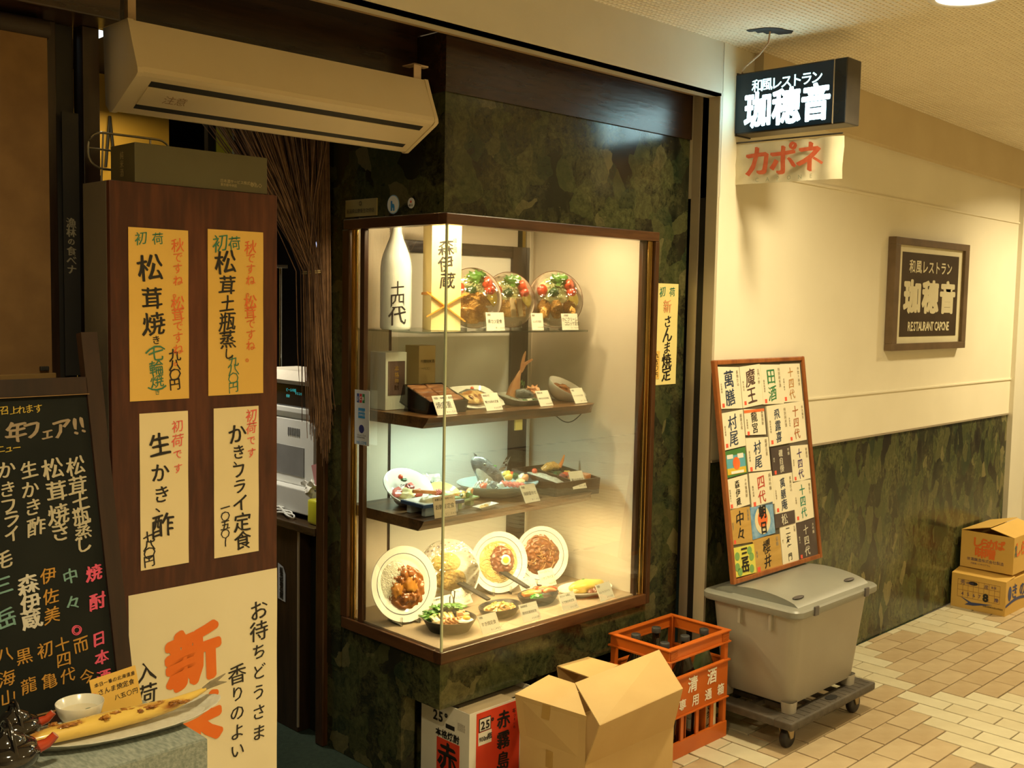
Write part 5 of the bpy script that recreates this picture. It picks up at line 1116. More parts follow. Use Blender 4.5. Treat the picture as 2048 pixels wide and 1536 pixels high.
for i in range(13):
    q = i/12; Lc(MB().blob((-.150+.27*q, -.006+.010*math.sin(i*2.1), .0405+.0015*math.sin(i*1.3)-(.006 if i in (0, 12) else 0)), (.010+.005*math.sin(i*3.7), .0055+.002*math.sin(i*2.9), .0028), .7, 3, 3, i), 'scorch_mark', F_('scorch_brown', (.26, .085, .015), (.52, .24, .04)), t, smooth=True)
Lc(MB().prism([(.165, .043), (.178, .046), (.215, .052), (.195, .058), (.212, .070), (.180, .060), (.163, .050)], (.006, .010), axis='Y'), 'fish_tail', F_('tail_grey', (.22, .19, .12), (.32, .27, .18)), t)
t = thing('sauce_bowl', 'small white bowl of pale sauce on the cloth-covered table', 'bowl', (.843, 2.03, .7495))
Tz = Matrix.Translation((.843, 2.03, .7495))
MB().lathe([(0, .010), (.022, .012), (.036, .030), (.0435, .050), (.0450, .051), (.0455, .048), (.040, .030), (.030, .014), (.026, .0), (0, 0)], 40, Tz).build('bowl', mk('bowl_white', (.72, .70, .60), (.76, .74, .64), 8, .2, coat=.5), t, True, sharp=60)
MB().lathe([(0, .033), (.036, .033), (.038, .034)], 36, Tz).build('sauce', mk('pale_sauce', (.66, .60, .44), (.7, .64, .48), 8, .15), t, True)
MB().blob((.855, 2.022, .785), (.007, .004, .001), .5, 4, 2, 1).build('herb_garnish', DLEAF, t, True)
t = thing('table_card', 'orange handwritten card standing behind the fish plate', 'card', (.935, 2.055, .7495), (-.2, -.10, -.02))
Lc(MB().box((-.048, -.001, 0), (.048, .001, .080)), 'card', YP, t)
Mc = ROOTM[t.name]; Oc = Mc @ Vector((0, -.001, 0)); Uc = Mc.to_3x3() @ Vector((1, 0, 0)); Vc = Mc.to_3x3() @ Vector((0, 0, 1))
write('ink_writing', t, INK, ht('本日一番の北海道産', -.036, .066, .009)+ht('さんま焼定食', -.030, .050, .0125, .0128)+ht('八五〇円', .0, .030, .012), Oc, Uc, Vc, .0006, .01, .8, .1)
write('red_writing', t, REDO, [('↓', -.040, .044, .02), ('生', -.043, .049, .008)], Oc, Uc, Vc, .0006, 0, .5)
LQ = mk('gloss_black', (.008, .007, .007), (.014, .012, .011), 8, .08, coat=1); VERM = mk('vermilion_lacquer', (.42, .04, .015), (.48, .06, .02), 8, .15, coat=.6)
def jar(x, y, z, s, label):
    t = thing('lacquer_pot', label, 'pot', (x, y, z), (0, 0, 0)); T_ = Matrix.Translation((x, y, z)) @ Matrix.Scale(s, 4)
    MB().lathe([(0, 0), (.030, 0), (.036, .010), (.056, .030), (.060, .045), (.052, .060), (.030, .068), (0, .068)], 36, T_).build('pot_body', LQ, t, True, sharp=80)
    MB().lathe([(0, .066), (.034, .066), (.030, .076), (.012, .084), (.006, .092), (.011, .100), (0, .104)], 30, T_).build('lid', LQ, t, True, sharp=80)
    MB().tube([(.050, 0, .045), (.072, 0, .052), (.086, 0, .066)], [.013, .010, .008], 10, T_ @ Matrix.Rotation(-.3, 4, 'Z')).build('spout', VERM, t, True)
    MB().tube([(0, -.052+.104*k/10, .055+.055*math.sin(PI*k/10)) for k in range(11)], .0035, 8, T_).build('handle', LQ, t, True)
jar(.720, 2.03, .7495, .78, 'glossy black lacquer pot with a red spout beside the white bowl')
jar(.662, 1.905, .7495, .92, 'nearest glossy black lacquer pot at the corner of the photo')

# ------------------------------------------------------------------ left edge: roll screen, banner, post
t = thing('roll_screen', 'brown roll-down cloth screen hanging at the far left', 'screen', (.60, 2.5, 2.2))
MB().box((.10, 2.500, 1.41), (.985, 2.504, 2.17)).build('cloth', mk('screen_cloth', (.16, .085, .028), (.20, .11, .038), 14, .8), t)
MB().box((.10, 2.494, 1.398), (.992, 2.510, 1.412), .002).build('bottom_bar', mk('screen_bar', (.22, .13, .04)), t)
MB().tube([(.1, 2.51, 2.19), (.99, 2.51, 2.19)], .022, 14).build('roller', DARKIN, t, True)
MB().box((.955, 2.490, 1.418), (.975, 2.498, 1.428), .002).build('pull_tab', BLACK, t)
t = thing('post', 'dark wooden post between the roll screen and the menu panel', 'post', (1.06, 2.58, 0))
MB().box((1.00, 2.56, 0), (1.028, 2.60, 2.225), .002).build('upright', DKWOODZ, t); MB().box((1.028, 2.575, 0), (1.075, 2.60, 2.225), .002).build('upright', BLACK, t)
MB().box((1.085, 2.545, 0), (1.125, 2.60, 2.225), .002).build('upright', DKWOODZ, t); MB().box((1.120, 2.548, 1.50), (1.1265, 2.551, 1.88)).build('edge_strip', CHROME, t)
t = thing('narrow_banner', 'narrow black banner with small pale writing beside the dark post', 'banner', (1.053, 2.553, 1.7))
MB().box((1.036, 2.550, 1.40), (1.075, 2.553, 2.02)).build('cloth', BLACK, t)
write('pale_writing', t, mk('banner_pale', (.26, .23, .16)), vt('漁林の食べナ', 1.054, 1.762, .024, .022), (0, 2.5496, 0), *XY, .0006, .03, .5)
t = thing('cloth_bundle', 'grey cloth bundle in shadow behind the chalkboard', 'cloth', (.98, 2.58, 1.25))
MB().blob((.90, 2.60, 1.20), (.11, .035, .17), .18, 2, 3, 4).build('cloth_folds', mk('grey_cloth', (.075, .070, .050), (.11, .10, .075), 12, .9), t, True)
t = thing('fluorescent_lamp', 'bright fluorescent lamp end showing beside the air curtain', 'lamp', (1.244, 2.81, 2.304))
MB().box((1.225, 2.715, 2.292), (1.262, 2.90, 2.304), .001).build('housing', mk('lamp_white', (.62, .66, .60)), t)
MB().tube([(1.244, 2.735, 2.280), (1.244, 2.885, 2.278)], .011, 12).build('tube', mk('tube_white', (1, 1, 1), emit=(.85, 1, .98), estr=2.2), t, True)
MB().box((1.232, 2.885, 2.262), (1.256, 2.905, 2.304)).build('socket', mk('lamp_white', (.62, .66, .60)), t)

# ------------------------------------------------------------------ counter and till seen through the entrance
t = thing('counter', 'dark wooden cashier counter inside the entrance', 'counter', (2.45, 3.6, 0))
MB().box((2.135, 3.125, .752), (2.75, 4.2, .780), .003).build('counter_top', mk_wood('counter_top_wood', (.03, .018, .01), (.08, .05, .025), 3, 'Y', .25), t)
MB().box((2.150, 3.245, 0), (2.74, 4.18, .752)).build('front_panel', mk_wood('counter_wood', (.022, .012, .007), (.055, .030, .015), 3, 'Z', .4), t)
MB().box((2.146, 3.238, .02), (2.152, 3.245, .75)).build('edge_strip', STRIP, t)
MB().box((2.20, 3.13, 0), (2.74, 3.238, .752)).build('side_gap', BLACK, t)
t = thing('sticker', 'small upright white sticker with black print on the counter front', 'sticker', (2.148, 3.35, .53))
MB().add([(2.148, 3.375, .475), (2.148, 3.325, .470), (2.148, 3.325, .575), (2.148, 3.340, .60), (2.148, 3.375, .61)], [(0, 1, 2, 3, 4)]).build('label', mk('sticker_bluewhite', (.60, .62, .66)), t)
write('printed_text', t, INK, vt('販売設備保障', -3.351, .585, .022, .019), (2.1478, 0, 0), (0, -1, 0), (0, 0, 1), .0006, .03)
GREYW = mk('off_white_plastic', (.66, .66, .62), (.70, .70, .66), 6, .4); GREYD = mk('grey_plastic', (.18, .18, .18), (.22, .22, .22), 8, .5)
t = thing('cash_drawer', 'white cash drawer on the cashier counter', 'cash drawer', (2.4, 3.45, .78))
MB().box((2.19, 3.215, .800), (2.60, 3.72, .890), .004).build('drawer_body', GREYW, t)
for x, y in ((2.21, 3.22), (2.55, 3.22), (2.21, 3.68), (2.55, 3.68)): MB().box((x, y, .780), (x+.03, y+.02, .802)).build('foot', GREYW, t)
t = thing('receipt_printer', 'rounded off-white till printer with a grey front on the cash drawer', 'printer', (2.4, 3.5, .89))
pr = [(2.25, .892), (2.25, .935), (2.235, 1.055), (2.25, 1.09), (2.29, 1.125), (2.34, 1.135), (2.55, 1.125), (2.56, .892)]
pp = []; 
for k in range(9):
    a = PI/2*k/8; pp.append((3.33-.055*math.sin(a), 1.08+.055*math.cos(a)))
MB().prism([(3.275, .892), (3.275, 1.075)]+list(reversed(pp))[1:]+[(3.70, 1.135), (3.70, .892)], (2.235, 2.55), axis='X').build('housing', GREYW, t)
MB().box((2.2325, 3.335, .925), (2.2352, 3.68, 1.035)).build('grey_front', GREYD, t)
MB().box((2.2325, 3.31, .903), (2.235, 3.322, .912)).build('button', BLACK, t)
for i in range(7): MB().box((2.2328, 3.365+.012*i, 1.075), (2.2352, 3.371+.012*i, 1.105)).build('vent_slot', GREYD, t)
t = thing('till_display', 'black till display with small cyan characters above the printer', 'display', (2.4, 3.45, 1.135))
MB().box((2.26, 3.32, 1.1355), (2.40, 3.62, 1.158), .003).build('base', GREYW, t)
MB().box((2.235, 3.285, 1.160), (2.42, 3.66, 1.182), .004).build('lower_rim', GREYW, t)
MB().box((2.242, 3.285, 1.182), (2.42, 3.66, 1.268), .006).build('screen', mk('screen_black', (.008, .008, .01), (.012, .012, .014), 6, .12), t)
MB().add([(2.215, 3.30, 1.285), (2.42, 3.29, 1.270), (2.42, 3.66, 1.270), (2.215, 3.66, 1.285), (2.25, 3.31, 1.318), (2.42, 3.30, 1.318), (2.42, 3.66, 1.318), (2.25, 3.66, 1.318), (2.235, 3.295, 1.268), (2.235, 3.66, 1.268)],
    [(0, 4, 7, 3), (4, 5, 6, 7), (0, 1, 5, 4), (0, 8, 1), (0, 3, 9, 8), (8, 9, 2, 1)]).build('top_hood', mk('hood_beige', (.58, .52, .42)), t)
write('lit_characters', t, mk('cyan_glow', (.1, .5, .5), emit=(.05, .62, .60), estr=.7), ht('ビール中瓶', -3.46, 1.245, .013)+ht('合計', -3.46, 1.222, .012)+ht('￥５２０', -3.40, 1.235, .011), (2.2415, 0, 0), (0, -1, 0), (0, 0, 1), .0005)
t = thing('cable_coil', 'white cable coiled under the cash drawer', 'cable', (2.2, 3.4, .785))
for k in range(3): MB().tube([(2.165+.01*k+.012*math.sin(a*2), 3.36+.06*math.cos(a)+.03*k, .786+.005*k+.012*abs(math.sin(a))) for a in [q*2*PI/20 for q in range(20)]], .0035, 6, closed=True).build('cable_loop', GREYW, t, True)
t = thing('yellow_container', 'bright yellow plastic container standing at the counter end', 'container', (2.19, 3.19, .78))
MB().box((2.165, 3.148, .7815), (2.24, 3.212, .872), .010).build('body', mk('yellow_plastic', (.62, .60, .03), (.66, .64, .05), 5, .35), t, True)
MB().box((2.175, 3.150, .872), (2.182, 3.156, .99), .002).build('stick', mk('yellow_plastic', (.72, .68, .03)), t)
t = thing('pink_note', 'pink handwritten paper note leaning beside the till', 'note', (2.20, 3.22, .90), (0, .1, .0))
MB().add([(2.205, 3.245, .985), (2.205, 3.165, 1.010), (2.20, 3.165, .862), (2.20, 3.195, .870), (2.206, 3.2452, .985), (2.206, 3.1652, 1.010), (2.201, 3.1652, .862), (2.201, 3.1952, .870)], [(0, 3, 2, 1), (4, 5, 6, 7), (0, 1, 5, 4), (2, 3, 7, 6)]).build('paper', mk('pink_paper', (.55, .24, .24), (.6, .28, .28)), t)
write('handwriting', t, INK, vt('外し', -3.183, .985, .030, .030), (2.1995, 0, 0), (0, -1, 0), (0, 0, 1), .001, .02, 1)
t = thing('tissue', 'crumpled white tissue beside the till printer', 'tissue', (2.2, 3.25, .895))
MB().blob((2.205, 3.245, .908), (.016, .030, .020), .9, 2.4, 3, 6).build('paper', WHITE, t, True)
t = thing('white_vase', 'slim white vase holding two dark sticks behind the hanging twigs', 'vase', (2.24, 3.19, 1.13))
Tv = Matrix.Translation((2.30, 3.246, 1.150))
MB().lathe([(0, 0), (.012, 0), (.015, .008), (.021, .045), (.019, .075), (.013, .098), (.014, .102), (.011, .100), (0, .09)], 28, Tv).build('vase_body', PORC, t, True)
for dx in (-.005, .006): MB().tube([(2.30+dx*.4, 3.246+dx, 1.24), (2.30+dx, 3.246+dx*1.2, 1.29)], .002, 6).build('stick', INK, t)
MB().box((2.26, 3.22, .8905), (2.36, 3.272, 1.149), .003).build('stand_block', mk('stand_brown', (.16, .08, .03), (.22, .12, .05)), t)

# twig bundle, tied, hanging beside the stone jamb
tw = thing('twig_bundle', 'tied bundle of long brown twigs fanning out at the top beside the stone jamb', 'twigs', (2.02, 2.95, 1.68))
TWM = [mk('twig_brown', (.16, .085, .045), (.27, .15, .08), 30, .8), mk('twig_dark', (.08, .04, .022), (.13, .068, .036), 30, .8)]
rt_ = random.Random(5)
grp = [MB(), MB()]
for i in range(240):
    u = rt_.random(); topx = 1.60+.46*u**.8+rt_.uniform(-.01, .01); topz = 2.16+rt_.uniform(-.04, .06)
    cx_, cy_ = 2.005+rt_.gauss(0, .014), 2.95+rt_.gauss(0, .014); bz = 1.10+abs(rt_.gauss(0, .10))+.10*rt_.random(); bx_ = 2.03+(cx_-2.005)*1.3+rt_.uniform(-.022, .030)
    ty = 2.95+rt_.uniform(-.05, .10)
    md = 1.90
    mxx = cx_+(topx-cx_)*.42+rt_.uniform(-.01, .01)
    r_ = rt_.uniform(.0012, .0026)
    grp[i % 2].tube([(topx, ty, topz), (mxx, (ty+cy_)/2, md), (cx_, cy_, 1.68), ((cx_+bx_)/2, cy_, 1.42), (bx_, cy_+rt_.uniform(-.01, .01), bz)], [r_*.8, r_, r_, r_, r_*.5], 5)
for i in range(2): grp[i].build('twigs', TWM[i], tw, kind='stuff')
for k in range(2): MB().tube([(2.005+.030*math.cos(a), 2.95+.030*math.sin(a), 1.676+.006*k+.004*math.cos(a)) for a in [q*2*PI/20 for q in range(20)]], .0028, 6, closed=True).build('tie', mk('tie_straw', (.30, .22, .09)), tw, True)
tw2 = thing('twig_strands', 'separate thin sheaf of brown twigs hanging straight next to the stone jamb', 'twigs', (2.08, 2.98, 1.6))
g2 = MB()
for i in range(46):
    x = 2.078+rt_.gauss(0, .012); y = 2.99+rt_.gauss(0, .012); bz = 1.02+rt_.random()*.25
    g2.tube([(x-.012, y, 2.2), (x, y, 1.68), (x+.004, y, 1.4), (x+rt_.uniform(-.01, .012), y, bz)], [.0016, .0016, .0014, .0008], 5)
g2.build('twigs', TWM[0], tw2, kind='stuff')
# dim things further inside
t = thing('chrome_pole', 'shiny chrome pole standing inside behind the twigs', 'pole', (2.6, 4.0, 0))
for dx in (0, .035): MB().tube([(2.47+dx, 3.95-dx, .78), (2.47+dx, 3.95-dx, 1.72)], .007, 12).build('tube', CHROME, t, True)
MB().box((2.46, 3.90, 1.715), (2.53, 3.97, 1.73), .002).build('cap', CHROME, t)
t = thing('back_window', 'small bright bluish window far inside behind the twigs', 'window', (3.4, 5.2, 1.8))
WL = mk('window_glow', (.6, .65, .8), emit=(.62, .70, 1.0), estr=1.1)
MB().box((3.40, 5.0, 1.74), (3.44, 5.02, 1.90)).build('pane', WL, t); MB().box((3.53, 5.0, 1.74), (3.60, 5.02, 1.90)).build('pane', WL, t); MB().box((3.52, 5.0, 1.55), (3.56, 5.02, 1.66)).build('pane', WL, t)
MB().box((2.98, 5.0, 1.55), (3.01, 5.02, 1.68)).build('pane', WL, t)
MB().box((2.90, 5.02, 0), (3.70, 5.06, 2.5)).build('frame', DARKIN, t)
t = thing('shelf_note', 'two small pale papers clipped inside above the counter', 'note', (2.9, 4.2, 2.0))
MB().box((2.77, 4.21, 2.0), (2.785, 4.22, 2.5)).build('rod', BLACK, t)
MB().box((2.76, 4.20, 2.055), (2.80, 4.203, 2.080)).build('paper', WHITE, t); MB().box((2.755, 4.18, 2.015), (2.80, 4.183, 2.040), 0, Matrix.Rotation(.0, 4, 'Y')).build('paper', CARD, t)
t = thing('yellow_poster', 'bright yellow strip poster inside the entrance above the flat carton', 'poster', (1.9, 3.6, 2.1))
MB().box((1.915, 3.40, 1.9), (1.975, 3.405, 2.50)).build('sheet', mk('poster_yellow', (.68, .66, .05), (.76, .74, .1)), t)
MB().box((1.975, 3.398, 1.9), (1.983, 3.405, 2.50)).build('edge', mk('poster_edge', (.5, .62, .52)), t)
MB().box((1.885, 3.405, 1.9), (1.980, 3.43, 2.50)).build('dark_upright', BLACK, t)
t = thing('hanging_cord', 'dark pair of cords hanging on the yellow wall above the wire rack', 'cord', (2.2, 4.38, 2.1))
for dx in (-.02, .02): MB().tube([(1.98, 4.385, 2.33), (1.98+dx, 4.385, 2.12)], .006, 6).build('cord', BLACK, t)
t = thing('flat_card', 'flat tan cardboard piece on the carpet by the panel foot', 'cardboard', (1.55, 2.5, 0), (0, 0, .3))
MB().add([(1.47, 2.43, .001), (1.70, 2.52, .001), (1.66, 2.62, .001), (1.42, 2.55, .001), (1.47, 2.43, .005), (1.70, 2.52, .005), (1.66, 2.62, .005), (1.42, 2.55, .005)], [(0, 3, 2, 1), (4, 5, 6, 7), (0, 1, 5, 4), (1, 2, 6, 5), (2, 3, 7, 6), (3, 0, 4, 7)]).build('sheet', mk('cardboard_tan', (.46, .30, .13), (.52, .35, .16)), t)

# ------------------------------------------------------------------ red shochu carton
WC = mk('white_carton', (.72, .68, .58), (.76, .72, .62), 6, .5); RC = mk('carton_red', (.62, .040, .015), (.68, .06, .02), 8, .5)
t = thing('liquor_carton', 'white and red liquor carton with black brush lettering tucked under the stone ledge', 'carton', (2.38, 2.52, 0))
X0, X1, Y0, Y1, ZT = 2.232, 2.56, 2.405, 2.64, .292
MB().box((X0, Y0, 0), (X0+.004, Y1, ZT)).box((X1-.004, Y0, 0), (X1, Y1, ZT)).box((X0+.004, Y0, 0), (X1-.004, Y0+.004, ZT)).box((X0+.004, Y1-.004, 0), (X1-.004, Y1, ZT)).box((X0+.004, Y0+.004, 0), (X1-.004, Y1-.004, .004)).build('carton_body', WC, t)
MB().box((X0+.002, Y0+.002, ZT-.002), (X1-.13, Y0+.06, ZT+.001), 0).box((X0+.05, Y0+.05, ZT-.02), (X1-.004, Y1-.004, ZT-.018)).build('top_flap', mk('carton_inner', (.36, .28, .17), (.42, .33, .2)), t)
MB().box((X0+.030, Y0-.0012, .0), (X0+.225, Y0, .285)).build('red_panel', RC, t)
MB().box((X0-.0012, Y0+.045, .060), (X0, Y0+.155, .175)).build('red_square', RC, t)
Ol = (X0-.0014, 0, 0); Ul = (0, -1, 0)
write('brush_lettering', t, INK, [('赤', -(Y0+.100), .117, .098)], Ol, Ul, (0, 0, 1), .0008, .03, .5)
write('printed_text', t, INK, ht('本格焼酎', -(Y0+.146), .192, .026, .029), Ol, Ul, (0, 0, 1), .0006, .03)
write('printed_text', t, INK, ht('赤霧島', -(Y0+.125), .044, .022, .024)+hta('900ml', -(Y0+.135), .022, .022), Ol, Ul, (0, 0, 1), .0006, .02)
write('printed_text', t, INK, hta('25°', -(Y0+.175), .246, .042), Ol, Ul, (0, 0, 1), .0006, .03)
MB().box((X0-.0012, Y0+.07, .216), (X0, Y0+.112, .230)).build('hand_hole', BLACK, t)
MB().box((X0-.0010, Y0+.018, .225), (X0, Y0+.055, .250)).build('stamp_box', mk('stamp_grey', (.40, .36, .30), (.60, .56, .48), 300, .6), t)
Of = (0, Y0-.0012, 0)
MB().box((X0+.040, Y0-.0022, .222), (X0+.092, Y0-.0012, .266)).build('strength_box', INK, t)
MB().box((X0+.043, Y0-.0028, .225), (X0+.089, Y0-.0022, .263)).build('strength_field', WC, t)
MB().box((X0+.038, Y0-.0020, .178), (X0+.096, Y0-.0012, .220)).build('volume_field', WC, t)
write('printed_text', t, INK, hta('25°', X0+.045, .243, .034), (0, Y0-.0030, 0), *XY, .0005, .03)
write('printed_text', t, INK, hta('900ml', X0+.040, .198, .020, .72)+ht('瓶', X0+.087, .200, .020), (0, Y0-.0022, 0), *XY, .0005, .02)
write('brush_lettering', t, INK, [('赤', X0+.150, .236, .060), ('霧', X0+.150, .168, .062), ('島', X0+.150, .098, .064)], Of, *XY, .0010, .03, .7)
write('printed_text', t, INK, ht('本格焼酎', X0+.196, .255, .016)[:1]+vt('さつまいも', X0+.200, .25, .012), Of, *XY, .0008)

# ------------------------------------------------------------------ big open cardboard box
CBD = mk('kraft_board', (.52, .345, .135), (.56, .38, .155), 5, .7, bump=.05, bscale=300, stretch=(1, 1, .05)); CBI = mk('kraft_inside', (.40, .25, .09), (.44, .28, .11), 5, .8)
t = thing('cardboard_box', 'large open brown cardboard box with half folded flaps in front of the orange crate', 'cardboard box', (2.6, 2.19, 0))
bx0, bx1, by0, by1, zh, zt = 2.385, 2.83, 2.052, 2.330, .196, .350
T_ = .004
MB().box((bx0, by0, 0), (bx0+T_, by1, zh)).box((bx1-T_, by0, 0), (bx1, by1, zh)).box((bx0+T_, by0, 0), (bx1-T_, by0+T_, zh)).box((bx0+T_, by1-T_, 0), (bx1-T_, by1, zh)).box((bx0+T_, by0+T_, 0), (bx1-T_, by1-T_, T_)).build('box_body', CBD, t)
def sheet(pts, mt, nm, th=.0035):
    P = [Vector(p) for p in pts]; nn = (P[1]-P[0]).cross(P[2]-P[0]).normalized()*th
    k = len(P); v = [tuple(p) for p in P]+[tuple(p-nn) for p in P]
    return MB().add(v, [tuple(range(k)), tuple(range(2*k-1, k-1, -1))]+[(i, k+i, k+(i+1) % k, (i+1) % k) for i in range(k)]).build(nm, mt, t)
sheet([(bx0, by1, zh), (bx0, by0, zh), (2.387, 2.055, zt), (2.354, 2.327, zt)], CBD, 'flap')            # left flap standing
sheet([(2.354, 2.327, zt), (2.387, 2.055, zt), (2.523, 2.222, .372), (2.533, 2.348, .364)], CBD, 'flap')   # folded in
sheet([(bx0, by0, zh), (bx1, by0, zh), (2.733, 1.950, .378), (2.340, 1.960, .362)], CBD, 'flap')        # front flap bulging out
sheet([(2.340, 1.960, .362), (2.733, 1.950, .378), (2.867, 2.149, .425), (2.523, 2.222, .374)], CBD, 'flap')
sheet([(bx1, by0, zh), (bx1, by1, zh), (bx1+.03, by1+.0, .30), (bx1+.03, by0+.12, .30)], CBI, 'flap')
sheet([(2.60, by1, zh), (bx1, by1, zh), (2.78, by1+.06, .355), (2.62, by1+.06, .36)], CBI, 'flap')
sheet([(2.62, by1+.06, .36), (2.78, by1+.06, .355), (2.80, 2.27, .352), (2.64, 2.25, .35)], CBD, 'flap')
MB().box((2.3838, 2.185, .14), (2.3848, 2.215, .196)).build('tape', mk('brown_tape', (.42, .25, .07), (.45, .28, .08), 6, .3), t)
sheet([(2.3665, 2.222, .300), (2.3700, 2.192, .300), (2.3715, 2.188, .346), (2.3680, 2.218, .346)], mk('brown_tape', (.42, .25, .07)), 'tape', .001)
MB().box((bx0-.001, by0+.02, .05), (bx0, by0+.14, .14)).build('delivery_label', WHITE, t)
write('printed_text', t, INK, ht('お届け先', -(by0+.135), .125, .008)+ht('品名　雑貨', -(by0+.135), .112, .008), (bx0-.0012, 0, 0), (0, -1, 0), (0, 0, 1), .0004)
# waney pattern of a bottle partition inside
MB().box((2.56, 2.24, .05), (2.565, 2.325, .33)).box((2.40, 2.30, .05), (2.60, 2.304, .33)).build('inner_partition', CBI, t)

# ------------------------------------------------------------------ orange bottle crate
ORG = mk('crate_orange', (.50, .105, .009), (.55, .125, .013), 7, .38)
t = thing('bottle_crate', 'orange plastic bottle crate with white lettering beside the pillar', 'crate', (3.135, 2.288, 0))
cx0, cx1, cy0, cy1 = 2.936, 3.300, 2.157, 2.420
def frame(z0, z1, o, th, nm):
    MB().box((cx0-o, cy0-o, z0), (cx1+o, cy0-o+th, z1), .001).box((cx0-o, cy1+o-th, z0), (cx1+o, cy1+o, z1), .001).box((cx0-o, cy0-o+th, z0), (cx0-o+th, cy1+o-th, z1), .001).box((cx1+o-th, cy0-o+th, z0), (cx1+o, cy1+o-th, z1), .001).build(nm, ORG, t)
frame(.398, .403, .006, .022, 'top_rim'); frame(.362, .400, .0, .008, 'rim_band'); frame(.357, .363, .007, .016, 'flange'); frame(.288, .294, .007, .016, 'flange')
frame(.152, .290, .0, .006, 'side_wall'); frame(.148, .153, .006, .012, 'flange'); frame(0, .058, .002, .010, 'base_band')
MB().box((cx0+.008, cy0+.008, .006), (cx1-.008, cy1-.008, .014)).build('base', ORG, t)
for x in (cx0, cx1-.022):
    for y in (cy0, cy1-.022): MB().box((x+.001, y+.001, .001), (x+.021, y+.021, .3985), .002).build('corner_post', ORG, t)
for i in range(1, 4):
    x = cx0+i*(cx1-cx0)/4
    for y in (cy0+.001, cy1-.008): MB().box((x-.009, y, .05), (x+.009, y+.007, .152), .001).build('slot_bar', ORG, t)
for i in range(1, 3):
    y = cy0+i*(cy1-cy0)/3
    for x in (cx0+.001, cx1-.008): MB().box((x, y-.009, .05), (x+.007, y+.009, .152), .001).build('slot_bar', ORG, t)
for x0_, x1_ in ((cx0, cx0+.05), (cx1-.05, cx1)):
    for k in range(7): MB().box((x0_+.006, cy0-.003, .366+.0045*k), (x1_-.002, cy0, .3685+.0045*k)).build('rib', ORG, t)
CW = mk('crate_print', (.80, .74, .62), (.86, .80, .68), 300, .6)
write('white_lettering', t, CW, [('清', 3.080, .250, .056), ('酒', 3.198, .252, .056)], (0, cy0-.0005, 0), *XY, .0008, .02)
write('white_lettering', t, CW, [(c, 3.022+.078*i, .188, .040) for i, c in enumerate('専用通箱')], (0, cy0-.0005, 0), *XY, .0008, .02)
for i in range(1, 3): MB().box((cx0+i*.121-.0015, cy0+.008, .014), (cx0+i*.121+.0015, cy1-.008, .15)).build('divider', ORG, t)
MB().box((cx0+.008, 2.287, .014), (cx1-.008, 2.290, .15)).build('divider', ORG, t)
GB = mk('bottle_glass_dark', (.010, .007, .004), (.016, .010, .006), 5, .06, coat=.8); GBG = mk('bottle_glass_green', (.05, .07, .03), (.07, .09, .04), 5, .1, coat=.8)
LBL = mk('bottle_label', (.74, .70, .58), (.8, .76, .64))
def bottle(x, y, z, mt, label, lab, text, top=True, ang=-2.35):
    t = thing('sake_bottle', label, 'bottle', (x, y, z), (0, 0, 0), 'bottles in the orange crate'); T_ = Matrix.Translation((x, y, z))
    MB().lathe([(0, 0), (.048, 0), (.052, .006), (.052, .215), (.046, .245), (.030, .285), (.019, .315), (.0145, .345), (.0145, .372), (.0165, .374), (.0165, .386), (0, .386)], 32, T_).build('bottle_body', mt, t, True, sharp=70)
    if lab:
        z0, z1, col = lab; v = []; f = []
        for k in range(17):
            a = ang-.85+1.7*k/16; v += [(x+.0526*math.cos(a), y+.0526*math.sin(a), z+z0), (x+.0526*math.cos(a), y+.0526*math.sin(a), z+z1)]
        for k in range(16): f.append((2*k, 2*k+2, 2*k+3, 2*k+1))
        MB().add(v, f).build('paper_label', col, t, True)
        if text:
            n_ = len(text); ink = MB()
            for i, ch in enumerate(text):
                sz = min(.036, (z1-z0)*.8/n_); zc = z+z1-.012-(i+.5)*(z1-z0-.02)/n_
                ink.add(*bent(ch, x, y, .0531, zc, sz, ang))
            ink.build('label_writing', INK, t)
    MB().lathe([(0, .3885), (.0158, .3885), (.0172, .387), (.0172, .370)], 20, T_).build('cap', mk('cap_grey', (.03, .03, .03), (.05, .05, .05), 5, .35) if top else WHITE, t, True)
bottle(2.998, 2.223, .015, GB, 'dark bottle with a red and white label at the left front of the crate', (.21, .25, LBL), '')
bottle(3.118, 2.223, .015, GB, 'dark bottle at the middle front of the crate', (.20, .235, LBL), '')
bottle(3.236, 2.223, .015, GBG, 'bottle with a tall cream label at the right front of the crate', (.03, .165, mk('label_cream', (.72, .64, .42))), '純金箔入', ang=-1.9)
bottle(2.998, 2.353, .015, GB, 'dark capped bottle at the left back of the crate', None, '')
bottle(3.118, 2.353, .015, GB, 'dark bottle at the middle back of the crate', None, '')
MB().box((3.02, 2.15, 0), (3.02, 2.15, 0)) if False else None

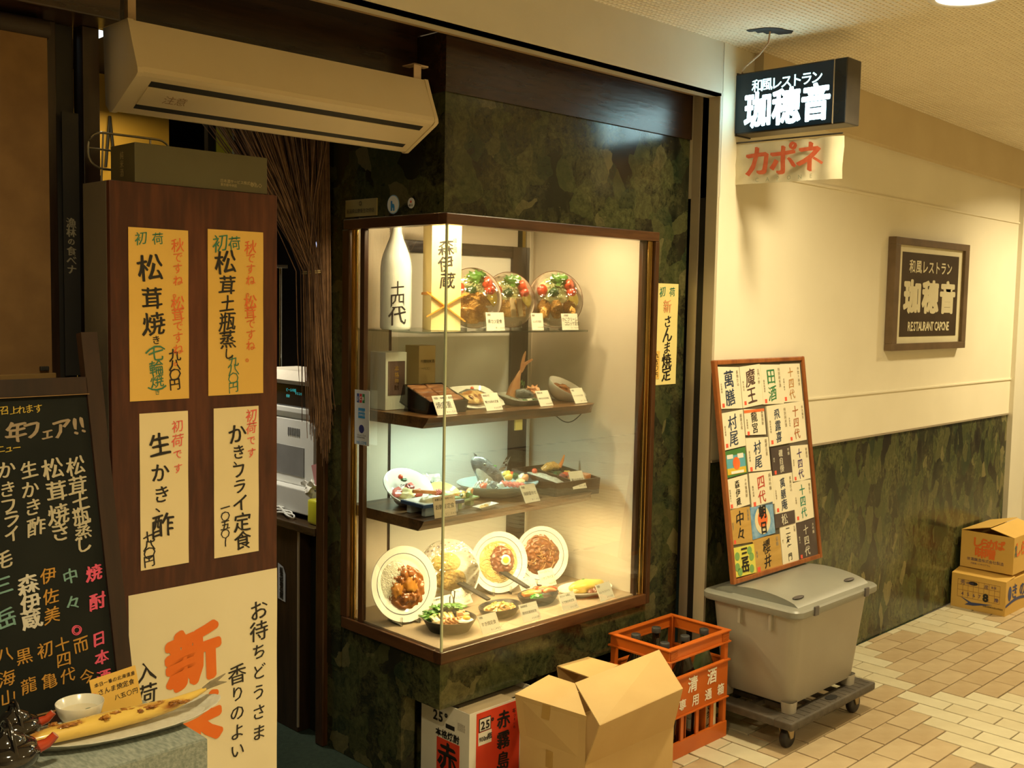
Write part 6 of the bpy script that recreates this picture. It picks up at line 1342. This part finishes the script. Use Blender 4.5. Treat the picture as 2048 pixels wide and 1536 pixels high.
# ------------------------------------------------------------------ dolly and storage bin
DP = mk('dolly_plastic', (.055, .045, .034), (.085, .070, .052), 30, .6, bump=.1, bscale=90)
t = thing('dolly', 'low black plastic platform dolly on wheels under the grey bin', 'dolly', (3.62, 2.12, 0))
dx0, dx1, dy0, dy1 = 3.314, 3.945, 1.893, 2.325
zd = .118
MB().box((dx0, dy0, zd-.030), (dx1, dy0+.075, zd), .006).box((dx0, dy1-.075, zd-.030), (dx1, dy1, zd), .006).box((dx0, dy0+.07, zd-.030), (dx0+.075, dy1-.07, zd), .006).box((dx1-.075, dy0+.07, zd-.030), (dx1, dy1-.07, zd), .006).build('deck_frame', DP, t, True)
for i in range(4): MB().box((dx0+.15+.10*i, dy0+.07, zd-.022), (dx0+.165+.10*i, dy1-.07, zd-.004)).build('deck_rib', DP, t)
MB().box((dx0+.07, (dy0+dy1)/2-.012, zd-.022), (dx1-.07, (dy0+dy1)/2+.012, zd-.003)).build('deck_rib', DP, t)
for i in range(16):
    x = dx0+.03+i*.038
    MB().box((x, dy0+.010, zd), (x+.003, dy0+.055, zd+.0012)).build('grip_line', DP, t)
MB().lathe([(0, 0), (.034, 0), (.034, .0012), (0, .0012)], 28, Matrix.Translation((dx0+.345, dy0+.036, zd+.0004)) @ Matrix.Scale(.55, 4, (0, 1, 0))).build('hand_hole', BLACK, t)
CW_ = mk('caster_black', (.015, .013, .012), (.03, .026, .022), 20, .6); BRK = mk('caster_bracket', (.30, .22, .10), (.38, .28, .14), 20, .45, metal=.4)
for x, y in ((dx0+.055, dy0+.055), (dx1-.085, dy0+.055), (dx0+.055, dy1-.055), (dx1-.085, dy1-.055)):
    w_ = MB().lathe([(0, -.013), (.034, -.013), (.0375, -.009), (.0375, .009), (.034, .013), (0, .013)], 28, Matrix.Translation((x+.012, y, .0375)) @ Matrix.Rotation(PI/2, 4, 'X')).build('wheel', CW_, t, True)
    MB().prism([(x-.022, .088), (x+.030, .088), (x+.022, .036), (x+.004, .036)], (y-.020, y-.016), axis='Y').prism([(x-.022, .088), (x+.030, .088), (x+.022, .036), (x+.004, .036)], (y+.016, y+.020), axis='Y').build('caster_bracket', BRK, t)
t = thing('storage_bin', 'grey plastic storage bin with a domed lid on the black dolly', 'bin', (3.63, 2.10, zd))
BING = mk('bin_grey', (.34, .305, .245), (.38, .345, .28), 3, .42, bump=.04, bscale=260); LIDG = mk('lid_grey', (.225, .225, .195), (.26, .26, .225), 4, .38)
def rrect(x0, x1, y0, y1, r, z, n=6):
    p = []
    for cx, cy, a0 in ((x1-r, y1-r, 0), (x0+r, y1-r, 1), (x0+r, y0+r, 2), (x1-r, y0+r, 3)):
        for k in range(n): a = PI/2*(a0+k/(n-1)); p.append((cx+r*math.cos(a), cy+r*math.sin(a), z))
    return p
def shell(rings, nm, mt, cap0=True, cap1=False, sharp=35):
    n = len(rings[0]); v = [p for r_ in rings for p in r_]; f = []
    for k in range(len(rings)-1):
        for i in range(n): f.append((k*n+i, k*n+(i+1) % n, (k+1)*n+(i+1) % n, (k+1)*n+i))
    if cap0: f.append(tuple(range(n-1, -1, -1)))
    if cap1: f.append(tuple((len(rings)-1)*n+i for i in range(n)))
    return MB().add(v, f).build(nm, mt, t, True, sharp=sharp)
zb = .150
shell([rrect(3.392, 3.862, 1.948, 2.250, .035, zb), rrect(3.388, 3.866, 1.944, 2.254, .038, zb+.006), rrect(3.362, 3.918, 1.918, 2.290, .045, .492)], 'bin_body', BING)
for x in (3.402, 3.838):
    for y in (1.955, 2.225): shell([rrect(x-.018, x+.030, y-.016, y+.028, .014, zd+.0005), rrect(x-.022, x+.034, y-.018, y+.032, .016, zb+.01)], 'bin_foot', BING)
shell([rrect(3.334, 3.946, 1.896, 2.310, .04, .486), rrect(3.330, 3.950, 1.892, 2.314, .042, .492), rrect(3.330, 3.950, 1.892, 2.314, .042, .510), rrect(3.336, 3.944, 1.898, 2.308, .040, .516)], 'lid_rim', LIDG, True, True)
# dome of the lid: a low arch running along the bin, hollow ends
n = 20; v = []; f = []
for i in range(n+1):
    q = i/n; y = 1.925+q*.36; z = .514+.036*(math.sin(PI*min(1, q*1.02))**.55 if 0 < q < 1 else 0)
    v += [(3.385, y, z), (3.915, y, z), (3.385, y, .514), (3.915, y, .514)]
for i in range(n): a = 4*i; f += [(a, a+1, a+5, a+4), (a, a+4, a+6, a+2), (a+1, a+3, a+7, a+5)]
MB().add(v, f).build('lid_dome', LIDG, t, True, sharp=40)
CLD = mk('clip_dark', (.07, .06, .06), (.1, .09, .09), 10, .4)
for x in (3.45, 3.83):
    MB().box((x-.014, 1.886, .486), (x+.014, 1.894, .520), .002).build('clip', CLD, t)
    MB().blob((x, 1.965, .537), (.036, .012, .0045), .0, 1, 3, 1).build('lid_dimple', CLD, t, True)
for y in (2.02, 2.15): MB().box((3.350, y-.006, .418), (3.3745, y+.006, .486), .002).build('handle_rib', BING, t)
MB().box((3.350, 2.02, .478), (3.362, 2.15, .486)).build('handle_bar', BING, t)

# ------------------------------------------------------------------ label display board
W_, H_ = .655, .845
bl_ = math.asin((2.312-2.190)/H_)
t = thing('display_board', 'orange-brown framed board covered with sake labels leaning on the cream wall', 'board', (3.370, 2.190, .551), (-bl_, 0, .0))
BF = mk_wood('board_frame', (.22, .065, .018), (.36, .12, .03), 5, 'Z', .35, .05)
fw = .018
Lc(MB().box((0, -.004, 0), (fw, .016, H_), .004), 'frame_side', BF, t); Lc(MB().box((W_-fw, -.004, 0), (W_, .016, H_), .004), 'frame_side', BF, t)
Lc(MB().box((fw, -.004, 0), (W_-fw, .016, fw), .004), 'frame_rail', BF, t); Lc(MB().box((fw, -.004, H_-fw), (W_-fw, .016, H_), .004), 'frame_rail', BF, t)
Lc(MB().box((fw, .006, fw), (W_-fw, .014, H_-fw)), 'backing', mk('board_backing', (.09, .075, .05), (.12, .10, .07)), t)
Mb = ROOTM[t.name]; Ub = Mb.to_3x3() @ Vector((1, 0, 0)); Vb = Mb.to_3x3() @ Vector((0, 0, 1))
LP = mk('label_paper', (.80, .74, .56), (.84, .78, .60), 10, .5); LBR = mk('label_tan', (.50, .30, .07), (.58, .36, .10), 6, .5, stretch=(1, 1, 6)); LDK = mk('label_dark', (.07, .05, .045), (.10, .075, .065), 10, .5)
INKP = mk('ink_purple', (.07, .04, .16)); INKO = mk('ink_ochre', (.58, .30, .10)); INKR = mk('ink_red', (.55, .08, .05)); INKG = mk('ink_darkgreen', (.04, .22, .08)); INKN = mk('ink_navy', (.03, .05, .10)); INKW = mk('ink_white', (.72, .68, .55)); INKF = mk('ink_faint', (.40, .33, .22))
lab_n = [0]
def label(x0, x1, y0, y1, mt, ink, text, desc, side=None, seal=True, xs=1, extra=None):
    lab_n[0] += 1; i = lab_n[0]; y_ = .0035-.0011*(i % 4)
    jit = math.sin(i*2.3)*.004
    p = Lc(MB().add([(x0, y_, y0+jit), (x1, y_, y0-jit), (x1, y_, y1-jit), (x0, y_, y1+jit), (x0, .0058, y0+jit), (x1, .0058, y0-jit), (x1, .0058, y1-jit), (x0, .0058, y1+jit)], [(0, 1, 2, 3), (0, 4, 5, 1), (1, 5, 6, 2), (2, 6, 7, 3), (3, 7, 4, 0)]), 'sake_label', mt, t, label=desc)
    O_ = Mb @ Vector((0, y_, 0)); w_ = x1-x0; h_ = y1-y0; k = len(text); cx = (x0+x1)/2
    ROOTM[p.name] = Mb.copy()
    if text:
        ph = h_*.86/k; sz = min(ph*.98, w_*.56)
        write('brush_writing', p, ink, [(c, cx-.004, y1-h_*.09-ph*(j+.5), sz, xs) for j, c in enumerate(text)], O_, Ub, Vb, .0006, .015, .9, .12, i)
    if side: write('small_writing', p, INKF if mt is not LDK else INKW, vt(side, x1-w_*.12, y1-h_*.14, w_*.095, w_*.105)+vt(side[::-1], x0+w_*.11, y1-h_*.40, w_*.06, w_*.068), O_, Ub, Vb, .0006, .0, .4, .05, i)
    if seal: write('red_seal', p, RED, [('■', x0+w_*.14, y0+h_*.09, w_*.13)], O_, Ub, Vb, .0007)
    if extra: extra(p, O_, y_)
    return p
label(.022, .168, .657, .817, LP, INKN, '萬膳', 'cream label with two dark blue characters', '黒麹仕込', True)
label(.170, .315, .658, .818, LP, mk('ink_brown', (.10, .05, .04)), '魔王', 'cream label with brown characters', '名門の粋')
label(.315, .467, .658, .817, LP, INKG, '田酒', 'cream label with green characters', '特別純米酒')
label(.469, .622, .659, .816, LP, INKO, '十四代', 'pale label with ochre characters, top right', '中取り純米')
label(.022, .168, .506, .646, LP, INKN, '村尾', 'cream label with thin dark brush strokes, left', '薩摩名産')
def strip(p, O_, y_): Lc(MB().box((.173, y_-.0008, .634), (.316, y_-.0004, .645)), 'red_strip', REDO, p)
label(.173, .316, .545, .646, LP, INK, '龍宮', 'cream label with a red strip and a fine border', '黒糖焼酎', True, 1, strip)
label(.334, .485, .492, .654, LP, INKN, '飛露喜', 'cream label with three tall grey characters', '特別純米酒')
label(.487, .625, .494, .657, LP, mk('ink_rust', (.45, .17, .06)), '十四代', 'cream label with rust brown characters', '本丸純米')
label(.170, .329, .403, .534, LP, INKN, '村尾', 'cream label with thin dark brush strokes, lower middle', '薩摩名産')
def sunny(p, O_, y_):
    q = lambda x0, x1, z0, z1, m_, nm, d=.0004: Lc(MB().box((x0, y_-d-.0004, z0), (x1, y_-d, z1)), nm, m_, p)
    q(.026, .152, .422, .480, mk('print_sky', (.12, .42, .55)), 'printed_sky'); q(.026, .152, .408, .432, mk('print_yellow', (.75, .52, .05)), 'printed_field', .0008)
    Lc(MB().lathe([(0, 0), (.024, 0), (.024, .0008), (0, .0008)], 28, Matrix.Translation((.090, y_-.0009, .448)) @ Matrix.Rotation(PI/2, 4, 'X')), 'printed_sun', REDO, p)
    q(.05, .135, .410, .420, WHITE, 'printed_banner', .0013); q(.03, .07, .468, .484, PORC, 'printed_cloud', .0013); q(.10, .14, .466, .484, PORC, 'printed_cloud', .0013)
label(.018, .160, .401, .501, mk('label_green', (.05, .18, .04), (.08, .24, .06)), INK, '', 'green bordered label with a red sun over blue', None, False, 1, sunny)
label(.338, .484, .375, .483, LDK, INKW, '磯自慢', 'dark brown label with small white characters', '吟醸')
label(.490, .628, .332, .478, LP, INKP, '十四代', 'cream label with purple characters', '秘蔵酒')
label(.018, .160, .279, .395, LP, INK, '森伊蔵', 'cream label with three dark brush characters', 'かめ壷焼酎')
label(.170, .332, .267, .398, LP, INKR, '四代', 'cream label with dark red characters', '純米吟醸')
label(.331, .479, .222, .374, LP, INKN, '萬膳庵', 'cream label with three narrow dark characters', '黄麹仕込')
label(.481, .627, .169, .332, LP, mk('ink_teal', (.03, .26, .17)), '十四代', 'cream label with teal green characters', '槽垂れ')
label(.018, .157, .142, .278, LBR, INK, '中々', 'tan wood-grain label with a round brush sign', '麦焼酎', True)
def dawn(p, O_, y_):
    Lc(MB().lathe([(0, 0), (.055, 0), (.055, .0006), (0, .0006)], 32, Matrix.Translation((.236, y_-.0002, .212)) @ Matrix.Rotation(PI/2, 4, 'X')), 'printed_glow', mk('print_pale', (.78, .70, .45)), p)
    Lc(MB().lathe([(0, 0), (.034, 0), (.034, .0006), (0, .0006)], 32, Matrix.Translation((.236, y_-.0008, .216)) @ Matrix.Rotation(PI/2, 4, 'X')), 'printed_sun', REDO, p)
    write('brush_writing', p, INK, [('朝', .238, .243, .050), ('日', .238, .182, .046)], Mb @ Vector((0, y_-.0014, 0)), Ub, Vb, .0006, .03)
label(.156, .319, .148, .272, mk('label_blue', (.10, .28, .55), (.30, .48, .66), 30), INK, '', 'blue label with a red glowing sun and dark characters', None, False, 1, dawn)
label(.322, .472, .168, .222, LDK, INKW, '松', 'short dark label half covered by its neighbours', None, False)
label(.158, .353, .015, .145, LBR, INK, '櫻井', 'wide tan label with dark brush characters', '金峰')
label(.356, .478, .015, .177, LP, INK, '二左衛門', 'narrow cream label with four spaced characters', '久耀', False)
label(.478, .624, .014, .167, LDK, INKW, '十四代', 'dark brown label with pale characters, bottom right', '大吟醸')
def leafy(p, O_, y_):
    for i, (x, z) in enumerate([(.035, .06), (.04, .10), (.125, .11), (.135, .085), (.05, .04), (.13, .04)]): Lc(MB().lathe([(0, 0), (.016, 0), (.016, .0006), (0, .0006)], 12, Matrix.Translation((x, y_-.0002, z)) @ Matrix.Rotation(PI/2, 4, 'X')), 'printed_leaf', mk('print_green', (.22, .42, .12)), p)
    write('brush_writing', p, INK, [('三', .088, .105, .046), ('岳', .088, .058, .050)], Mb @ Vector((0, y_-.0010, 0)), Ub, Vb, .0006, .03)
label(.012, .159, .022, .132, mk('label_yellow', (.74, .66, .08), (.70, .66, .14)), INK, '', 'yellow and green label with two thick characters', None, False, 1, leafy)

# ------------------------------------------------------------------ two produce cartons far right
KY = mk('carton_yellow', (.62, .38, .085), (.66, .42, .11), 4, .6); PURP = mk('print_purple', (.10, .07, .12), (.13, .09, .15)); NAVY = mk('print_navy', (.03, .045, .14), (.05, .07, .2))
t = thing('produce_carton', 'yellow printed vegetable carton with a row of size numbers, below the miso carton', 'carton', (5.95, 2.19, 0))
x0, y0, y1, z1 = 5.682, 2.040, 2.325, .183
MB().box((x0, y0, 0), (6.10, y1, z1), .002).build('carton_body', KY, t)
sheet([(x0, y1, z1), (x0, y0, z1), (5.80, y0, z1+.012), (5.80, y1, z1+.020)], KY, 'flap', .003)
fx = x0-.0006; Uy = (0, -1, 0); Vz = (0, 0, 1)
LN = mk('print_brown_line', (.30, .15, .05))
for z in (.155, .126, .098, .060): MB().box((fx-.0006, y0+.03, z-.0007), (fx, y1-.035, z+.0007)).build('printed_line', LN, t)
for i in range(9): y = y1-.035-.0275*i; MB().box((fx-.0006, y-.0006, .060), (fx, y+.0006, .155)).build('printed_line', LN, t)
write('printed_numbers', t, PURP, [(c, -(y1-.062-.0300*i), .080, .024) for i, c in enumerate('4567')]+[('9', -(y1-.062-.147-.030), .078, .026)], (fx, 0, 0), Uy, Vz, .0012, .01)
write('printed_number', t, INK, [('8', -(y1-.183), .080, .052)], (fx, 0, 0), Uy, Vz, .0012, .05)
write('printed_numbers', t, PURP, hta('10', -(y1-.228), .078, .026, 1, .5), (fx, 0, 0), Uy, Vz, .0012, .01)
write('printed_text', t, PURP, [('秀', -(y1-.062), .140, .026), ('産', -(y1-.185), .138, .022)]+ht('長野県', -(y1-.085), .140, .013)+ht('青果', -(y1-.215), .140, .014), (fx, 0, 0), Uy, Vz, .0012)
write('printed_text', t, INK, ht('全農長野県本部出荷組合', -(y1-.175), .034, .010, .0095), (fx, 0, 0), Uy, Vz, .0012)
MB().prism([(y1-.05, .062), (y1-.11, .040), (y1-.22, .048), (y1-.12, .024), (y1-.075, .022), (y1-.095, .036)], (fx-.0008, fx), axis='X').build('blue_swoosh', NAVY, t)
MB().lathe([(0, 0), (.024, 0), (.024, .001), (0, .001)], 24, Matrix.Translation((fx-.0006, y1-.115, .142)) @ Matrix.Scale(.42, 4, (0, 0, 1)) @ Matrix.Rotation(PI/2, 4, 'Y')).build('hand_hole', BLACK, t)
fy = y0-.0006
write('printed_text', t, NAVY, [('き', 5.80, .115, .085), ('の', 5.91, .110, .085), ('こ', 6.02, .110, .085)], (0, fy, 0), *XY, .0008, .03, .5)
MB().blob((5.735, fy, .112), (.024, .0008, .040), 0, 1, 3, 1).build('blue_oval', NAVY, t, True)
MB().prism([(5.684+.026*k, .058+.020*math.sin(PI*k/12)) for k in range(13)]+[(5.684+.026*(12-k), .046+.016*math.sin(PI*(12-k)/12)) for k in range(13)], (fy-.0008, fy), axis='Y').build('blue_arc', NAVY, t)
t = thing('miso_carton', 'yellow miso carton with orange-red lettering and lifted flaps, on the vegetable carton', 'carton', (6.0, 2.19, .205))
x0, y0, y1, zl, z1 = 5.775, 2.045, 2.322, .204, .402
MB().box((x0, y0, zl), (x0+.004, y1, z1)).box((6.16, y0, zl), (6.164, y1, z1)).box((x0+.004, y0, zl), (6.16, y0+.004, z1)).box((x0+.004, y1-.004, zl), (6.16, y1, z1)).box((x0+.004, y0+.004, zl), (6.16, y1-.004, zl+.004)).build('carton_body', KY, t)
sheet([(x0-.002, y1, z1), (x0+.002, (y0+y1)/2-.01, z1+.034), (6.16, (y0+y1)/2-.01, z1+.038), (6.164, y1, z1)], KY, 'flap', -.003)
sheet([(x0-.002, y0, z1), (6.164, y0, z1), (6.16, (y0+y1)/2-.012, z1+.036), (x0+.006, (y0+y1)/2-.012, z1+.030)], KY, 'flap', .003)
fx = x0-.0006
ORR = mk('print_orange_red', (.70, .14, .02), (.75, .18, .03))
write('red_lettering', t, ORR, ht('しらかば', -(y1-.085), z1-.055, .050, .040), (fx, 0, 0), Uy, Vz, .0008, .045)
write('red_lettering', t, ORR, ht('味噌', -(y1-.105), z1-.108, .056, .052), (fx, 0, 0), Uy, Vz, .0008, .04)
write('printed_text', t, PURP, ht('信濃醸造株式会社製造', -(y1-.045), z1-.150, .018, .0195)+ht('内容量一〇キログラム', -(y1-.062), z1-.172, .010, .0105), (fx, 0, 0), Uy, Vz, .0008)
write('red_lettering', t, ORR, ht('しらかば', 5.83, z1-.070, .075, .075), (0, y0-.0006, 0), *XY, .0008, .04)
write('printed_text', t, mk('print_teal', (.10, .22, .20)), vt('信州', 5.80, z1-.06, .030)+ht('天印', 5.90, z1+.0, .001), (0, y0-.0008, 0), *XY, .0008, .02)

# ------------------------------------------------------------------ tidy
bpy.data.objects.remove(_to)
